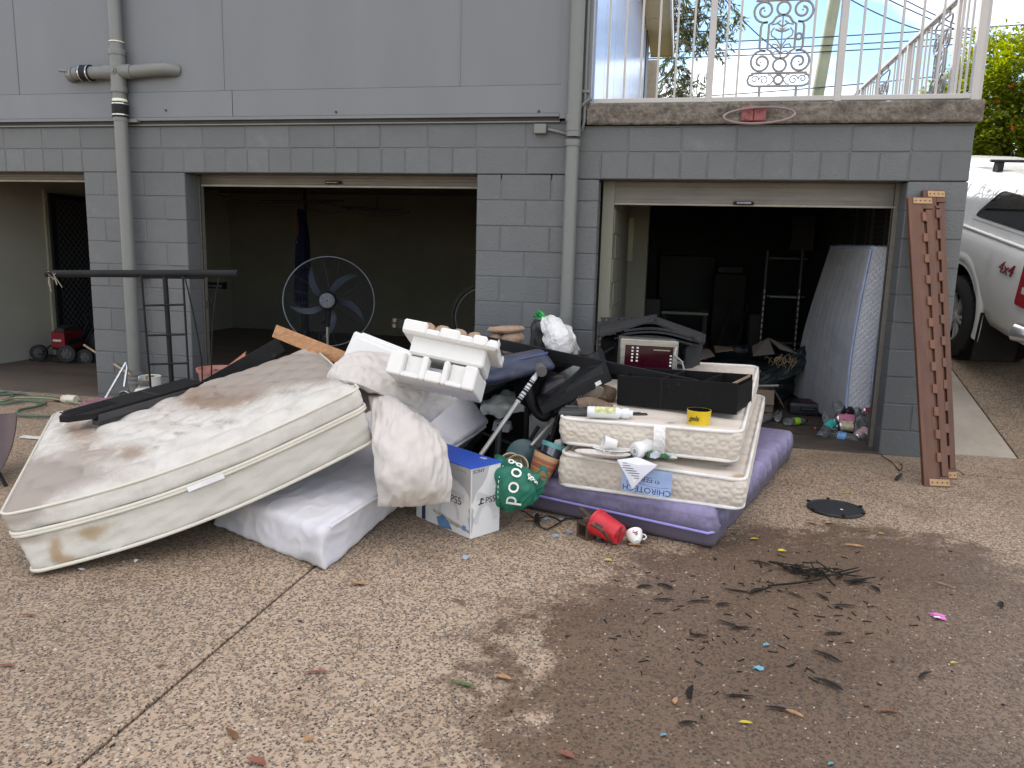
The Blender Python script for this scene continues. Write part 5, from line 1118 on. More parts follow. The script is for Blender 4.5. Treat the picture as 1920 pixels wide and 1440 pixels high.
for dx, dy in ((-14, -14), (-8, -18), (-20, -8)): q = at(1020, 600, Y=-.66); e = at(1020 + dx, 600 + dy, Y=-.68); m.sheet(lambda u, v: q * (1 - v) + e * v + V(((u - .5) * .05 * (1 - (2 * v - 1) ** 2 * .6), .01 * math.sin(v * 5 + u * 3), .01 * math.sin(u * 6))), 4, 8)
m.build('tie', mat('green_tie', (.02, .32, .08), .45), wbag, smooth=60)

# ------------------------------------------------------------------ on the upper cream mattress
zU = FU(.4, .5, 1).z
# interlocking foam mats
M_EVA = mat('black_foam_mat', (.032, .033, .036), .85, spec=.2, v=.25, b=.5, bs=120)
def eva(corners, name_lbl, n=9, th=.012, bend=0):
    a, b, c, d = [V(p) for p in corners]; nn = (b - a).cross(d - a).normalized(); mb = MB()
    def P(u, v): return (a * (1 - u) + b * u) * (1 - v) + (d * (1 - u) + c * u) * v + nn * bend * math.sin(PI * u)
    k = 16; mb.sheet(P, k, 4); mb.sheet(lambda u, v: P(1 - u, v) - nn * th, k, 4)
    for e in range(4):
        for i in range(n):
            t0, t1 = (i + .2) / n, (i + .7) / n; o = .06
            q = [((t0, 0), (t1, 0), (t1 + .03, -o), (t0 - .03, -o)), ((t0, 1), (t1, 1), (t1 + .03, 1 + o), (t0 - .03, 1 + o)), ((0, t0), (0, t1), (-o, t1 + .03), (-o, t0 - .03)), ((1, t0), (1, t1), (1 + o, t1 + .03), (1 + o, t0 - .03))][e]
            w = [P(*p) for p in q]; mb.hexa([p - nn * th for p in w], w)
    mb.sheet(lambda u, v: P(0, v) - nn * th * u, 1, 4); mb.sheet(lambda u, v: P(u, 0) - nn * th * v, k, 1); mb.sheet(lambda u, v: P(1, v) - nn * th * u, 1, 4); mb.sheet(lambda u, v: P(u, 1) - nn * th * v, k, 1)
    return tag(mb.build('foam_mat', M_EVA, base=a), name_lbl, 'foam mat', 'black interlocking foam mats')
eva([at(1127, 700, Y=-.42), at(1232, 690, Y=-.40), at(1232, 600, Y=-.28), at(1126, 601, Y=-.28)], 'black interlocking mat standing upright at the back of the mat pile', 9)
eva([at(1125, 628, Y=-1.2), at(1225, 598, Y=-1.0), at(1225, 590, Y=-.45), at(1125, 612, Y=-.6)], 'black interlocking mat tilted up on the left of the mat pile', 10)
eva([at(1222, 600, Y=-1.0), at(1316, 640, Y=-1.05), at(1318, 625, Y=-.5), at(1225, 592, Y=-.45)], 'black interlocking mat sloping down to the right of the mat pile', 10)
eva([at(1160, 632, Y=-1.15), at(1300, 645, Y=-1.12), at(1310, 640, Y=-.55), at(1165, 622, Y=-.55)], 'third black interlocking mat, lowest on top of the microwave', 10, bend=.03)
eva([at(1172, 624, Y=-1.13), at(1298, 636, Y=-1.10), at(1308, 630, Y=-.55), at(1175, 615, Y=-.55)], 'black interlocking mat in the middle of those on the microwave', 10, bend=.03)
eva([at(1172, 618, Y=-1.12), at(1295, 630, Y=-1.08), at(1305, 624, Y=-.55), at(1175, 610, Y=-.55)], 'black interlocking mat on top of those on the microwave', 10, bend=.03)
eva([at(1285, 690, Y=-.78), at(1310, 690, Y=-.6), at(1318, 640, Y=-.6), at(1288, 652, Y=-.8)], 'black interlocking mat hanging behind the microwave on the right', 6)
m = MB(); q0 = [at(1125, 745, Y=-1.1), at(1175, 745, Y=-1.2), at(1175, 730, Y=-.6), at(1128, 730, Y=-.6)]; q1 = [at(1126, 628, Y=-1.1), at(1165, 636, Y=-1.15), at(1168, 630, Y=-.6), at(1130, 625, Y=-.6)]
tag(soft_block(tri(q0, q1), (.2, .5, .5), (12, 16, 20), .06, lambda s, d, h, f, sg: .02 * noise.noise((s * 4, d * 5, h * 5))).build('black_bag', M_BFAB, smooth=80, base=q0[0]), 'slumped black bag left of the microwave under the mats', 'bag')
# microwave
MW = fr(at(1160, 697, Y=-1.35), at(1268, 703, Y=-1.30), at(1161, 659, Y=-1.35)); mw_ = thing('microwave', 'silver microwave oven with a dark red front under the foam mats', 'microwave', MW)
wM = (at(1268, 703, Y=-1.30) - at(1160, 697, Y=-1.35)).length; hM = .205
M_STEEL = mat('brushed_steel', (.32, .31, .29), .32, m=.7, v=.15, vs=5, stretch=(1, 14, 14), dirt=[((.12, .11, .10), 6, .5, .75)])
m = MB(); m.box((0, .012, 0), (wM, .36, hM), None, .006); m.build('casing', M_STEEL, mw_, True)
m = MB(); m.box((0, 0, 0), (wM, .011, hM), None, .004); m.build('front_frame', M_STEEL, mw_, True)
m = MB(); m.box((.03, -.003, .02), (wM - .03, .001, hM - .035), None, .002); fp = m.build('door_glass', mat('dark_red_glass', (.035, .003, .009), .12, v=.6, vs=3), mw_, True)
m = MB(); m.box((.20, -.016, hM - .062), (wM - .05, -.004, hM - .054), None, .003); m.build('door_handle', mat('olive_handle', (.18, .19, .13), .4), mw_, True)
for cx in (.075, .105, wM - .042):
    for k in range(5):
        if cx > .2 and k == 0: continue
        m = MB(); m.box((cx - .006, -.0045, hM - .055 - .02 * k - (.02 if cx > .2 else 0)), (cx + .006, -.003, hM - .045 - .02 * k - (.02 if cx > .2 else 0))); m.build('button', mat('white_key', (.7, .7, .7), .5) if (cx, k) == (.075, 0) else bpy.data.materials['white_key'], mw_, True)
m = MB(); m.tube([MW @ V(p) for p in ((wM + .01, .1, .16), (wM - .02, -.04, .17), (wM - .03, -.07, .13), (wM + .02, -.05, .09), (wM + .05, -.06, .0))], .006, 6); m.build('power_cord', mat('grey_cord', (.3, .3, .3), .5), mw_)
# black shelf unit on its side
M_BWOOD = mat('black_laminate', (.007, .0072, .008), .55, v=.2, spec=.12, dirt=[((.05, .045, .04), 16, .62, .8)])
S0, S1 = at(1156, 758, Y=-1.80), at(1381, 778, Y=-1.98); S2 = at(1163, 717, Y=-1.80); MS = fr(S0, S1, S2); Ls = (S1 - S0).length; Hs = .165; Ds = .50
su = thing('shelf_unit', 'black open shelf unit lying on its side on the upper cream mattress', 'shelf', MS)
for nm_, lo, hi in (('side_panel', (0, 0, 0), (Ls, .016, Hs)), ('side_panel', (.0, Ds - .016, 0), (Ls - .02, Ds, Hs)), ('end_panel', (0, .0165, .001), (.016, Ds - .0165, Hs - .002)), ('end_panel', (Ls - .03, .0165, .001), (Ls - .014, Ds - .0165, Hs - .03)), ('back_panel', (.0165, .017, 0), (Ls - .031, Ds - .017, .008)), ('shelf', (Ls * .36, .017, .009), (Ls * .36 + .016, Ds - .017, Hs - .004)), ('shelf', (Ls * .70, .017, .009), (Ls * .70 + .016, Ds - .017, Hs - .004))):
    m = MB(); m.box(lo, hi, None, .002); m.build(nm_, M_BWOOD, su, True)
m = MB(); m.box((Ls * .382, -.0006, 0), (Ls * .384, .001, Hs)); m.build('panel_joint', M_DARK, su, True)
m = MB(); m.box((Ls - .035, .02, Hs - .012), (Ls - .028, Ds - .02, Hs + .0)); m.build('raw_edge', mat('chipboard_edge', (.25, .18, .12), .8), su, True)
# tray, tablet, spray bottle, mug, cups
q = at(1130, 778, Y=-1.98); Mt = fr(at(1047, 779, Y=-2.02), at(1112, 780, Y=-2.02), at(1047, 760, Y=-2.02)); m = MB(); m.box((0, 0, 0), (.19, .16, .022), None, .004); m.box((.02, .10, .02), (.22, .14, .034), Mt and None, .004); m.v = [Mt @ p for p in m.v]
tag(m.build('grey_tray', mat('grey_black_plastic', (.05, .052, .055), .5), base=Mt.translation), 'dark grey plastic tray at the left front edge of the upper mattress', 'tray')
Mt = fr(at(1150, 783, Y=-1.97), at(1215, 782, Y=-1.95), at(1150, 765, Y=-1.97)); m = MB(); m.box((-.03, 0, 0), (.185, .17, .016), None, .004); m.v = [Mt @ p for p in m.v]; tb_ = tag(m.build('black_tablet', M_SCR, base=Mt.translation), 'flat black device lying behind the white bottle', 'device')
m = MB(); m.box((.06, .035, .0162), (.15, .14, .019)); m.v = [Mt @ p for p in m.v]; m.build('grey_pad', mat('mid_grey', (.09, .095, .10), .4), tb_)
bt = thing('bottle', 'white translucent plastic bottle lying on the edge of the upper mattress', 'bottle', at(1140, 773, Y=-2.05))
a, b = at(1101, 772, Y=-2.07), at(1186, 776, Y=-2.04); Mt = fr(a, b, a + V((0, 0, .1))) @ RY(90); Lb_ = (b - a).length; r_ = .031
M_WPL = mat('white_plastic', (.74, .77, .80), .3, v=.03)
m = MB(); m.lathe([(r_ * .86, 0), (r_, .008), (r_, Lb_ * .68), (r_ * .72, Lb_ * .74), (r_ * .74, Lb_ * .76), (r_ * .9, Lb_ * .78), (r_ * .9, Lb_ * .92), (r_ * .6, Lb_ * .94), (r_ * .6, Lb_)], 20, Mt); m.build('bottle_body', M_WPL, bt, smooth=40)
m = MB(); m.lathe([(r_ * 1.01, Lb_ * .16), (r_ * 1.015, Lb_ * .62)], 10, Mt @ RZ(160), cap=False, arc=.3); m.build('label', mat('yellow_green_label', (.55, .56, .30), .5, v=.4, vs=40), bt, smooth=50)
mg = thing('mug', 'yellow mug with a black inside standing on the upper mattress', 'mug', at(1309, 800, Y=-2.08)); mc = at(1309, 799, Y=-2.06); Mt = TR(*mc); h_ = .088; r_ = .062
m = MB(); m.lathe([(r_ * .85, 0), (r_ * .93, .004), (r_ * 1.0, h_), (r_ * .95, h_)], 32, Mt, cap=True); m.f.pop(); m.build('mug_body', mat('yellow_glaze', (.62, .44, .015), .25), mg, smooth=40)
m = MB(); m.lathe([(r_ * .95, h_ - .0005), (r_ * .88, .008), (0, .008)], 32, Mt, cap=False); m.build('inner_glaze', mat('black_glaze', (.01, .01, .01), .2), mg, smooth=40)
tm = Mt @ RZ(-24)
text_mesh('gels', .036, mat('black_ink', (.02, .02, .02), .5), 'lettering', mg, Mt @ TR(-.026, -.0565, .05) @ RZ(-25) @ RX(90), .0018, .25)
cu_ = thing('cup', 'small white cup tipped on its side on the lower mattress edge', 'cup', at(1143, 832, Y=-2.12)); M_CHI = mat('white_china', (.76, .77, .76), .2)
Mt = fr(at(1155, 833, Y=-2.15), at(1134, 829, Y=-2.17), at(1153, 816, Y=-2.15)) @ RY(90); m = MB(); m.lathe([(.0, .0), (.024, .0), (.027, .02), (.036, .07), (.034, .07), (.024, .006), (0, .006)], 24, Mt, cap=False); m.build('cup_body', M_CHI, cu_, smooth=40)
m = MB(); m.tube([Mt @ V((0.034 + .02 * math.sin(t), 0, .04 + .02 * math.cos(t))) for t in np.linspace(0, PI, 10)], .004, 6); m.build('handle', M_CHI, cu_, smooth=50)
jr = thing('jar', 'white printed china jar lying on its side on the lower mattress', 'jar', at(1205, 841, Y=-2.18)); a, b = at(1190, 846, Y=-2.20), at(1226, 834, Y=-2.10)
Mt = fr(a, b, a + V((0, 0, .1))) @ RY(90); m = MB(); m.lathe([(.0, 0), (.034, 0), (.041, .006), (.045, .02), (.040, .06), (.043, .085), (.038, .125), (.0, .13)], 24, Mt, cap=False); m.build('jar_body', M_CHI, jr, smooth=50)
m = MB(); m.lathe([(0, -.001), (.012, -.0012), (.012, 0)], 14, Mt, cap=False); m.lathe([(.022, -.0008), (.024, -.001)], 18, Mt, cap=False); m.build('base_mark', mat('grey_mark', (.25, .27, .3), .5), jr)
m = MB()
for i in range(4):
    for k in range(4): m.box((-.003 + .0, .0, 0), (.003, .002, .008), Mt @ RZ(190 + i * 9) @ TR(0, .0425, .03 + k * .014))
m.build('printed_marks', mat('grey_ink', (.16, .17, .18), .6), jr)
ds = thing('dish', 'long oval white dish with a dirty rim on the front of the lower mattress', 'dish', at(1130, 852, Y=-2.2)); dc = at(1130, 851, Y=-2.2)
def oval(a, b, z, n=40): return [(dc.x + (a if abs(math.cos(t)) > 0 else a) * math.copysign(abs(math.cos(t)) ** .6, math.cos(t)), dc.y + b * math.copysign(abs(math.sin(t)) ** .8, math.sin(t)), dc.z + z) for t in np.linspace(0, 2 * PI, n, False)]
m = MB(); R_ = [oval(.11, .035, -.012), oval(.14, .05, .004), oval(.145, .053, .008), oval(.128, .043, .008), oval(.10, .03, -.004)]
n = 40; vs = [p for r in R_ for p in r]; fs = [(i * n + j, i * n + (j + 1) % n, (i + 1) * n + (j + 1) % n, (i + 1) * n + j) for i in range(4) for j in range(n)] + [list(range(n))[::-1], list(range(4 * n, 5 * n))]
m.add(vs, fs); m.build('dish_body', mat('dirty_china', (.70, .66, .62), .3, dirt=[((.40, .27, .2), 40, .55, .7)]), ds, smooth=50)
m = MB(); m.lathe([(0, 0), (.05, 0), (.07, .008), (.068, .011), (.05, .004), (0, .004)], 24, TR(*at(1150, 843, Y=-2.12)) @ MX.Scale(1.6, 4, V((1, 0, 0)))); tag(m.build('saucer', M_CHI, smooth=40, base=at(1150, 843, Y=-2.12)), 'white saucer lying behind the long oval dish', 'saucer')
q = at(1238, 858, Y=-2.22); bits = [((.02, .10, .035), .030), ((.45, .50, .55), .034), ((.40, .24, .15), .022), ((.02, .14, .05), .026), ((.42, .45, .48), .03), ((.55, .56, .45), .02)]
for i, (cc, s_) in enumerate(bits):
    m = MB(); p = q + V((-.045 + .022 * i, .012 * (-1) ** i, .004 * (i % 2))); Mt = TR(*p) @ RZ(rnd.uniform(0, 90)) @ RY(rnd.uniform(-20, 20)) @ RX(rnd.uniform(-20, 20)); m.hexa([(-s_, -s_ * .5, 0), (s_ * .8, -s_ * .6, 0), (s_, s_ * .5, 0), (-s_ * .7, s_ * .6, 0)], [(-s_ * .8, -s_ * .4, s_ * .9), (s_ * .6, -s_ * .5, s_ * .5), (s_ * .9, s_ * .4, s_ * .8), (-s_ * .6, s_ * .5, s_ * .6)], Mt)
    tag(m.build('broken_shard', mat('shard_colour', cc, .5), base=p), ('dark green shard at the left of the broken bits', 'pale blue grey shard left among the broken bits', 'brown shard in the middle of the broken bits', 'mid green shard among the broken bits', 'grey shard right among the broken bits', 'cream shard at the right end of the broken bits')[i] + ' beside the jar', 'shard', 'broken bits on the lower mattress')
# brown boots
M_BOOT = mat('brown_leather', (.13, .085, .058), .7, v=.3, b=.5, bs=40, dirt=[((.24, .18, .13), 12, .5, .75)])
def boot(pts, rs, lbl, sole_M, sc_):
    t_ = thing('boot', lbl, 'boot', pts[0], 'pair of brown boots'); m = MB(); P_ = smooth_c(pts, 5); n_ = len(P_); R_ = [rs[min(len(rs) - 1, int(k / 5))] * (1 - (k % 5) / 5) + rs[min(len(rs) - 1, int(k / 5) + 1)] * ((k % 5) / 5) for k in range(n_)]
    m.tube(P_, R_, 16); m.v = [p + rv() * .0015 for p in m.v]; m.build('upper', M_BOOT, t_, smooth=70)
    m = MB(); m.lathe([(0, -.012), (.036, -.012), (.040, 0), (.036, .010), (0, .012)], 20, sole_M @ MX.Scale(2.1 * sc_, 4, V((1, 0, 0)))); m.build('sole', mat('dusty_sole', (.15, .125, .10), .85, b=.4), t_, smooth=50)
    for k in range(3): m = MB(); q = P_[6 + 2 * k]; m.tube([q + V((-.012, -rs[1] * .98, .02)), q + V((.012, -rs[1] * 1.0, -.02))], .004, 5); m.build('lace', mat('tan_lace', (.28, .20, .13), .8), t_)
def smooth_c(P_, k=6):
    Q = []; n = len(P_)
    for i in range(n - 1):
        p_, q_, a_, b_ = V(P_[max(0, i - 1)]), V(P_[min(n - 1, i + 2)]), V(P_[i]), V(P_[i + 1])
        for j in range(k): t = j / k; Q.append(.5 * ((2 * a_) + (b_ - p_) * t + (2 * p_ - 5 * a_ + 4 * b_ - q_) * t * t + (3 * a_ - p_ - 3 * b_ + q_) * t ** 3))
    return Q + [V(P_[-1])]
p = [at(1083, 764, Y=-1.88), at(1106, 760, Y=-1.86), at(1126, 764, Y=-1.86), at(1148, 768, Y=-1.86)]
boot(p, [.050, .050, .044, .030], 'brown leather boot lying on its side left of the shelf unit', TR(*(p[2] + V((0, -.01, -.035)))), 1)
p = [at(1150, 742, Y=-1.68), at(1136, 738, Y=-1.70), at(1124, 736, Y=-1.72), at(1110, 738, Y=-1.75)]
boot(p, [.045, .050, .050, .036], 'second brown boot with its round sole turned up under the black screen', fr(at(1112, 737, Y=-1.80), at(1130, 729, Y=-1.80), at(1106, 722, Y=-1.82)) @ RX(80), .8)
# ------------------------------------------------------------------ console box and green bag
b0, b1, b2 = gnd(882, 1012), gnd(922, 986), gnd(775, 966)
ex = (b2 - b0); Lx = .45; ex = V((ex.x, ex.y, 0)).normalized(); ey = V((-ex.y, ex.x, 0)); ey = ey if ey.dot(b1 - b0) > 0 else -ey
wB = .20; hB = at(882, 879, Y=b0.y).z - GZ
BX = MX(((ex.x, ey.x, 0, b0.x), (ex.y, ey.y, 0, b0.y), (0, 0, 1, GZ), (0, 0, 0, 1)))
box = thing('console_box', 'white printed console carton with a blue top standing beside the hanging pillow', 'box', BX)
M_CARD = mat('white_carton', (.70, .70, .71), .45, v=.03, dirt=[((.55, .54, .52), 5, .55, .85)])
m = MB(); m.box((0, 0, 0), (Lx, wB, hB), None, .004); m.build('carton', M_CARD, box, True)
M_BLUE = mat('blue_carton', (.035, .10, .52), .4, v=.06)
m = MB(); m.add([(-.003, -.003, hB + .001), (Lx, -.003, hB + .012), (Lx, wB + .003, hB + .008), (-.003, wB + .003, hB + .004), (-.003, -.003, hB - .002), (Lx, -.003, hB + .001), (Lx, wB + .003, hB + .001), (-.003, wB + .003, hB - .002)], [(0, 1, 2, 3), (4, 7, 6, 5), (0, 4, 5, 1), (1, 5, 6, 2), (2, 6, 7, 3), (3, 7, 4, 0)]); m.build('top_flap', M_BLUE, box, True)
M_GP = mat('grey_print_photo', (.42, .42, .44), .45, v=.12, vs=4); M_GP2 = mat('pale_grey_print', (.56, .56, .58), .45); M_INK = mat('black_print', (.02, .02, .024), .4)
# left long face lies at local y=0 looking to -y side; short face at local x=0
LF = lambda x, z: (x, -.0012, z); SF = lambda y, z: (-.0012, y, z)
def flat(name, pts, fn, m_, off=0):
    mb = MB(); a = [V(fn(*p)) for p in pts]; o = (V(fn(0, 0)) * (1 + off)); a = [p + o for p in a]; return mb.add(a, [tuple(range(len(a)))]).build(name, m_, box, True)
def jag(pts, n=4, amp=.006):
    out = []
    for i in range(len(pts)):
        a, b = V(pts[i]), V(pts[(i + 1) % len(pts)]); out.append(tuple(a))
        for k in range(1, n): p = a + (b - a) * k / n; out.append((p.x + rnd.uniform(-amp, amp), p.y + rnd.uniform(-amp, amp)))
    return out
H = hB
flat('print_patch', [(.004, H - .005), (.30, H - .005), (.28, H * .86), (.17, H * .80), (.10, H * .76), (.04, H * .68), (.012, H * .60), (.004, H * .50)], LF, M_GP)
flat('print_patch', [(.004, H - .005), (wB * .58, H - .005), (wB * .5, H * .84), (wB * .36, H * .74), (wB * .18, H * .66), (.02, H * .58), (.004, H * .50)], SF, M_GP)
flat('print_patch', [(.004, H * .46), (.018, H * .40), (.01, H * .34), (.022, H * .28), (.012, H * .2), (.004, H * .06)], LF, M_GP); flat('print_patch', [(.004, H * .46), (.016, H * .40), (.01, H * .34), (.022, H * .28), (.012, H * .2), (.004, H * .06)], SF, M_GP)
flat('print_ring', [(wB * .5 + .075 * math.cos(a), H * .2 + .11 * math.sin(a)) for a in np.linspace(0, PI, 18)] + [(wB * .5 + .05 * math.cos(a), H * .2 + .085 * math.sin(a)) for a in np.linspace(PI, 0, 18)], SF, M_GP2, .2)
flat('print_ring', [(.17 + .085 * math.cos(a), H * .22 + .11 * math.sin(a)) for a in np.linspace(0, PI, 18)] + [(.17 + .065 * math.cos(a), H * .22 + .09 * math.sin(a)) for a in np.linspace(PI, 0, 18)], LF, M_GP2, .2)
flat('print_patch', jag([(.05, H * .60), (.19, H * .62), (.16, H * .45), (.06, H * .47)], 2, .002), LF, M_GP2, .1)
flat('print_patch', [(wB * .2, H * .66), (wB * .78, H * .52), (wB * .7, H * .47), (wB * .18, H * .55)], SF, M_GP2, .1)
flat('blue_band', [(Lx - .055, .006), (Lx - .085, .006), (Lx - .085, H - .01), (Lx - .055, H - .01)], LF, M_NAVY, .1)
flat('water_stain', jag([(.14, .008), (.25, .006), (.27, .05), (.22, .075), (.18, .055)], 4, .004), LF, mat('stained_blue', (.10, .20, .36), .6, v=.4, vs=14), .15)
flat('water_stain', jag([(.005, .030), (.13, .040), (.30, .072), (.30, .086), (.13, .060), (.005, .044)], 6, .004), LF, mat('wet_carton', (.40, .36, .32), .7, v=.3, vs=30), .1)
flat('print_square', [(.035, .035), (.062, .035), (.062, .06), (.035, .06)], LF, mat('blue_square', (.10, .24, .50), .5), .3)
lmx = lambda x, z: MX(((-1, 0, 0, x), (0, 0, -1, -.0025), (0, 1, 0, z), (0, 0, 0, 1)))
smx = lambda y, z: MX(((0, 0, -1, -.0025), (1, 0, 0, y), (0, 1, 0, z), (0, 0, 0, 1)))
text_mesh('PS5', .056, M_INK, 'lettering', box, lmx(.115, H * .485), .0006, 0, 1.1, True)
text_mesh('PS5', .048, M_INK, 'lettering', box, smx(wB * .64, H * .50), .0006, 0, 1.0, True)
text_mesh('SONY', .026, M_INK, 'lettering', box, smx(.046, H * .945), .0006, 0, 1.1, True)
text_mesh('4K 120 HDR', .014, mat('gold_print', (.35, .26, .10), .5), 'lettering', box, lmx(.07, H * .93), .0006, 0, 1.0, True)
lg = MB()
for pts in ([(.0, .0), (.008, .003), (.008, .034), (.0, .032)], [(.008, .034), (.020, .030), (.022, .020), (.014, .019), (.014, .024), (.008, .026)], [(-.014, .004), (.0, .008), (.0, .002), (-.012, -.002)], [(.009, .006), (.024, .009), (.026, .004), (.009, .0)]):
    lg.prism(pts, .0008, smx(wB * .30, H * .465))
lg.build('emblem', M_INK, box, True)
text_mesh('PS5', .03, mat('white_print', (.8, .8, .8), .5), 'lettering', box, MX(((-1, 0, 0, .09), (0, -1, 0, wB - .04), (0, 0, 1, hB + .009), (0, 0, 0, 1))), .0006, 0, 1, True)
# green shopping bag
M_GRN = mat('green_bag_fabric', (.01, .15, .095), .6, v=.12, vs=5, b=.4, bs=30, bd=.006)
gbag = thing('shopping_bag', 'green fabric shopping bag with white lettering slumped against the purple mattress', 'bag', at(960, 940, Y=-2.2))
P = [[at(928, 852, Y=-2.10), at(968, 872, Y=-2.2), at(1014, 905, Y=-2.12)], [at(924, 905, Y=-2.24), at(965, 905, Y=-2.40), at(1010, 930, Y=-2.22)], [at(927, 950, Y=-2.22), at(954, 956, Y=-2.34), at(988, 943, Y=-2.26)]]
fb = patch9(P); bagm = cushion(P, .085, 60, 50, .016, 31, .40); bagm.build('bag_body', M_GRN, gbag, smooth=60)
def gf_(u, v):
    p = fb(u, v); e = .01; a = fb(u + e, v) - fb(u - e, v); b = fb(u, v + e) - fb(u, v - e); n = a.cross(b).normalized(); n = n if n.y < 0 else -n
    return p, a.normalized(), n
def onbag(u, v, d=.098):
    p, x, n = gf_(u, v); pr = max(0, (1 - (2 * u - 1) ** 2) * (1 - (2 * v - 1) ** 2)) ** .40; o = p + n * (pr * .0425 + .012); y = n.cross(x).normalized(); return MX(((x.x, y.x, n.x, o.x), (x.y, y.y, n.y, o.y), (x.z, y.z, n.z, o.z), (0, 0, 0, 1)))
M_WP = mat('white_bag_print', (.8, .8, .78), .6)
for i, ch in enumerate('good'): text_mesh(ch, .115, M_WP, 'lettering', gbag, onbag(.50 + .01 * i, .27 + .155 * i) @ RZ(-90), .0015)
for i, ch in enumerate('s&'): text_mesh(ch, .07, M_WP, 'lettering', gbag, onbag(.76 - .1 * i, .40) @ RZ(-90), .0015)
for r_ in range(2):
    for k in range(7): 
        m = MB(); m.box((-.007, -.0025, 0), (.007, .0025, .001), onbag(.26 + .07 * r_, .34 + .065 * k) @ RZ(-90 + rnd.uniform(-8, 8))); m.build('small_print', M_WP, gbag)
a, b = at(978, 872, Y=-2.2), at(1010, 915, Y=-2.18); hp = [at(975, 880, Y=-2.25), at(992, 893, Y=-2.27), at(1008, 890, Y=-2.24), at(1015, 878, Y=-2.2), at(1024, 882, Y=-2.2), at(1025, 898, Y=-2.22), at(1012, 915, Y=-2.25), at(1000, 916, Y=-2.26)]
def strap(pts, w, nm, mt, par, dirw=V((0, .35, 1))):
    mb = MB(); P_ = [V(p) for p in pts]; d = dirw.normalized() * w / 2; n = len(P_)
    Q = []
    for i in range(n - 1):
        for k in range(5):
            t = k / 5; p_, q_ = P_[max(0, i - 1)], P_[min(n - 1, i + 2)]; a_, b_ = P_[i], P_[i + 1]
            Q.append(.5 * ((2 * a_) + (b_ - p_) * t + (2 * p_ - 5 * a_ + 4 * b_ - q_) * t * t + (3 * a_ - p_ - 3 * b_ + q_) * t ** 3))
    Q.append(P_[-1])
    mb.tube(Q, w * .12, 4); 
    vs = [q + d for q in Q] + [q - d for q in Q]; k = len(Q); mb.add(vs, [(i, i + 1, k + i + 1, k + i) for i in range(k - 1)]); vs2 = [p + V((0, -.003, 0)) for p in vs]; mb.add(vs2, [(i, i + 1, k + i + 1, k + i) for i in range(k - 1)])
    return mb.build(nm, mt, par, smooth=60)
strap(hp, .03, 'handle', M_GRN, gbag)
m = MB(); q = [at(985, 912, Y=-2.34), at(1000, 914, Y=-2.34), at(999, 930, Y=-2.35), at(984, 927, Y=-2.35)]; m.hexa(q, [p + V((0, -.003, 0)) for p in q]); tg = m.build('paper_tag', mat('white_tag', (.75, .75, .76), .6), gbag)
for k in range(6): m = MB(); p_ = q[0] * (1 - (k + .7) / 7) + q[1] * (k + .7) / 7; p2_ = q[3] * (1 - (k + .7) / 7) + q[2] * (k + .7) / 7; m.box((p_.x - .0012 - .0006 * (k % 3), p_.y - .0045, p_.z * .45 + p2_.z * .55), (p_.x + .0012, p_.y - .0032, p_.z - .008)); m.build('tag_bar', M_INK, tg)
m = MB(); m.sheet(lambda u, v: at(946 + 8 * u + 3 * v, 948 + 13 * v, Y=-2.33) + V((0, -.01 * math.sin(v * 4), 0)), 3, 6); m.build('webbing_end', mat('grey_webbing', (.4, .4, .38), .8), gbag)
jp = thing('ceramic_pot', 'cream rimmed brown pot poking out of the green bag', 'pot', at(970, 868, Y=-2.12)); a = at(966, 885, Y=-2.15); b = at(974, 858, Y=-2.30)
for i, (dx, dy, mt_) in enumerate(((0, 0, 'a'), (-12, -4, 'b'))):
    Mt = fr(at(968 + dx, 880 + dy, Y=-2.1 + .03 * i), at(972 + dx, 862 + dy, Y=-2.32 + .03 * i), at(990 + dx, 885 + dy, Y=-2.1)) @ RY(90); m = MB(); m.lathe([(.05, -.06), (.058, .09), (.062, .10), (.056, .10), (.05, .085), (.046, .05), (0, .045)], 22, Mt, cap=False)
    m.build(('pot_body', 'outer_pot')[i], mat('cream_brown_pot', (.40, .30, .20), .6, v=.5, vs=14) if i == 0 else mat('pale_pot', (.45, .37, .26), .6), jp, smooth=40)
# tumbler in a striped planter
tb = thing('tumbler', 'dark iridescent tumbler with a teal rim leaning in front of the cream mattresses', 'tumbler', at(1030, 862, Y=-1.98)); a, b = at(1020, 888, Y=-2.03), at(1040, 832, Y=-1.98); Mt = fr(a, b, a + V((1, 0, 0))) @ RY(90); Lt = (b - a).length
M_IRI = mat('iridescent_glaze', (.02, .025, .05), .12, spec=.9, m=.3, v=.9, vs=2.5, coat=1, dirt=[((.05, .25, .42), 7, .56, .70), ((.20, .07, .38), 5, .6, .75)])
m = MB(); m.lathe([(.052, 0), (.064, Lt * .85), (.066, Lt * .98)], 28, Mt); m.build('tumbler_body', M_IRI, tb, smooth=40)
m = MB(); m.lathe([(.068, Lt * .86), (.070, Lt), (.062, Lt), (.060, Lt * .9)], 28, Mt, cap=False); m.build('rim', mat('teal_rim', (.10, .33, .32), .4), tb, smooth=40)
m = MB(); m.hexa([at(1030, 850, Y=-1.96), at(1052, 850, Y=-1.96), at(1058, 840, Y=-1.9), at(1035, 838, Y=-1.9)], [at(1041, 825, Y=-1.96), at(1052, 823, Y=-1.96), at(1060, 838, Y=-1.9), at(1040, 830, Y=-1.9)]); tag(m.build('foam_scrap', M_POLY, base=at(1048, 835, Y=-1.95)), 'small white scrap of foam sticking up behind the tumbler rim', 'scrap')
pt_ = thing('plant_pot', 'terracotta pot with orange and red stripes holding the dark tumbler', 'pot', at(1022, 880, Y=-2.05)); M_STR = [mat('terracotta_pale', (.50, .26, .13), .7), mat('terracotta_red', (.40, .13, .08), .7), mat('terracotta_tan', (.55, .34, .18), .7)]
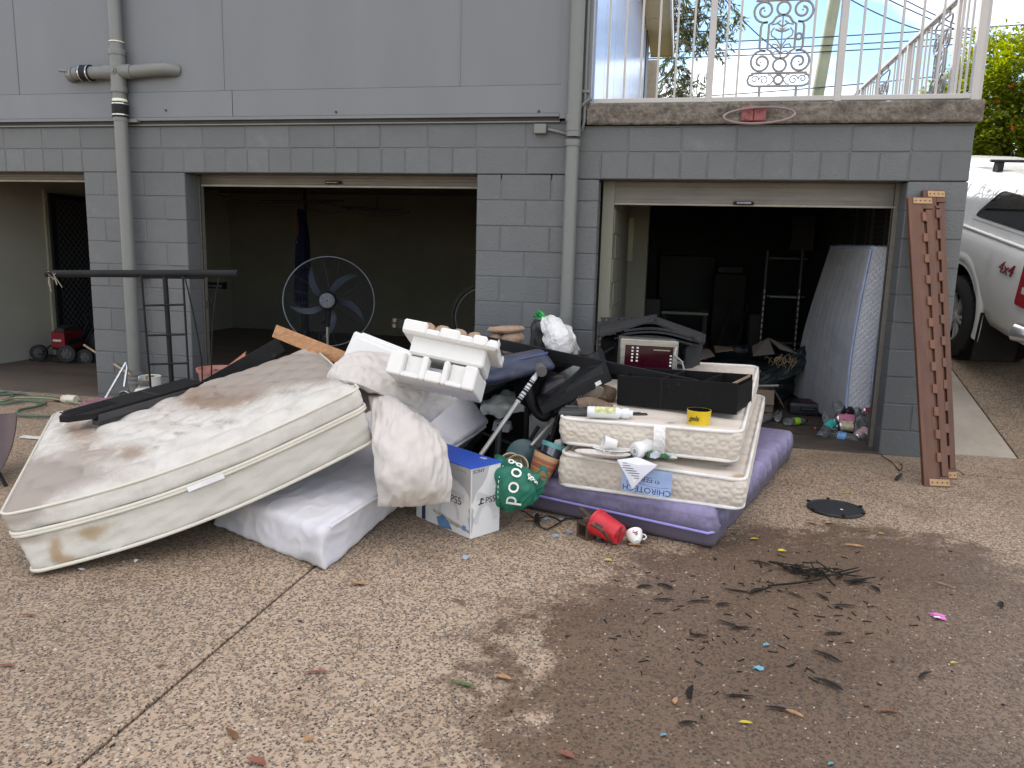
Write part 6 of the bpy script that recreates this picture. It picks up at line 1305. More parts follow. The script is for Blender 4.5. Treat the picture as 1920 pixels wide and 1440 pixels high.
a, b = at(1008, 898, Y=-2.06), at(1027, 852, Y=-2.03); Mt = fr(a, b, a + V((1, 0, 0))) @ RY(90); Lp_ = (b - a).length
bands = [0, .16, .22, .38, .44, .60, .66, .80, 1]
for i in range(8):
    f0, f1 = bands[i], bands[i + 1]; r0, r1 = .056 + .020 * f0, .056 + .020 * f1; m = MB(); m.lathe([(r0, f0 * Lp_), (r1, f1 * Lp_ - .0005)] if i else [(0, 0), (r0, 0), (r1, f1 * Lp_ - .0005)], 26, Mt, cap=False); m.build('stripe', M_STR[(0, 1, 0, 2, 1, 0, 1, 2)[i]], pt_, smooth=40)
m = MB(); m.lathe([(.076, Lp_), (.070, Lp_), (.055, .02), (0, .02)], 26, Mt, cap=False); m.build('inside', M_STR[1], pt_, smooth=40)

# ------------------------------------------------------------------ small things on the ground in front
rp_ = thing('plant_pot', 'bright red plastic pot lying on its side by the purple mattress', 'pot', gnd(1150, 1015)); a, b = gnd(1174, 1010, .045), gnd(1136, 992, .06)
a, b = at(1162, 1003, Z=.028), at(1135, 988, Z=.045); Mt = fr(a, b, a + V((0, 0, 1))) @ RY(90); M_RPL = mat('red_plastic', (.55, .02, .035), .4, v=.08)
m = MB(); m.lathe([(0, 0), (.048, 0), (.052, .004), (.066, .135), (.070, .137), (.071, .152), (.067, .152), (.050, .01), (0, .01)], 30, Mt, cap=False); m.build('pot_wall', M_RPL, rp_, smooth=40)
m = MB(); m.box((-.040, -.007, -.003), (.040, .007, .001), Mt); m.box((-.007, -.04, -.003), (.007, -.0071, .001), Mt); m.box((-.007, .0071, -.003), (.007, .04, .001), Mt); m.build('base_rib', mat('dull_red', (.28, .02, .025), .6), rp_)
tc_ = thing('teacup', 'white teacup with a red rose print lying on its side', 'cup', gnd(1192, 1005)); a, b = at(1186, 1012, Z=.0), at(1196, 996, Z=.045); Mt = fr(a, b, a + V((1, 0, 0))) @ RY(90)
Mt = TR(*at(1191, 1008, Z=.004)) @ RZ(20) @ RX(-58)
m = MB(); m.lathe([(0, -.03), (.018, -.03), (.02, -.026), (.030, -.015), (.040, .010), (.043, .032), (.041, .032), (.036, .008), (0, -.02)], 26, Mt, cap=False); m.build('cup_body', M_CHI, tc_, smooth=50)
m = MB(); m.tube([Mt @ V((.036 + .022 * math.sin(t), 0, .005 + .016 * math.cos(t))) for t in np.linspace(0, PI, 12)], .0035, 6); m.build('handle', M_CHI, tc_, smooth=50)
M_ROSE = [mat('rose_print', (.50, .04, .09), .4), mat('leaf_print', (.10, .22, .06), .4)]
pp = at(1192, 1000, Z=.02) 
for i, (ax, az, r_, k) in enumerate(((0, 0, .008, 0), (.011, .004, .006, 0), (-.009, .005, .006, 0), (.003, -.012, .005, 1), (-.006, .014, .005, 1), (.010, -.007, .004, 1))):
    ang = -100 + ax * 1400; m = MB(); z_ = .004 + az; rr_ = .0385 + (z_ - .004) * .13; m.lathe([(0, .0018), (r_ * .8, .0015), (r_, 0)], 8, Mt @ RZ(ang) @ TR(rr_ - .0008, 0, z_) @ RY(82), cap=False); m.build('rose_print', M_ROSE[k], tc_)
wd_ = thing('wooden_stand', 'dark brown wooden stand with a hollow cube lying on the ground', 'ornament', gnd(1100, 1015)); M_DW = mat('dark_brown_wood', (.075, .045, .030), .6, v=.35, vs=9, stretch=(1, 9, 1))
a = gnd(1080, 1005); Mt = fr(a, gnd(1106, 1018), a + V((0, 0, 1))); s_ = .085
m = MB()
for lo, hi in (((0, 0, 0), (.014, s_, s_)), ((s_ - .014, 0, 0), (s_, s_, s_)), ((.014, 0, 0), (s_ - .014, s_, .014)), ((.014, 0, s_ - .014), (s_ - .014, s_, s_))): m.box(lo, hi, Mt, .002)
m.box((.014, s_ * .6, .014), (s_ - .014, s_ - .001, s_ - .014), Mt); m.build('hollow_cube', M_DW, wd_)
m = MB(); a, b = at(1090, 955, Z=.10), at(1128, 990, Z=.06); m.box((-.012, -.012, -.009), ((b - a).length, .012, .009), fr(a, b, a + V((0, 0, 1))), .003); m.build('arm', M_DW, wd_)
m = MB(); a, b = at(1096, 975, Z=.085), at(1120, 967, Z=.085); m.box((0, -.012, -.009), ((b - a).length, .012, .009), fr(a, b, a + V((0, 0, 1))), .003); m.build('cross_piece', M_DW, wd_)
m = MB(); a, b = gnd(1118, 1012, .02), gnd(1135, 1006, .03); m.lathe([(.0, 0), (.018, .0), (.022, .02), (.012, .03), (.016, .045), (0, .05)], 14, TR(*gnd(1124, 1014)) @ RX(40), cap=False); m.build('turned_foot', mat('black_wood', (.02, .014, .012), .5), wd_, smooth=40)
m = MB(); m.tube([at(1108, 982, Z=.09), at(1130, 995, Z=.07), gnd(1146, 1018, -.01)], .008, 5); m.build('strut', M_DW, wd_)
cord = thing('extension_lead', 'black power cord with a plug lying along the purple mattress', 'cord', gnd(1010, 985)); pts = [gnd(*p, -.018) for p in ((965, 952), (985, 960), (1004, 972))]
pts2 = [gnd(*p, -.02) for p in ((1009, 980), (1014, 988), (1026, 992), (1042, 984), (1060, 973), (1075, 972))] + [at(1095, 973, Z=.0), at(1125, 985, Z=.03), at(1140, 992, Z=.03)]
def smooth_pts(P_, k=6):
    Q = []; n = len(P_)
    for i in range(n - 1):
        p_, q_, a_, b_ = P_[max(0, i - 1)], P_[min(n - 1, i + 2)], P_[i], P_[i + 1]
        for j in range(k): t = j / k; Q.append(.5 * ((2 * a_) + (b_ - p_) * t + (2 * p_ - 5 * a_ + 4 * b_ - q_) * t * t + (3 * a_ - p_ - 3 * b_ + q_) * t ** 3))
    return Q + [P_[-1]]
M_CORD = mat('black_cord', (.012, .012, .013), .5)
m = MB(); m.tube(smooth_pts(pts2), .0042, 6); m.tube(smooth_pts([gnd(940, 945, -.02)] + pts + [gnd(1030, 968, -.024), gnd(1052, 977, -.024)]), .0042, 6); m.build('cable', M_CORD, cord, smooth=60)
m = MB(); m.tube([gnd(1009, 982, -.012), gnd(1007, 972, -.008), gnd(1007, 966, -.006)], [.010, .017, .012], 10); m.build('plug', M_CORD, cord, smooth=50)
dk = thing('black_disc', 'black plastic lid disc with tabs lying on the concrete by the planks', 'lid', gnd(1566, 958)); q = gnd(1566, 956)
m = MB(); m.lathe([(0, .0), (.150, .0), (.157, .006), (.156, .014), (.148, .017), (.145, .012), (.0, .012)], 40, TR(*q), cap=False); m.build('plate', mat('black_dusty_plastic', (.016, .018, .022), .5, dirt=[((.07, .075, .08), 30, .62, .75)]), dk, smooth=40)
for a_ in (20, 95, 150, 210, 275, 330): m = MB(); m.box((.145, -.008, .012), (.168, .008, .024), TR(*q) @ RZ(a_), .003); m.build('tab', M_BLACKM, dk)
m = MB(); m.lathe([(0, .0128), (.008, .0130), (.008, .0122)], 8, TR(*(q + V((.03, -.02, 0)))), cap=False); m.build('white_spot', M_WP, dk)
ad = thing('adapter_lead', 'thin black lead with a small adapter lying on the apron by the right pier', 'cord', gnd(1690, 893))
m = MB(); m.tube(smooth_pts([gnd(*p, -.024) for p in ((1560, 805), (1590, 826), (1622, 836), (1632, 845), (1645, 838), (1655, 855), (1672, 866), (1686, 882), (1692, 873), (1688, 870))]), .003, 5); m.build('cable', M_CORD, ad)
a, b = gnd(1680, 899, -.016), gnd(1690, 889, -.016); m = MB(); m.tube([a, a * .7 + b * .3, b], [.010, .013, .008], 8); m.build('adapter', M_CORD, ad, smooth=50)
# notched timbers against the pier
M_TIM = mat('red_brown_timber', (.115, .047, .024), .5, v=.3, vs=3, stretch=(7, 7, .7), b=.2, bs=40, dirt=[((.07, .028, .018), 4, .5, .75)]); M_TIM2 = mat('mid_brown_timber', (.15, .065, .034), .5, v=.25, vs=4, stretch=(7, 7, .7)); M_TIM3 = mat('fresh_pine_end', (.40, .25, .125), .6, v=.12, vs=9)
def timber(bl, br, tl, lbl, w, stepz):
    Lh = (tl - bl).length; Mt = fr(bl, br, tl); t = thing('notched_timber', lbl, 'timber', Mt, 'pair of notched timbers')
    m = MB(); m.box((0, 0, 0), (w * .60, .035, Lh), None, .003); m.build('wide_board', M_TIM, t, True)
    m = MB(); m.box((w * .72, .004, .07), (w * .98, .034, Lh - .09), None, .003); m.build('narrow_board', M_TIM, t, True)
    m = MB(); m.box((w * .60, .022, .02), (w * .72, .036, Lh - .02)); m.build('backing_strip', M_TIM, t, True)
    z = .16; i = 0
    while z < Lh - .15:
        m = MB(); m.box((w * .52, -.012, z), (w * .70, .021, z + .062), None, .003); m.build('notch_block', M_TIM2, t, True); z += stepz; i += 1
    m = MB(); m.box((w * .52, -.010, Lh - .135), (w * .74, .02, Lh - .115), None, .002); m.box((w * .67, -.01, Lh - .19), (w * .74, .02, Lh - .1355), None, .002); m.build('notch_block', M_TIM, t, True)
    m = MB(); m.box((w * .60, 0, 0), (w, .034, .068), None, .003); m.box((w * .6, 0, Lh - .088), (w, .034, Lh), None, .003); m.build('end_board', M_TIM, t, True)
    for z0 in (.006, Lh - .052):
        m = MB(); m.box((w * .2, -.006, z0), (w * .97, -.001, z0 + .044), None, .002); pe = m.build('pine_batten', M_TIM3, t, True)
        for k in range(4): m = MB(); m.tube([(w * (.3 + .19 * k), -.008, z0 + .022), (w * (.3 + .19 * k), -.005, z0 + .022)], .005, 6); m.build('nail', M_DARK, pe, True)
    return t
timber(gnd(1733, 912), gnd(1779, 914), at(1715, 369, Y=-.10), 'front brown notched timber standing on the ground before the other one', .165, .152)
timber(gnd(1752, 898), gnd(1793, 899), at(1740, 356, Y=-.045), 'rear brown notched timber, taller, leaning right behind the other one', .155, .150)

# ------------------------------------------------------------------ left side: fan, rack, cylinder, pot, hose
fc = at(617, 565, Y=.6); nrm = (CP - fc).normalized(); nrm = (nrm + V((-.05, 0, .08))).normalized(); fx = V((0, 0, 1)).cross(nrm).normalized(); fy = nrm.cross(fx)
FMx = MX(((fx.x, fy.x, nrm.x, fc.x), (fx.y, fy.y, nrm.y, fc.y), (fx.z, fy.z, nrm.z, fc.z), (0, 0, 0, 1)))
fan = thing('pedestal_fan', 'large black pedestal fan seen from behind in the middle garage opening', 'fan', (fc.x, fc.y, GZ)); M_WIRE2 = mat('dark_fan_wire', (.035, .042, .055), .4, m=.3); M_BLADE = mat('blue_grey_blade', (.05, .062, .09), .4)
Rf = .415
for sg, nm_ in ((1, 'rear_guard'), (-1, 'front_guard')):
    m = MB(); dome = lambda r: sg * (.105 * (1 - (r / Rf) ** 2) ** .6)
    for r in np.linspace(.10, Rf - .012, 24): m.tube([(r * math.cos(a), r * math.sin(a), dome(r)) for a in np.linspace(0, 2 * PI, 48, False)], .00115, 3, True, m=FMx)
    for k in range(16):
        a0 = 2 * PI * k / 16; m.tube([((r) * math.cos(a0 + (r - .09) * .5), r * math.sin(a0 + (r - .09) * .5), dome(r)) for r in np.linspace(.09, Rf, 9)], .0017, 4, m=FMx)
    o = m.build(nm_, M_WIRE2, fan)
m = MB(); m.tube([(Rf * math.cos(a), Rf * math.sin(a), 0) for a in np.linspace(0, 2 * PI, 64, False)], .0075, 8, True, m=FMx); m.build('rim_ring', mat('grey_fan_rim', (.10, .115, .14), .35, m=.4), fan, smooth=60)
for k in range(5):
    a0 = RAD(75 + 72 * k); m = MB()
    def bf(u, v): r = .06 + u * .30; w = (.030 + .035 * math.sin(PI * min(1, u * 1.05))) * (1 if u < .92 else .6); a = a0 - .55 * u ** 1.3 + (v - .5) * w / r; return (r * math.cos(a), r * math.sin(a), (v - .5) * .045 * (1 - .4 * u) - .02)
    m.sheet(bf, 14, 4, FMx); m.sheet(lambda u, v: (lambda p: (p[0], p[1], p[2] - .003))(bf(1 - u, v)), 14, 4, FMx); m.build('blade', M_BLADE, fan, smooth=60)
m = MB(); m.lathe([(.0, -.03), (.07, -.02), (.085, .0), (.085, .11), (.078, .17), (.070, .185), (0, .188)], 26, FMx @ RX(6) @ TR(-.01, .01, 0), cap=False); mo = m.build('motor', mat('black_motor', (.012, .013, .017), .35), fan, smooth=40)
m = MB(); Mm = FMx @ RX(6) @ TR(-.01, .01, .189)
for r in (.016, .030, .044, .058): m.tube([(r * math.cos(a), r * math.sin(a), 0) for a in np.linspace(0, 2 * PI, 24, False)], .0045, 5, True, m=Mm)
for k in range(6): m.tube([(.012 * math.cos(k * PI / 3), .012 * math.sin(k * PI / 3), 0), (.060 * math.cos(k * PI / 3), .060 * math.sin(k * PI / 3), 0)], .004, 4, m=Mm)
m.build('motor_vent', mat('grey_vent', (.16, .175, .21), .4), mo)
ms = FMx @ V((-.005, -.10, .06)); nk_ = at(606, 598, Y=ms.y)
m = MB(); m.tube([ms + V((0, 0, .03)), ms + V((-.005, -.0, -.06)), V((ms.x - .01, ms.y, ms.z - .14))], [.03, .026, .022], 12); m.tube([(ms.x - .04, ms.y, ms.z - .10), (ms.x - .075, ms.y, ms.z - .10)], .014, 8); m.build('tilt_joint', M_BLACKM, fan, smooth=40)
m = MB(); m.tube([(ms.x - .01, ms.y, ms.z - .12), (ms.x - .01, ms.y, .2)], .013, 12); m.build('chrome_pole', mat('satin_pole', (.5, .49, .44), .3, m=.8), fan, smooth=40)
m = MB(); m.tube([(ms.x - .01, ms.y, .22), (ms.x - .01, ms.y, GZ + .03)], .018, 12); m.lathe([(0, .03), (.2, .02), (.21, 0), (0, 0)], 30, TR(ms.x - .01, ms.y, GZ + .012), cap=False); m.build('base', M_BLACKM, fan, smooth=40)
m = MB(); m.tube(smooth_pts([ms + V((-.03, -.04, -.02)), ms + V((-.07, -.05, -.12)), ms + V((-.03, -.03, -.26)), ms + V((-.02, -.02, -.5))]), .004, 5); m.build('cable', M_CORD, fan)
# black rack
YR = -1.25; rk = thing('metal_rack', 'black tubular rack with a long crossbar, rungs and stays behind the stained mattress', 'rack', (at(315, 700, Y=YR).x, YR, GZ))
m = MB(); m.tube([at(88, 513, Y=YR), at(447, 513, Y=YR)], .026, 14); m.tube([at(268, 519, Y=YR), at(383, 520, Y=YR)], .012, 8); m.build('crossbar', M_BLACKM, rk, smooth=50)
m = MB(); p, q = at(309, 516, Y=YR), at(323, 735, Y=YR); q = p + (q - p) * ((p.z - GZ) / (p.z - q.z)); m.tube([p, q], .017, 10); m.build('post', M_BLACKM, rk, smooth=50)
for (x0, y0_), (x1, y1_) in (((265, 518), (284, 745)), ((343, 518), (355, 728))):
    p, q = at(x0, y0_, Y=YR - .03), at(x1, y1_, Y=YR - .03); q = p + (q - p) * ((p.z - GZ) / (p.z - q.z)); m = MB(); m.tube([p, q], .0075, 8); m.build('side_rail', M_BLACKM, rk, smooth=50)
for y_, xa_, xb_ in ((573, 270, 347), (629, 275, 349), (683, 280, 352), (739, 284, 356)): m = MB(); m.tube([at(xa_, y_, Y=YR - .03), at(xb_, y_ - 2, Y=YR - .03)], .0075, 8); m.build('rung', M_BLACKM, rk, smooth=50)
for pts in (((347, 521), (365, 600), (378, 680), (379, 745)), ((411, 520), (404, 560), (398, 620), (396, 740))):
    P_ = [at(*p, Y=YR - .05) for p in pts]; m = MB(); m.tube(smooth_pts(P_), .0055, 6); m.build('stay', M_BLACKM, rk, smooth=60)
m = MB(); m.tube([at(390, 575, Y=YR), at(411, 540, Y=YR)], .004, 5); m.box(*[tuple(at(391, 570, Y=YR) + V(d)) for d in ((-.012, -.012, -.03), (.012, .012, .02))]); m.build('latch', M_BLACKM, rk)
m = MB()
for k in range(9): q = at(92 + rnd.uniform(-5, 10), 513 + rnd.uniform(-4, 8), Y=YR - .03); e = q + V((rnd.uniform(-.02, .06), rnd.uniform(-.02, .02), rnd.uniform(-.12, .02))); m.tube([q, (q + e) / 2 + rv() * .02, e], .0028, 4)
m.build('torn_cord', mat('frayed_cord', (.25, .23, .19), .9), rk)
# gas cylinder
YG = -.95; gx = at(283, 745, Y=YG); gs = thing('gas_cylinder', 'white gas cylinder with a cut out collar in front of the left pier', 'gas cylinder', (gx.x, YG, GZ)); M_GAS = mat('white_gas_paint', (.58, .61, .58), .35, v=.05, dirt=[((.35, .30, .22), 8, .6, .8)])
rg = .132; zt2 = at(283, 724, Y=YG).z; T0 = TR(gx.x, YG, 0)
m = MB(); m.lathe([(rg * .8, GZ), (rg * .8, .03), (rg * .97, .05), (rg, .08), (rg, zt2 - .10), (rg * .96, zt2 - .055), (rg * .80, zt2 - .02), (rg * .4, zt2), (0, zt2 + .004)], 36, T0, cap=False); m.build('tank', M_GAS, gs, smooth=50)
zc1 = at(283, 706, Y=YG).z
m = MB(); m.lathe([(.082, zt2 - .03), (.080, zc1), (.075, zc1), (.075, zt2 - .03)], 28, T0 @ RZ(300), cap=False, arc=.83); m.tube([(gx.x + .078 * math.cos(a), YG + .078 * math.sin(a), zc1) for a in np.linspace(RAD(300), RAD(300) + 2 * PI * .83, 24)], .005, 6); m.build('collar', M_GAS, gs, smooth=50)
m = MB(); m.lathe([(.0805, zt2 + .055), (.0835, zt2 + .05), (.0835, zt2 + .015), (.0805, zt2 + .01)], 10, T0 @ RZ(230), cap=False, arc=.22); m.build('collar_slot', mat('dark_slot', (.09, .085, .075), .7), gs, smooth=50)
m = MB(); m.lathe([(.018, zt2), (.018, zt2 + .05), (.03, zt2 + .055), (.03, zt2 + .08), (0, zt2 + .082)], 12, T0, cap=False); m.build('valve', mat('brass_valve', (.30, .22, .10), .35, m=.7), gs, smooth=40)
# flower pots
YPt = -.55; pq = at(410, 712, Y=YPt); fp_ = thing('plant_pot', 'wide dusty pink pot of dry soil behind the stained mattress', 'pot', (pq.x, YPt, GZ)); M_PNK = mat('dusty_pink_plastic', (.42, .185, .155), .6, v=.08, dirt=[((.30, .14, .12), 7, .5, .8)])
zr = at(410, 690, Y=YPt).z; T0 = TR(pq.x, YPt, 0); rr2 = .165
m = MB(); m.lathe([(0, GZ + .0), (.10, GZ), (rr2 * .92, zr - .03), (rr2, zr - .028), (rr2 * 1.03, zr), (rr2 * .94, zr), (rr2 * .9, zr - .03), (rr2 * .85, zr - .045)], 40, T0, cap=False); m.build('pot_wall', M_PNK, fp_, smooth=40)
m = MB(); m.sheet(lambda u, v: (pq.x + rr2 * .87 * u * math.cos(2 * PI * v), YPt + rr2 * .87 * u * math.sin(2 * PI * v), zr - .035 + .015 * noise.noise((u * 6 * math.cos(2 * PI * v), u * 6 * math.sin(2 * PI * v), 0))), 10, 30); m.build('soil', mat('dry_soil', (.13, .06, .04), .95, v=.5, vs=50, b=.8), fp_)
m = MB(); a, b = at(428, 708, Y=-.7), at(475, 672, Y=-.75); Mt = fr(a, b, a + V((0, 0, 1))); m.lathe([(.075, 0), (.075, (b - a).length)], 14, Mt @ RY(90) @ RZ(200), cap=False, arc=.38); m.lathe([(.068, 0), (.068, (b - a).length)], 14, Mt @ RY(90) @ RZ(200), cap=False, arc=.38); tag(m.build('pot_shard', mat('orange_terracotta', (.42, .17, .10), .75, v=.12), smooth=50, base=a), 'curved orange terracotta piece leaning beside the pink pot', 'shard')
# side step on the mattress
a, b = at(137, 795, Y=-2.25), at(378, 731, Y=-1.5); c = at(185, 790, Y=-2.28); 
sst = thing('side_step', 'long black rubber topped running board lying across the back of the stained mattress', 'running board', a); Mt = fr(at(160, 795, Y=-2.28), at(383, 738, Y=-1.46), at(150, 760, Y=-1.9)); Lq = (at(383, 738, Y=-1.46) - at(160, 795, Y=-2.28)).length
Mt = fr(at(178, 795, Y=-2.38), at(383, 734, Y=-1.57), at(178, 758, Y=-2.38)); Lq = (at(383, 737, Y=-1.55) - at(178, 797, Y=-2.36)).length
m = MB(); pl_ = [(-.05, .165), (-.14, .10), (-.12, .06), (0, 0), (Lq, 0), (Lq, .165)]; m.prism([(x, y) for x, y in pl_], .035, Mt @ TR(0, 0, .030)); m.build('tread_board', M_RUB, sst)
m = MB(); m.box((0.02, -.010, .006), (Lq, -.0005, .050), Mt, .003); m.box((.02, .002, -.02), (Lq - .05, .05, .014), Mt, .004); m.build('edge_trim', mat('edge_black', (.045, .046, .05), .35), sst)
for k in range(14): m = MB(); m.box((-.10 + .022 * k, .055, .0655), (-.09 + .022 * k, .15, .0695), Mt); m.build('rib', M_RUB, sst)
m = MB(); m.box((.45, -.0005, .065), (.46, .165, .066), Mt); m.build('groove', M_DARK, sst)
# brown cloth under the step
m = cushion([[at(268, 800, Y=-2.0), at(300, 778, Y=-1.85), at(336, 757, Y=-1.7)], [at(270, 804, Y=-2.05), at(302, 784, Y=-1.9), at(338, 762, Y=-1.75)], [at(272, 808, Y=-2.1), at(304, 790, Y=-1.95), at(340, 768, Y=-1.8)]], .03, 16, 8, .01, 2)
tag(m.build('brown_rag', mat('brown_rag', (.11, .065, .055), .9), smooth=60, base=at(300, 785, Y=-1.9)), 'brown rag lying under the black running board', 'rag')
# stick, bent metal tubes, lamp head, rag, bottle, hose
m = MB(); m.tube([at(158, 647, Y=.55), at(244, 702, Y=-.25)], .011, 8); tag(m.build('broom_stick', mat('weathered_stick', (.33, .25, .17), .8, v=.3, vs=9), smooth=50, base=at(200, 672, Y=0)), 'weathered wooden stick slanting from the mower to the left pier', 'stick')
ch = thing('metal_crutch', 'two bent bright metal tubes standing at the foot of the left pier', 'crutch', at(220, 740, Y=-.5)); m = MB(); m.tube([at(192, 757, Y=-.7), at(236, 680, Y=-.45)], .011, 8); m.tube([at(233, 725, Y=-.5), at(238, 690, Y=-.45), at(236, 680, Y=-.45)], .011, 8); m.build('tube', M_CHROME, ch, smooth=60)
m = MB(); m.tube([at(190, 759, Y=-.72), at(197, 748, Y=-.68)], [.02, .013], 8); m.build('tip', M_RUB, ch, smooth=60)
gl = at(239, 743, Y=-.6); t_ = thing('reflector', 'round grey metal and glass head on the ground at the foot of the pipe', 'lamp', gl); Mt = fr(gl, gl + V((1, .1, 0)), gl + V((0, 0, 1))) @ RX(90)
m = MB(); m.lathe([(0, -.02), (.04, -.015), (.052, .0), (.055, .04), (.05, .045), (.047, .02), (.03, .008), (0, .006)], 22, Mt, cap=False); m.build('shell', mat('dull_glass', (.28, .29, .27), .15, m=.5), t_, smooth=40)
for k in range(5): m = MB(); m.tube([(.055 * math.cos(k * 1.26), .055 * math.sin(k * 1.26), .02), (.072 * math.cos(k * 1.26), .072 * math.sin(k * 1.26), .02)], .008, 6, m=Mt); m.build('lug', M_GALV, t_)
m = cushion([[at(152, 762, Y=-.75), at(185, 752, Y=-.7), at(232, 752, Y=-.7)], [at(150, 766, Y=-.8), at(190, 760, Y=-.82), at(236, 758, Y=-.8)], [at(150, 770, Y=-.9), at(190, 766, Y=-.9), at(236, 764, Y=-.9)]], .05, 24, 12, .02, 8); tag(m.build('mauve_cloth', mat('mauve_cloth', (.22, .11, .14), .9), smooth=60, base=at(190, 760, Y=-.8)), 'crumpled mauve cloth on the ground behind the stained mattress', 'cloth')
hb = thing('bottle', 'small white bottle lying on the concrete beside the green hose', 'bottle', gnd(132, 752)); a, b = gnd(143, 750, .005), gnd(120, 748, .005); Mt = fr(a, b, a + V((0, 0, 1))) @ RY(90); m = MB(); m.lathe([(0, 0), (.038, 0), (.042, .012), (.042, .10), (.036, .115), (.036, .14), (0, .142)], 18, Mt, cap=False); m.build('bottle_body', mat('old_white_plastic', (.62, .58, .48), .45), hb, smooth=40)
M_HOSE = mat('green_hose', (.07, .125, .09), .5, v=.1); hs = thing('garden_hose', 'green garden hose lying in loops on the concrete at the left', 'hose', gnd(50, 750))
P_ = [gnd(*p, -.013) for p in ((-90, 728), (-20, 738), (15, 735), (24, 742), (10, 750), (-30, 756), (-60, 750), (-20, 742), (40, 738), (60, 744), (90, 745), (150, 753), (162, 757))]
m = MB(); m.tube(smooth_pts(P_), .0115, 8); m.build('hose_tube', M_HOSE, hs, smooth=60)
P_ = [gnd(*p, -.008) for p in ((-80, 752), (0, 757), (50, 752), (85, 755), (70, 762), (40, 768), (33, 774), (45, 779), (95, 780), (135, 778))]
m = MB(); m.tube(smooth_pts(P_), .0115, 8); m.build('hose_tube', M_HOSE, hs, smooth=60)
P_ = [gnd(*p, -.002) for p in ((-60, 745), (0, 752), (30, 746), (100, 748), (180, 762))]
m = MB(); m.tube(smooth_pts(P_), .010, 8); m.build('hose_tube', mat('pale_green_hose', (.22, .25, .15), .5), hs, smooth=60)
m = MB(); a, b = gnd(104, 748, -.01), gnd(113, 750, -.01); m.tube([a, b], .02, 10); m.build('connector', mat('brown_connector', (.16, .06, .05), .5), hs, smooth=50)
m = MB(); q = gnd(60, 822, -.025); m.box((q.x - .09, q.y - .02, q.z), (q.x + .14, q.y + .03, q.z + .012), None, .003); tag(m.build('white_strip', mat('dirty_white_plastic', (.62, .60, .57), .6), base=q), 'flat white plastic strip lying left of the stained mattress', 'strip')
# dark planter at the left edge
q = gnd(-28, 888); pb_ = thing('chair', 'dark maroon pointed seat shell standing at the left edge of the driveway', 'chair', q); M_MAR = mat('dark_maroon_plastic', (.045, .022, .022), .35, v=.2)
P = [[at(-90, 775, Y=-2.1), at(-20, 778, Y=-2.15), at(31, 774, Y=-2.1)], [at(-90, 830, Y=-2.3), at(-30, 840, Y=-2.35), at(22, 835, Y=-2.3)], [at(-90, 870, Y=-2.5), at(-40, 880, Y=-2.5), at(-2, 888, Y=-2.5)]]
fm_ = patch9(P); m = MB(); m.sheet(fm_, 16, 16); m.sheet(lambda u, v: fm_(1 - u, v) + V((-.012, .02, 0)), 16, 16); m.build('shell', M_MAR, pb_, smooth=60)
for p, q in (((-6, 880), (12, 912)), ((-60, 880), (-70, 935))): m = MB(); m.tube([at(*p, Y=-2.45), gnd(*q)], .010, 8); m.build('leg', M_BLACKM, pb_, smooth=50)
# ------------------------------------------------------------------ inside the left and middle garage
M_MRED = mat('mower_red', (.19, .012, .018), .35, v=.1); M_GWH = mat('grey_wheel', (.06, .062, .066), .6)
mw0 = gnd(112, 680, -.02); mo_ = thing('lawn_mower', 'red and black lawn mower parked by the screen door in the left garage', 'lawn mower', mw0)
YM = mw0.y; pxm = FOC / (mw0 - CP).length
def mp(x, y, d=0): return at(x, y, Y=YM + d)
m = MB(); m.hexa([mp(97, 651), mp(122, 654), mp(158, 650, .4), mp(120, 646, .4)], [mp(96, 622), mp(120, 625), mp(153, 617, .4), mp(112, 615, .4)]); m.build('cover', M_MRED, mo_)
m = MB(); m.hexa([mp(98, 655), mp(120, 659), mp(160, 655, .4), mp(122, 650, .4)], [mp(98, 650), mp(120, 653.5, -.004), mp(158, 649.6, .4), mp(120, 646, .4)]); m.build('deck', M_BLACKM, mo_)
m = MB(); m.hexa([mp(103, 622, .05), mp(119, 624, .05), mp(147, 616, .36), mp(115, 615, .36)], [mp(106, 614, .08), mp(119, 616, .08), mp(143, 610, .34), mp(117, 609, .34)]); m.build('battery_lid', mat('mower_black', (.03, .03, .033), .4), mo_)
m = MB(); m.box(*[tuple(mp(99, 640, -.012)), tuple(mp(115, 637, -.006))]); m.build('badge', mat('mower_badge', (.5, .48, .48), .4), mo_)
m = MB(); m.hexa([mp(128, 647, -.004), mp(152, 642, .2), mp(151, 632, .2), mp(128, 637, -.004)], [mp(128, 647, -.012), mp(152, 642, .19), mp(151, 632, .19), mp(128, 637, -.012)]); m.build('side_panel', M_BLACKM, mo_)
for (x, y, r, d) in ((73, 661, 13, .1), (126, 663, 13.5, -.02), (160, 669, 12.5, .1)):
    c = mp(x, y, d); R_ = r / pxm; Mt = fr(c, c + V((1, .35, 0)), c + V((0, 0, 1))) @ RX(90); m = MB(); m.lathe([(R_ * .6, -.03), (R_, -.026), (R_, .026), (R_ * .6, .03), (R_ * .6, -.03)], 22, Mt, cap=False); w = m.build('wheel', M_TYRE, mo_, smooth=40)
    m = MB(); m.lathe([(R_ * .6, .02), (0, .024)], 18, Mt, cap=False); m.lathe([(R_ * .2, .02), (R_ * .18, .036), (0, .036)], 12, Mt, cap=False)
    for k in range(6): m.box((R_ * .15, -.008, .018), (R_ * .6, .008, .032), Mt @ RZ(60 * k))
    m.build('hub', M_GWH, w, smooth=40)
m = MB(); m.tube([mp(80, 660), mp(95, 648), mp(125, 652, .1)], .012, 6); m.tube([mp(73, 664), mp(130, 668), mp(160, 670, .1)], .01, 6); m.tube([mp(150, 640, .3), mp(165, 606, .35), mp(158, 585, .4)], .013, 6); m.tube([mp(160, 645, .3), mp(176, 612, .35), mp(170, 590, .4)], .013, 6); m.build('frame_tube', M_BLACKM, mo_, smooth=60)
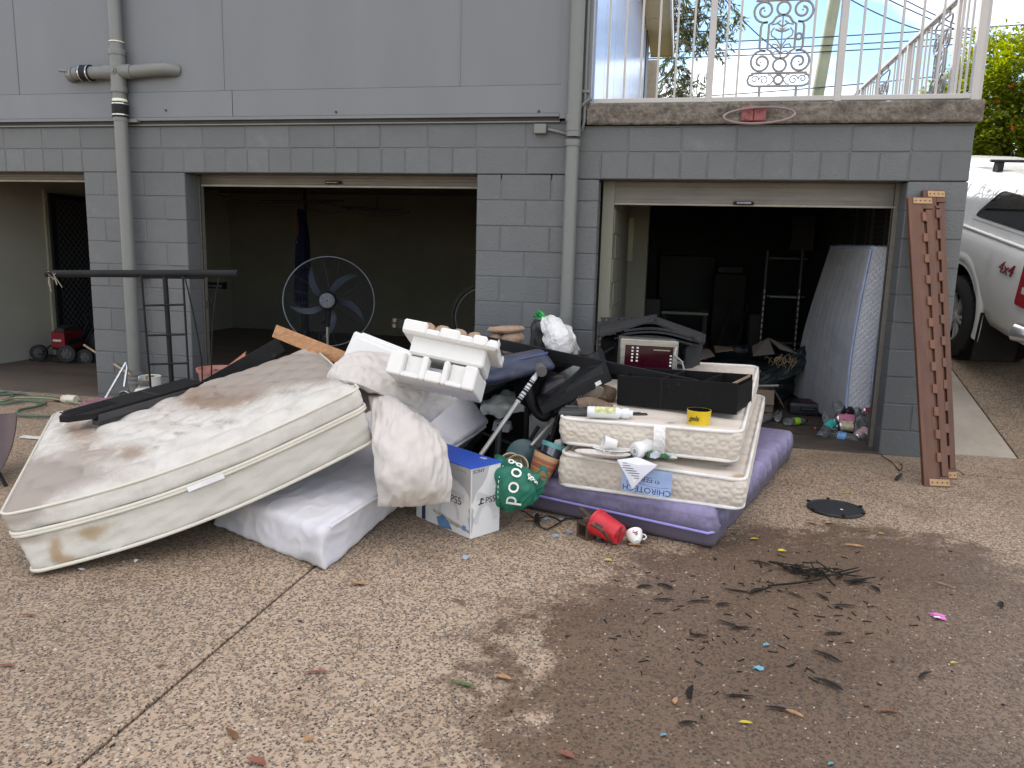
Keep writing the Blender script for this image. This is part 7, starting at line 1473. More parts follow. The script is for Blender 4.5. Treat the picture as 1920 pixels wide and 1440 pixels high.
m = MB(); m.tube(smooth_pts([mp(55, 672), mp(66, 678), mp(90, 676), mp(120, 679), mp(150, 680)]), .008, 5); m.build('cable', M_CORD, mo_)
q0 = [mp(158, 678, .5), mp(190, 680, .5), mp(192, 676, .9), mp(162, 675, .9)]; q1 = [mp(162, 625, .5), mp(188, 622, .5), mp(190, 620, .9), mp(165, 622, .9)]
tag(soft_block(tri(q0, q1), (.25, .35, .4), (10, 10, 12), .08).build('grass_catcher', mat('dark_grey_cloth', (.04, .043, .05), .8), smooth=70, base=q0[0]), 'dark grey bag behind the red lawn mower', 'bag')
YF = 1.9; a, b = at(567, 352, Y=YF), at(573, 640, Y=YF); tp_ = thing('steel_post', 'dark round post with line arms standing in the middle garage', 'post', (a.x, YF, GZ)); m = MB(); m.tube([V((a.x, YF, -.02)), V((a.x, YF, 2.3))], .042, 14); m.build('post_tube', M_BLACKM, tp_, smooth=50)
m = MB(); m.tube([at(486, 378, Y=YF - .05), at(644, 377, Y=YF - .05)], .016, 6); m.build('arm', M_BLACKM, tp_)
m = MB(); m.tube([at(640, 388, Y=YF + .3), at(769, 398, Y=YF + .3)], .016, 6); m.tube([at(706, 392, Y=YF + .3), at(708, 366, Y=YF + .3)], .006, 5); m.build('arm', M_BLACKM, tp_)
for pts in (((380, 356), (430, 372), (490, 380)), ((380, 358), (470, 378), (560, 376), (640, 387)), ((578, 392), (620, 399), (665, 392)), ((640, 388), (690, 404), (740, 404), (766, 398))): m = MB(); m.tube(smooth_pts([at(*p, Y=YF) for p in pts]), .0035, 4); m.build('line', M_CORD, tp_)
fg = thing('flag', 'dark blue flag with a red corner hanging on the post in the middle garage', 'flag', at(565, 450, Y=YF - .06))
P = [[at(557, 392, Y=YF - .06), at(562, 392, Y=YF - .09), at(568, 394, Y=YF - .06)], [at(552, 470, Y=YF - .06), at(565, 470, Y=YF - .14), at(580, 468, Y=YF - .06)], [at(549, 560, Y=YF - .06), at(565, 575, Y=YF - .12), at(576, 555, Y=YF - .06)]]
fmp = patch9(P)
def fl(u, v): return fmp(u, v) + V((0, .025 * math.sin(u * 14 + v * 2), 0))
m = MB(); m.sheet(fl, 24, 30); m.sheet(lambda u, v: fl(1 - u, v) + V((0, .006, 0)), 24, 30); m.build('cloth', mat('navy_cloth', (.006, .007, .02), .9, spec=.1), fg, smooth=70)
m = MB(); m.sheet(lambda u, v: fl(.0 + .35 * u, .12 + .22 * v) + V((0, -.004, 0)), 6, 10); m.build('red_patch', mat('red_cloth', (.09, .006, .01), .9), fg, smooth=70)
m = MB(); m.sheet(lambda u, v: fl(.05 + .06 * u + .2 * v, .30 + .12 * v) + V((0, -.006, 0)), 3, 10); m.build('white_stripe', mat('white_cloth', (.16, .16, .17), .9), fg, smooth=70)
bw = at(912, 597, Y=1.2); t_ = thing('bicycle_wheel', 'black bicycle wheel half hidden behind the middle pier', 'wheel', bw); Rw = .33; Mt = fr(bw, bw + V((1, .2, 0)), bw + V((0, 0, 1))) @ RX(90)
m = MB(); m.tube([(Rw * math.cos(a), Rw * math.sin(a), 0) for a in np.linspace(0, 2 * PI, 48, False)], .022, 8, True, m=Mt); m.build('tyre', M_TYRE, t_, smooth=60)
m = MB(); m.tube([((Rw - .03) * math.cos(a), (Rw - .03) * math.sin(a), 0) for a in np.linspace(0, 2 * PI, 48, False)], .011, 6, True, m=Mt); m.build('rim', M_GALV, t_, smooth=60)
m = MB()
for k in range(20): a = 2 * PI * k / 20; m.tube([(.02 * math.cos(a + .8), .02 * math.sin(a + .8), 0), ((Rw - .035) * math.cos(a), (Rw - .035) * math.sin(a), 0)], .0012, 3, m=Mt)
m.build('spokes', M_GALV, t_)['kind'] = 'stuff'
m = MB(); a = at(382, 536, Y=2.4); m.tube([at(385, 531, Y=2.4), at(425, 533, Y=2.6)], .02, 8); m.tube([at(385, 538, Y=2.4), at(423, 541, Y=2.6)], .01, 6); m.box(*[tuple(at(417, 542, Y=2.5)), tuple(at(424, 529, Y=2.6))]); tag(m.build('wall_bracket', M_BLACKM, base=a), 'black bracket bar fixed on the left inner wall of the middle garage', 'bracket')

# ------------------------------------------------------------------ inside the right garage
M_NBLK = mat('near_black', (.008, .009, .011), .6); M_CARDB = mat('cardboard', (.27, .205, .15), .85, v=.08, vs=6)
M_CARDD = mat('grey_cardboard', (.17, .15, .135), .85, v=.1)
a, b = at(1238, 478, Y=5.9), at(1334, 600, Y=5.9); m = MB(); m.box((a.x, 5.86, -.02), (b.x, 6.05, a.z), None, .01); cb_ = tag(m.build('cabinet', M_NBLK, base=(a.x, 5.9, 0)), 'tall dark cabinet against the back wall of the right garage', 'cabinet')
m = MB(); m.box((a.x + .03, 5.845, .1), ((a.x + b.x) / 2 - .01, 5.858, a.z - .04)); m.box(((a.x + b.x) / 2 + .01, 5.845, .1), (b.x - .03, 5.858, a.z - .04)); m.build('door', M_NBLK, cb_)
a, b = at(1240, 588, Y=3.6), at(1328, 590, Y=3.6); tb2 = thing('table', 'low table with a pale top in the dark right garage', 'table', (a.x, 3.6, 0)); m = MB(); m.box((a.x, 3.6, a.z), (b.x, 4.1, a.z + .03)); m.build('table_top', mat('pale_board', (.22, .24, .18), .6), tb2)
for x in (a.x + .03, b.x - .03):
    for y in (3.64, 4.06): m = MB(); m.box((x - .02, y - .02, -.02), (x + .02, y + .02, a.z)); m.build('leg', M_NBLK, tb2)
rk2 = thing('shelf_rack', 'dark metal rack with pale slotted posts in the right garage', 'rack', at(1460, 640, Y=2.6))
for (x0, x1) in ((1434, 1424), (1499, 1490)):
    p, q = at(x0, 540, Y=2.6), at(x1, 650, Y=2.6); q = V((q.x, q.y, -.02)); m = MB(); m.tube([p + V((0, .01, .4)), q + V((0, .01, 0))], .02, 6); po_ = m.build('upright', M_NBLK, rk2)
    m = MB()
    for k in range(18): c = p + (q - p) * (k + .5) / 18; m.box((c.x - .006, c.y - .016, c.z - .022), (c.x + .006, c.y - .0095, c.z + .014))
    m.build('slot_strip', mat('pale_slot', (.34, .33, .31), .7), po_)
m = MB(); m.tube([at(1443, 556, Y=2.58), at(1494, 558, Y=2.58)], .009, 6); m.build('cross_bar', mat('mid_grey_bar', (.14, .15, .17), .5), rk2)
for z in (.5, 1.0, 1.4): m = MB(); c = at(1434, 600, Y=2.7); d = at(1499, 600, Y=2.7); m.box((c.x - .02, 2.63, z), (d.x + .02, 3.1, z + .02)); m.build('shelf', M_NBLK, rk2)
def brickcloth(name):
    ma = mat(name, (.05, .053, .06), .85); nt = ma.node_tree; bt = nt.nodes.new('ShaderNodeTexBrick'); bt.inputs['Scale'].default_value = 11; bt.inputs['Color1'].default_value = (.03, .032, .037, 1); bt.inputs['Color2'].default_value = (.015, .017, .022, 1); bt.inputs['Mortar'].default_value = (.10, .10, .105, 1); bt.inputs['Mortar Size'].default_value = .035
    tc = nt.nodes.new('ShaderNodeTexCoord'); mp_ = nt.nodes.new('ShaderNodeMapping'); mp_.inputs['Rotation'].default_value = (PI / 2, 0, 0); mp_.inputs['Rotation'].default_value = (PI / 2, 0, PI / 2); nt.links.new(tc.outputs['Object'], mp_.inputs[0]); nt.links.new(mp_.outputs[0], bt.inputs['Vector']); nt.links.new(bt.outputs[0], nt.nodes['Principled BSDF'].inputs['Base Color']); return ma
M_PAT = brickcloth('dark_patterned_cloth')
y0p, y1p = at(1676, 440, X=1.755).y, at(1580, 440, X=1.755).y; z1p = 1.95
m = MB(); m.sheet(lambda u, v: V((1.755 - .01 * math.sin(u * 19), y0p + (y1p - y0p) * u, 1.25 + (z1p - 1.25) * v)), 30, 4); tag(m.build('wall_hanging', M_PAT, base=(1.75, y0p, 1.6)), 'dark patterned cloth hanging on the right garage wall above the grey mattress', 'cloth')
a = at(1487, 405, Y=4.2); b = at(1524, 470, Y=4.2); m = MB(); m.box((a.x, 4.19, b.z), (b.x, 4.21, a.z)); tag(m.build('lattice_panel', M_PAT, base=a), 'dark lattice panel at the back of the right garage', 'panel')
a, b = at(1171, 408, Y=2.17), at(1186, 490, Y=2.17); m = MB(); m.box((a.x, 2.15, b.z), (b.x, 2.198, a.z), None, .004); tag(m.build('meter_board', mat('cream_board', (.36, .35, .25), .6), base=a), 'narrow cream board on the inner pier of the right garage', 'board')
t_ = thing('paint_roller', 'white paint roller hanging on the left wall inside the right garage', 'roller', at(1137, 590, Y=.5)); m = MB(); m.tube([at(1137, 575, Y=.5), at(1139, 605, Y=.5)], .024, 12); m.build('sleeve', mat('roller_white', (.6, .6, .57), .9), t_, smooth=50); m = MB(); m.tube([at(1137, 575, Y=.5), at(1135, 556, Y=.5), at(1131, 540, Y=.5)], .008, 6); m.build('wire_handle', M_BLACKM, t_)
# heap of dark sheeting
q0 = [V((.20, 1.75, -.02)), V((1.2, 2.0, -.02)), V((1.35, 3.3, -.02)), V((.0, 3.3, -.02))]; q1 = [at(1345, 690, Y=1.7), at(1500, 690, Y=2.0), at(1500, 655, Y=3.0), at(1330, 655, Y=3.0)]
M_TARP = mat('dark_green_sheeting', (.012, .020, .024), .55, v=.3, b=.5, bs=25, bd=.01)
tag(soft_block(tri(q0, q1), (1, 1.6, .4), (34, 40, 16), .1, lambda s, d, h, f, sg: .08 * noise.noise((s * 4, d * 5, h * 4)) + .03 * noise.noise((s * 11, d * 12, h * 9))).build('tarpaulin', M_TARP, smooth=80, base=q0[0]), 'crumpled dark sheeting heaped on the right garage floor', 'tarpaulin')
P = [[at(1425, 700, Y=1.75), at(1470, 668, Y=1.85), at(1512, 646, Y=1.95)], [at(1420, 712, Y=1.65), at(1475, 692, Y=1.7), at(1508, 668, Y=1.85)], [at(1428, 722, Y=1.6), at(1475, 712, Y=1.65), at(1505, 690, Y=1.8)]]
tag(cushion(P, .05, 26, 16, .02, 13).build('plastic_sheet', M_TARP, smooth=70, base=P[1][1]), 'stiff dark sheet edge curling up in front of the grey mattress', 'sheet')
tw = MB(); c = at(1464, 683, Y=1.65)
for k in range(26):
    p = c + V((rnd.uniform(-.13, .13), rnd.uniform(-.08, .08), rnd.uniform(0, .04))); tw.tube(smooth_pts([p + rv() * .06, p + V((0, 0, .03)) + rv() * .05, p + rv() * .07], 3), .0028, 4)
tag(tw.build('twine_tangle', mat('straw_twine', (.34, .24, .14), .9), base=c), 'tangle of straw coloured twine on the dark sheeting', 'twine')
def flap(corners, name, lbl, mt, cat='cardboard', th=.006):
    q = [V(p) for p in corners]; n = (q[1] - q[0]).cross(q[3] - q[0]).normalized() * th; m = MB(); m.hexa(q, [p + n for p in q]); return tag(m.build(name, mt, base=q[0]), lbl, cat)
flap([at(1412, 668, Y=1.9), at(1452, 664, Y=1.9), at(1441, 634, Y=2.1), at(1410, 650, Y=2.1)], 'cardboard_sheet', 'grey torn cardboard flap standing up left on the dark heap', M_CARDD)
flap([at(1441, 634, Y=2.05), at(1462, 655, Y=1.9), at(1495, 664, Y=1.8), at(1478, 650, Y=2.2)], 'cardboard_sheet', 'grey cardboard flap bent down to the right on the dark heap', M_CARDD)
flap([at(1338, 648, Y=2.3), at(1372, 650, Y=2.3), at(1376, 656, Y=2.0), at(1342, 660, Y=2.0)], 'cardboard_sheet', 'small tan cardboard piece behind the upper cream mattress', M_CARDB)
flap([at(1290, 680, Y=1.0), at(1340, 668, Y=1.3), at(1330, 655, Y=1.8), at(1286, 664, Y=1.5)], 'paper_sheet', 'sheets of grey paper lying behind the upper cream mattress', mat('grey_paper', (.22, .21, .19), .8), 'paper')
c = at(1318, 663, Y=2.2); m = MB(); m.lathe([(.05, -.06), (.065, .04), (.07, .045), (.07, .055), (0, .055)], 18, TR(*c)); tag(m.build('red_tub', mat('dull_red_tub', (.22, .03, .022), .5), smooth=40, base=c), 'small red tub deep in the right garage heap', 'tub')
# open carton
cbx = thing('cardboard_box', 'open tan cardboard box beside the upper cream mattress', 'box', at(1445, 770, Z=-.02)); o_ = gnd(1449, 773, -.02); Mt = TR(o_.x - .46, o_.y, -.02); Wb, Db, Hb = .46, .36, at(1449, 732, Y=o_.y).z + .02
m = MB(); m.box((0, 0, 0), (Wb, .005, Hb), Mt); m.box((0, Db - .005, 0), (Wb, Db, Hb), Mt); m.box((0, .005, 0), (.005, Db - .005, Hb), Mt); m.box((Wb - .005, .005, 0), (Wb, Db - .005, Hb), Mt); m.box((.005, .005, 0), (Wb - .005, Db - .005, .005), Mt); m.build('carton', M_CARDB, cbx)
for nm, q in (('front_flap', [(0, -.001, Hb), (Wb - .005, -.001, Hb), (Wb - .0, -.04, Hb - .13), (0, -.04, Hb - .13)]), ('side_flap', [(Wb, 0, Hb), (Wb, Db, Hb), (Wb + .10, Db, Hb - .12), (Wb + .10, .02, Hb - .16)]), ('back_flap', [(0, Db, Hb), (Wb + .02, Db, Hb), (Wb + .04, Db + .10, Hb + .12), (0, Db + .10, Hb + .12)])):
    q = [Mt @ V(p) for p in q]; n = (q[1] - q[0]).cross(q[3] - q[0]).normalized() * .004; m = MB(); m.hexa(q, [p + n for p in q]); m.build(nm, M_CARDB, cbx)
t_ = thing('tube', 'grey tube with a black end lying across the open cardboard box', 'tube', at(1440, 722, Y=.5)); a, b = at(1385, 724, Y=o_.y + .15), at(1460, 723, Y=o_.y + .1); m = MB(); m.tube([a, b], .012, 10); m.build('shaft', mat('grey_tube', (.35, .36, .37), .4), t_, smooth=50); m = MB(); m.tube([b, b + (b - a).normalized() * .03], .0135, 10); m.build('end_cap', M_BLACKM, t_, smooth=50)
# oil bottle and tool case
ob = thing('oil_bottle', 'black oil bottle with a green cap standing behind the black tool case', 'bottle', gnd(1512, 750, -.02)); c = gnd(1512, 752, -.02); zt3 = at(1520, 698, Y=c.y).z; hh = zt3 - c.z
m = MB(); q0 = [c + V(d) for d in ((-.085, -.05, 0), (.085, -.05, 0), (.085, .05, 0), (-.085, .05, 0))]; q1 = [c + V(d) for d in ((-.03, -.04, hh * .8), (.075, -.04, hh * .86), (.075, .04, hh * .86), (-.03, .04, hh * .8))]
ob_b = soft_block(tri(q0, q1), (.17, .1, hh), (12, 8, 16), .03).build('bottle_body', mat('black_bottle_plastic', (.012, .014, .016), .25), ob, smooth=60)
m = MB(); m.lathe([(.022, 0), (.022, .02), (.028, .021), (.028, .05), (0, .051)], 18, TR(c.x + .04, c.y, c.z + hh * .86)); m.build('cap', mat('green_cap', (.01, .26, .16), .4), ob, smooth=40)
m = MB(); m.box((c.x - .005, c.y - .052, c.z + .05), (c.x + .07, c.y - .046, c.z + hh * .6)); m.build('label', mat('dark_label', (.04, .055, .06), .3), ob); m = MB(); m.box((c.x - .055, c.y - .054, c.z + .03), (c.x - .03, c.y - .048, c.z + .08)); m.build('white_label', mat('pale_label', (.45, .47, .48), .5), ob)
if c.z > .03: m = MB(); m.box((c.x - .2, c.y - .15, -.02), (c.x + .2, c.y + .2, c.z - .001), None, .01); tag(m.build('black_crate', M_NBLK, base=(c.x, c.y, 0)), 'low black crate under the oil bottle in the right garage', 'crate')
a = gnd(1479, 778, -.02); b = at(1550, 780, Y=a.y); tcs = thing('tool_case', 'black plastic tool case lying on the right garage floor', 'case', a); yc = a.y; z_ = a.z + .12
q0 = [V((a.x, yc, a.z)), V((b.x, yc, a.z)), V((b.x + .02, yc + .28, a.z)), V((a.x + .02, yc + .28, a.z))]; q1 = [V((p.x, p.y, z_)) for p in q0]; lift = 0
M_CASE = mat('black_case_plastic', (.014, .016, .022), .45, b=.3)
if lift > 0: q0 = [p - V((0, 0, lift)) for p in q0]
soft_block(tri(q0, q1), (b.x - a.x, .3, z_ - a.z + lift), (14, 12, 6), .02).build('case_shell', M_CASE, tcs, smooth=50)
m = MB(); m.tube([V((a.x + .1, yc - .01, z_ - .05)), V((a.x + .1, yc - .04, z_ - .05)), V((b.x - .1, yc - .04, z_ - .05)), V((b.x - .1, yc - .01, z_ - .05))], .012, 8); m.build('handle', M_CASE, tcs, smooth=50); m = MB(); m.box((a.x + .1, yc + .06, z_ - .004), (b.x - .12, yc + .2, z_ + .003), None, .002); m.build('lid_panel', mat('dark_red_lid', (.06, .018, .016), .5), tcs)
# bottles and cans
def clearmat(name, tint, k=.16):
    ma = bpy.data.materials.new(name); ma.use_nodes = True; nt = ma.node_tree; nt.nodes.clear(); N = nt.nodes.new; K = nt.links.new; o = N('ShaderNodeOutputMaterial'); t = N('ShaderNodeBsdfTransparent'); t.inputs[0].default_value = (*tint, 1); g = N('ShaderNodeBsdfPrincipled'); g.inputs['Base Color'].default_value = (*[x * .6 for x in tint], 1); g.inputs['Roughness'].default_value = .12; g.inputs['Specular IOR Level'].default_value = .9
    lw = N('ShaderNodeLayerWeight'); lw.inputs[0].default_value = .35; mr = N('ShaderNodeMapRange'); mr.inputs[3].default_value = k; mr.inputs[4].default_value = .9; K(lw.outputs['Fresnel'], mr.inputs[0]); mx = N('ShaderNodeMixShader'); K(mr.outputs[0], mx.inputs[0]); K(t.outputs[0], mx.inputs[1]); K(g.outputs[0], mx.inputs[2]); K(mx.outputs[0], o.inputs[0]); return ma
M_CLR = clearmat('clear_plastic', (.82, .85, .86)); M_COLA = clearmat('dark_clear_plastic', (.12, .10, .10), .4)
def bottle(a, b, r, lbl, body=None, label=None, cap=None, cat='bottle'):
    a, b = V(a), V(b); Lb2 = (b - a).length; Mt = fr(a, b, a + V((.13, .2, 1))) @ RY(90); t = thing(cat, lbl, cat, a, 'empty drink bottles and cans')
    m = MB(); pr = [(0, .012), (r * .5, 0), (r * .9, .0), (r, .015), (r, Lb2 * .30), (r * .93, Lb2 * .34), (r, Lb2 * .38), (r, Lb2 * .62), (r * .8, Lb2 * .74), (r * .4, Lb2 * .88), (r * .36, Lb2 * .97), (r * .42, Lb2 * .975), (r * .36, Lb2)] if cat == 'bottle' else [(0, .008), (r * .75, .006), (r * .8, 0), (r * .86, .002), (r, .012), (r, Lb2 - .016), (r * .84, Lb2 - .003), (r * .8, Lb2), (r * .78, Lb2 - .006), (0, Lb2 - .006)]
    m.lathe(pr, 20, Mt, cap=False); m.build('bottle_wall' if cat == 'bottle' else 'can_wall', body or M_CLR, t, smooth=50)
    if label: m = MB(); z0, z1 = (Lb2 * .36, Lb2 * .62) if cat == 'bottle' else (Lb2 * .1, Lb2 * .9); m.lathe([(r * 1.012, z0), (r * 1.012, z1)], 20, Mt, cap=False); m.build('label', label, t, smooth=50)
    if cap: m = MB(); m.lathe([(0, Lb2 * 1.03), (r * .44, Lb2 * 1.03), (r * .44, Lb2 * .965), (r * .36, Lb2 * .965)], 14, Mt, cap=False); m.build('cap', cap, t, smooth=40)
    return t
LB_ = lambda n, c, v=.35: mat(n, c, .4, v=v, vs=22)
M_SILV = mat('can_silver', (.6, .6, .6), .25, m=.9)
def bp(x, y, d=0): return at(x, y, Y=.42 + (822 - y) * .0042 + d)
bl_ = [((1566, 785), (1603, 787), .034, 'pink drink can lying on top of the bottle heap', M_SILV, LB_('pink_label', (.62, .22, .36)), None, 'can'),
 ((1571, 798), (1600, 799), .033, 'pale yellow and white can under the pink one', M_SILV, LB_('cream_label', (.60, .56, .38)), None, 'can'),
 ((1604, 822), (1624, 806), .032, 'pink and white can at the lower right of the bottle heap', M_SILV, LB_('rose_white_label', (.62, .42, .45)), None, 'can'),
 ((1616, 770), (1650, 772), .033, 'red can at the right edge against the door track', M_SILV, LB_('red_label', (.50, .02, .03), .2), None, 'can'),
 ((1538, 822), (1572, 776), .036, 'clear bottle with a teal label slanting at the left of the heap', None, LB_('teal_label', (.05, .42, .42), .3), None, 'bottle'),
 ((1608, 826), (1548, 812), .034, 'clear water bottle with a blue label and blue cap in front', None, LB_('blue_label2', (.16, .36, .70), .4), mat('blue_cap', (.03, .05, .35), .4), 'bottle'),
 ((1570, 806), (1528, 803), .020, 'thin dark bottle with a red cap at the far left of the heap', M_COLA, None, mat('red_cap', (.55, .06, .04), .4), 'bottle'),
 ((1588, 778), (1600, 748), .04, 'dark cola bottle standing up at the top of the heap', M_COLA, LB_('black_label', (.02, .02, .022), .2), mat('black_cap', (.02, .02, .02), .4), 'bottle'),
 ((1606, 768), (1640, 752), .036, 'clear bottle with a black and red label lying at the top right', None, LB_('black_red_label', (.10, .02, .02), .8), mat('red_cap2', (.5, .03, .03), .4), 'bottle'),
 ((1614, 797), (1640, 780), .038, 'clear bottle showing its round base beside the pink can', None, None, None, 'bottle'),
 ((1620, 782), (1650, 765), .036, 'clear bottle with its base to the front below the red can', None, None, None, 'bottle'),
 ((1600, 776), (1618, 752), .036, 'clear bottle tilted up between the cola bottle and the red can', None, None, None, 'bottle'),
 ((1576, 774), (1566, 750), .034, 'clear bottle leaning left beside the cola bottle', None, None, None, 'bottle'),
 ((1626, 806), (1655, 795), .036, 'clear bottle squeezed against the door track', None, None, None, 'bottle'),
 ((1612, 824), (1640, 812), .030, 'crushed clear bottle lowest at the right of the heap', None, LB_('white_label2', (.6, .6, .6), .3), None, 'bottle'),
 ((1556, 800), (1545, 772), .03, 'clear crushed bottle behind the teal labelled one', None, None, None, 'bottle')]
for (p, q, r, lb, bd_, la_, ca_, ct) in bl_: bottle(bp(*p), bp(*q, .02), r * 1.25, lb, bd_, la_, ca_, ct)
bottle(gnd(1472, 791, .016), gnd(1512, 789, .014), .034, 'clear bottle with a bright green label lying alone on the floor', None, LB_('lime_label', (.30, .62, .03), .2), M_BLACKM, 'bottle')
bottle(gnd(1458, 784, .02), gnd(1462, 774, .03), .036, 'silver can end facing out beside the cardboard box', M_SILV, None, None, 'can')
bottle(gnd(1428, 786, .02), gnd(1450, 778, .02), .036, 'crushed clear bottle lying against the purple mattress', None, None, None, 'bottle')

# ------------------------------------------------------------------ leaves and litter on the driveway
M_LF = {k: mat(k + '_dead_leaf', c, .65, v=.3, vs=40, spec=.25) for k, c in dict(tan=(.36, .21, .10), brown=(.17, .085, .045), yellow=(.52, .42, .05), green=(.10, .15, .05), black=(.011, .0085, .007), red=(.22, .09, .06)).items()}
def leafobj(x, y, L_, w, ang, k, lbl, name='fallen_leaf', cat='leaf', curl=.25, grp=None, z=.004):
    c = gnd(x, y, GZ + z); mb = MB(); n = 8; up_ = []; dn_ = []
    for i in range(n + 1):
        t = i / n; xx = (t - .5) * L_; ww = w * math.sin(PI * min(1, t * .92 + .04)) ** .8; zz = curl * L_ * (abs(t - .5) ** 2) + .002; cy = .10 * L_ * math.sin(t * 3)
        up_.append((xx, cy + ww, zz + ww * .4)); dn_.append((xx, cy - ww, zz + ww * .4)); mb.v.append(V((xx, cy, zz)))
    mb.v += [V(p) for p in up_ + dn_]; a, b = n + 1, 2 * (n + 1)
    for i in range(n): mb.f += [[i, i + 1, a + i + 1, a + i], [i, b + i, b + i + 1, i + 1]]
    Mt = TR(*c) @ RZ(ang) @ RX(rnd.uniform(-12, 12)); mb.v = [Mt @ p for p in mb.v]
    return tag(mb.build(name, M_LF[k], base=c, smooth=60), lbl, cat, grp)
G_ = 'dead leaves scattered on the driveway'
for (x, y, L_, w, an, k, lb) in ((672, 1097, .085, .02, 10, 'tan', 'tan curled leaf in front of the white sheeted mattress'), (943, 1272, .07, .013, -10, 'tan', 'pale tan leaf at the left border of the wet patch'), (866, 1286, .12, .014, -12, 'green', 'only green leaf, long and narrow, on the dry concrete'), (480, 1432, .08, .02, -15, 'red', 'reddish brown leaf at the bottom edge right of the joint'), (432, 1380, .09, .015, -35, 'brown', 'brown curled leaf just right of the slab joint'), (592, 1263, .10, .010, 20, 'red', 'long thin reddish leaf in the middle of the dry slab'), (578, 1388, .035, .014, 40, 'tan', 'tiny square tan leaf near the bottom of the dry slab'), (302, 1248, .04, .014, 20, 'tan', 'small tan leaf left of the slab joint'), (195, 1128, .14, .006, 35, 'brown', 'thin brown stalk below the left mattress corner'), (52, 1156, .09, .01, 5, 'brown', 'brown leaf at the far left under the mattress corner'), (12, 1250, .07, .013, 15, 'red', 'reddish leaf at the left picture edge'), (857, 1130, .12, .008, -28, 'brown', 'thin brown curled leaf in front of the white carton'), (1140, 1052, .045, .016, 0, 'yellow', 'small yellow leaf in front of the red pot'), (1415, 1012, .05, .018, 15, 'yellow', 'yellow star shaped leaf beside the purple mattress corner'), (1380, 1000, .05, .014, 35, 'green', 'olive leaf right at the purple mattress corner'), (1466, 1034, .05, .014, 10, 'yellow', 'dull yellow leaf at the upper edge of the wet patch'), (1625, 995, .05, .008, 5, 'yellow', 'thin yellow leaf below the black disc'), (1652, 1001, .035, .007, 0, 'yellow', 'smallest yellow leaf right below the black disc'), (1522, 982, .08, .016, -35, 'tan', 'tan leaf pair left below the black disc'), (1555, 981, .05, .02, 45, 'tan', 'orange tan leaf just below the black disc'), (1602, 1025, .11, .012, -5, 'tan', 'tan strip leaf at the upper rim of the wet patch'), (1590, 925, .05, .010, 5, 'yellow', 'olive yellow leaf behind the black disc'), (1666, 1336, .10, .011, 8, 'brown', 'brown curled leaf in the lower right of the wet patch'), (1490, 1340, .07, .010, -30, 'tan', 'light tan leaf in the lower middle of the wet patch'), (1398, 1357, .05, .01, 5, 'yellow', 'yellow green leaf low in the wet patch'), (1268, 1316, .05, .011, 80, 'tan', 'orange leaf standing on its edge in the wet patch'), (1770, 1098, .10, .006, -40, 'tan', 'tan straw lying at the right of the wet patch'), (1788, 1244, .03, .009, 30, 'yellow', 'tiny yellow leaf far right in the wet patch'), (1062, 1418, .06, .017, -20, 'red', 'reddish leaf at the bottom inside the wet border'), (1190, 1023, .075, .018, 5, 'tan', 'orange brown leaf below the white teacup')): leafobj(x, y, L_ * .85, w * .75, an, k, lb, grp=G_)
for (x, y, L_, w, an) in ((1208, 1102, .09, .014, 30), (1248, 1101, .09, .013, -35), (1245, 1127, .11, .010, 12), (1310, 1130, .13, .010, 22), (1356, 1135, .08, .014, 25), (1385, 1110, .16, .010, -8), (1418, 1110, .10, .012, 50), (1425, 1058, .13, .012, -20), (1488, 1117, .12, .008, -40), (1540, 1120, .10, .010, -60), (1583, 1138, .12, .010, 8), (1608, 1094, .13, .016, 35), (1365, 1172, .12, .010, -30), (1390, 1180, .10, .012, 20), (1550, 1233, .13, .012, -40), (1552, 1285, .12, .014, -35), (1298, 1300, .10, .014, 85), (1385, 1308, .12, .010, 10), (1460, 1332, .10, .010, -5), (1640, 1105, .08, .012, -70), (1735, 1268, .10, .008, 45), (1290, 1358, .07, .010, 20), (1880, 1135, .08, .014, 70), (1310, 1194, .08, .011, 5), (1565, 1190, .10, .012, 15)):
    leafobj(x, y, L_ * .9, w * .8, an, 'black', 'dark wet strip of bark lying in the wet patch', 'bark_strip', 'bark', .12, 'dark bark strips in the wet patch', .003)
pile = MB(); c = gnd(1525, 1078, GZ)
for k in range(60):
    p = c + V((rnd.gauss(0, .085), rnd.gauss(0, .035), .004 + abs(rnd.gauss(0, .012)))); a = rnd.uniform(0, 2 * PI); L2 = rnd.uniform(.03, .13); d = V((math.cos(a), math.sin(a) * .6, rnd.uniform(-.06, .25))) * L2; w = rnd.uniform(.003, .009); s_ = V((-math.sin(a), math.cos(a), 0)) * w
    pile.hexa([p - s_, p + s_, p + d * .9 + s_ * .3, p + d * .9 - s_ * .3], [p - s_ * .8 + V((0, 0, .004)), p + s_ * .8 + V((0, 0, .004)), p + d + V((0, 0, .004)), p + d * .98 + V((0, 0, .003))])
for (x, y, x2, y2) in ((1440, 1098, 1540, 1086), (1415, 1108, 1445, 1100), (1545, 1075, 1565, 1098)): pile.tube(smooth_pts([gnd(x, y, -.02), gnd((x + x2) / 2, (y + y2) / 2 + 1, -.012), gnd(x2, y2, -.01)], 4), .005, 5)
o = tag(pile.build('bark_debris', M_LF['black'], base=c), 'black heap of wet bark and twigs in the wet patch', kind='stuff')
scat = MB()
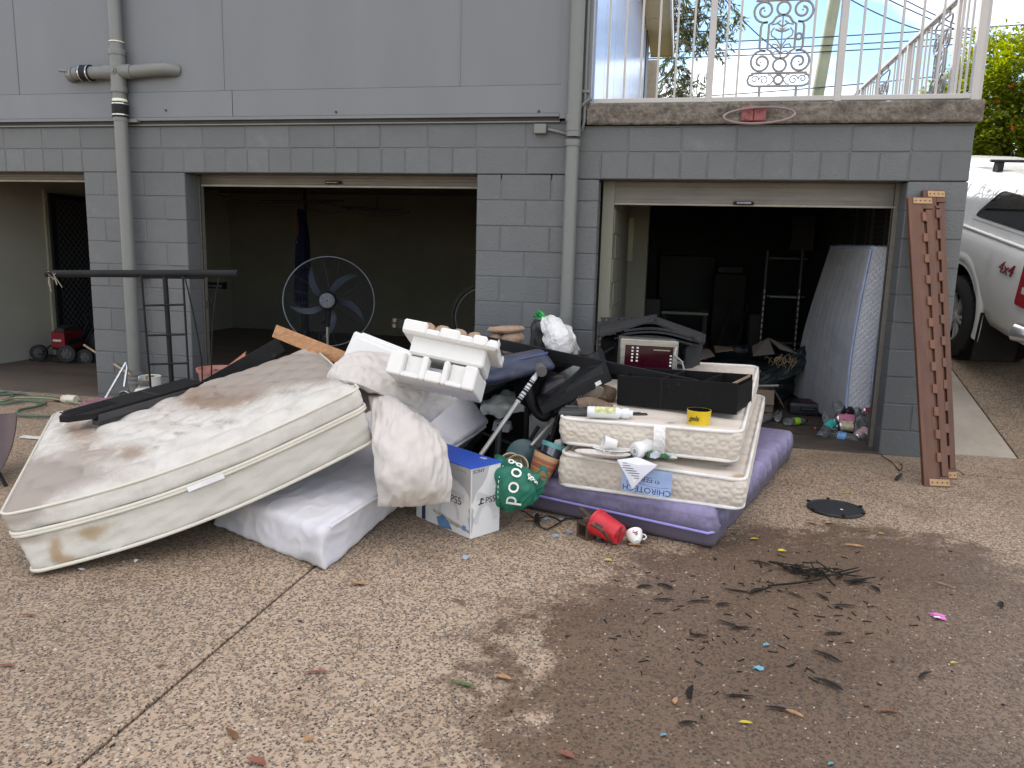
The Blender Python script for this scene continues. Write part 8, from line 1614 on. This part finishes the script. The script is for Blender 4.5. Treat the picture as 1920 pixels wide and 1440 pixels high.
for k in range(190):
    if k < 130: x, y = rnd.gauss(1430, 150), rnd.gauss(1150, 80)
    else: x, y = rnd.uniform(0, 1900), rnd.uniform(960, 1430)
    if y < 1030 or (y < 1080 and x < 760): continue
    p = gnd(x, y, GZ + .001); a = rnd.uniform(0, 2 * PI); L2 = rnd.uniform(.008, .045) if k < 130 else rnd.uniform(.006, .02); w = rnd.uniform(.001, .004); d = V((math.cos(a), math.sin(a), 0)) * L2; s_ = V((-math.sin(a), math.cos(a), 0)) * w
    scat.hexa([p - s_, p + s_, p + d + s_ * .4, p + d - s_ * .4], [p - s_ * .6 + V((0, 0, .003)), p + s_ * .6 + V((0, 0, .003)), p + d * .95 + V((0, 0, .004)), p + d * .9 + V((0, 0, .003))])
tag(scat.build('bark_litter', M_LF['black']), 'scattered shreds of dark bark on the driveway', kind='stuff')
peb = MB()
for k in range(190):
    x, y = rnd.uniform(0, 1919), 1000 + 440 * rnd.random() ** .8; p = gnd(x, y, GZ + .001); r = rnd.uniform(.0022, .0055)
    if rnd.random() < .04: r *= 1.6
    q = [(r, 0, 0), (r * .4, r * .8, .1 * r), (-r * .7, r * .6, 0), (-r, -.2 * r, 0), (-.2 * r, -r * .9, 0), (r * .7, -r * .6, 0)]; Mt = TR(*p) @ RZ(rnd.uniform(0, 360)); peb.add(q + [(a * .6, b * .6, r * .7) for a, b, _ in q], [(0, 1, 2, 3, 4, 5)[::-1], (6, 7, 8, 9, 10, 11)] + [(i, (i + 1) % 6, 6 + (i + 1) % 6, 6 + i) for i in range(6)], Mt)
tag(peb.build('gravel', mat('pale_pebble', (.46, .41, .34), .7, v=.5, vs=22)), 'loose pale pebbles on the driveway', kind='stuff')
def scrap(x, y, s_, c, lbl, n=1, cat='scrap', nm='plastic_scrap'):
    p = gnd(x, y, GZ + .002); m = MB()
    for k in range(n):
        o = V((rnd.uniform(-1, 1), rnd.uniform(-1, 1), 0)) * s_ * .6 * (k > 0); a = rnd.uniform(0, 360); Mt = TR(*(p + o)) @ RZ(a)
        q = [(-s_, -s_ * .35, 0), (s_ * .2, -s_ * .5, .004), (s_, -.1 * s_, .001), (s_ * .5, s_ * .45, .006), (-s_ * .6, s_ * .4, .002)]; m.add(q + [(a_, b_, c_ + .0015) for a_, b_, c_ in q], [(4, 3, 2, 1, 0), (5, 6, 7, 8, 9)] + [(i, (i + 1) % 5, 5 + (i + 1) % 5, 5 + i) for i in range(5)], Mt)
    return tag(m.build(nm, c, base=p), lbl, cat)
M_CY = mat('cyan_scrap', (.13, .36, .45), .5); M_GS = mat('grey_blue_scrap', (.30, .36, .43), .6)
scrap(1436, 1210, .014, M_CY, 'upper cyan plastic shred in the wet patch', 2); scrap(1420, 1253, .017, M_CY, 'middle cyan plastic shred with two arms in the wet patch', 3); scrap(1244, 1379, .013, M_CY, 'lowest cyan plastic shred near the bottom edge'); scrap(1558, 1433, .012, M_CY, 'cyan shred at the very bottom edge')
w_ = scrap(1760, 1158, .034, mat('pink_wrapper', (.62, .16, .48), .35, v=.1), 'bright pink plastic wrapper on the wet concrete', 2, 'wrapper', 'wrapper')
p = gnd(1757, 1157, GZ + .0115); m = MB(); m.box((p.x - .012, p.y - .006, p.z), (p.x + .012, p.y + .006, p.z + .0012)); m.build('white_print', M_WP, w_)
for (x, y, lb) in ((1042, 1006, 'grey blue paper scrap left of the wooden stand'), (1066, 998, 'grey blue paper strip just behind the wooden stand'), (1052, 975, 'grey blue scrap under the black cord'), (874, 1046, 'pale blue scraps in front of the white carton'), (1022, 972, 'grey blue scrap by the plug')): scrap(x, y, .022, M_GS, lb, 3)
leafobj(995, 977, .07, .014, 10, 'tan', 'orange brown leaf beside the black plug', grp=G_)
for (x, y, lb) in ((152, 1068, 'white chip on the ground below the stained mattress corner'), (255, 1052, 'second white chip farther right below the stained mattress')): scrap(x, y, .016, M_WPL, lb)
for (x, y) in ((1655, 1335), (1160, 1316), (655, 1275)): pass
for i in range(7):
    p = gnd(1470 + i * 17 + rnd.uniform(-6, 6), 806 + rnd.uniform(-8, 18)); d = V((rnd.uniform(-.12, .12), rnd.uniform(-.05, .05), 0)); tw = MB(); tw.tube(smooth_pts([p + V((0, 0, .004)), p + d + V((.02, .01, .012)), p + d * 2 + V((.01, -.02, .004))], 4), .0022, 4)
    tag(tw.build('twig', M_LF['black'], base=p), 'thin dark twig on the apron at the right garage door', 'twig', 'thin twigs at the right garage door')

# dark clutter deep in the right garage
M_DK1 = mat('dusty_dark_board', (.022, .02, .019), .8, v=.3, dirt=[((.05, .045, .04), 7, .55, .75)])
for (x0, y0_, x1, y1_, Y_, dp, lb, mm) in ((1330, 655, 1400, 515, 4.6, .5, 'dark wide chest behind the heap of sheeting in the right garage', M_DK1), (1345, 512, 1395, 500, 4.7, .4, 'flat dark box lying on the wide chest in the right garage', M_NBLK), (1195, 640, 1240, 560, 3.0, .4, 'dark box beside the inner pier behind the foam mats', M_NBLK), (1400, 660, 1432, 590, 3.4, .3, 'narrow dark box beside the slotted rack', M_DK1)):
    a, b = at(x0, y0_, Y=Y_), at(x1, y1_, Y=Y_); m = MB(); m.box((a.x, Y_, -.02 if y0_ > 540 else a.z), (b.x, Y_ + dp, b.z), None, .012); tag(m.build('dark_box', mm, base=(a.x, Y_, a.z)), lb, 'box')
ch_ = thing('chair', 'dark wooden chair tipped against the chest in the right garage', 'chair', at(1360, 650, Y=3.9))
for p, q in (((1345, 655), (1375, 560)), ((1378, 660), (1402, 570)), ((1345, 655), (1378, 660)), ((1360, 606), (1390, 612))): m = MB(); m.tube([at(*p, Y=3.9), at(*q, Y=4.2)], .018, 6); m.build('rail', M_DK1, ch_)
for i, (x, y, Y_, r, lb) in enumerate(((1250, 650, 2.4, .22, 'dark round bag left behind the microwave and mats'), (1385, 655, 2.9, .2, 'dark bag between the carton pieces and the chest'), (1300, 640, 3.2, .25, 'dark bundle behind the sheets of grey paper'))):
    c = at(x, y, Y=Y_); q0 = [V((c.x - r, Y_ - r, -.02)), V((c.x + r, Y_ - r, -.02)), V((c.x + r, Y_ + r, -.02)), V((c.x - r, Y_ + r, -.02))]; q1 = [V((p.x * .6 + c.x * .4, p.y * .6 + Y_ * .4, c.z + .05)) for p in q0]
    tag(soft_block(tri(q0, q1), (.4, .4, .4), (14, 14, 14), .1, lambda s, d, h, f, sg: .05 * noise.noise((s * 4 + i, d * 4, h * 4))).build('dark_bag', M_TARP, smooth=70, base=c), lb, 'bag')

# black chair frame and bars in the middle of the heap
cf = thing('office_chair', 'broken black office chair with a curved arm lying in the middle of the heap', 'chair', at(1010, 830, Y=-1.6))
P_ = [at(*p, Y=-1.72) for p in ((990, 728), (996, 752), (1008, 775), (1022, 782), (1032, 770))]; m = MB(); m.tube(smooth_pts(P_), .028, 8); m.build('arm_rest', M_BLACKM, cf, smooth=60)
for p, q, Y0, Y1, r in (((988, 765), (986, 850), -1.65, -1.6, .016), ((1010, 800), (940, 905), -1.7, -1.85, .012), ((905, 812), (985, 842), -1.55, -1.6, .011), ((1050, 770), (1012, 900), -1.75, -1.85, .014), ((925, 770), (1000, 766), -1.5, -1.6, .012), ((950, 905), (1040, 850), -1.8, -1.75, .009)): m = MB(); m.tube([at(*p, Y=Y0), at(*q, Y=Y1)], r, 8); m.build('frame_bar', M_BLACKM, cf, smooth=50)
P = [[at(960, 700, Y=-1.5), at(1000, 690, Y=-1.45), at(1045, 700, Y=-1.4)], [at(965, 735, Y=-1.6), at(1005, 740, Y=-1.62), at(1050, 735, Y=-1.5)], [at(985, 765, Y=-1.6), at(1015, 770, Y=-1.6), at(1045, 765, Y=-1.55)]]
cushion(P, .06, 20, 16, .008, 41).build('seat', M_BFAB, cf, smooth=70)
for i, (x, y, c_, lb) in enumerate(((955, 842, (.16, .012, .016), 'dark red plastic piece low in the heap behind the carton'), (1000, 868, (.20, .20, .19), 'grey lid low in the heap beside the paddle'), (940, 800, (.30, .31, .32), 'pale grey plastic piece behind the crossing black bars'))):
    q = at(x, y, Y=-1.45); m = MB(); m.hexa([q + V((-.06, 0, -.03)), q + V((.05, -.02, -.03)), q + V((.06, .06, -.02)), q + V((-.05, .06, -.03))], [q + V((-.05, 0, .03)), q + V((.06, -.01, .02)), q + V((.05, .05, .03)), q + V((-.05, .05, .035))]); tag(m.build('plastic_piece', mat('piece_colour', c_, .5), base=q), lb, 'scrap')
for x0, y0_, x1, y1_, lb in ((1065, 700, 1150, 652, 'thin black bar sticking up to the right behind the black screen'), (905, 745, 1000, 700, 'thin black bar lying under the dirty navy case')):
    m = MB(); m.tube([at(x0, y0_, Y=-1.3), at(x1, y1_, Y=-1.15)], .010, 8); tag(m.build('black_bar', M_BLACKM, smooth=50, base=at(x0, y0_, Y=-1.3)), lb, 'bar')
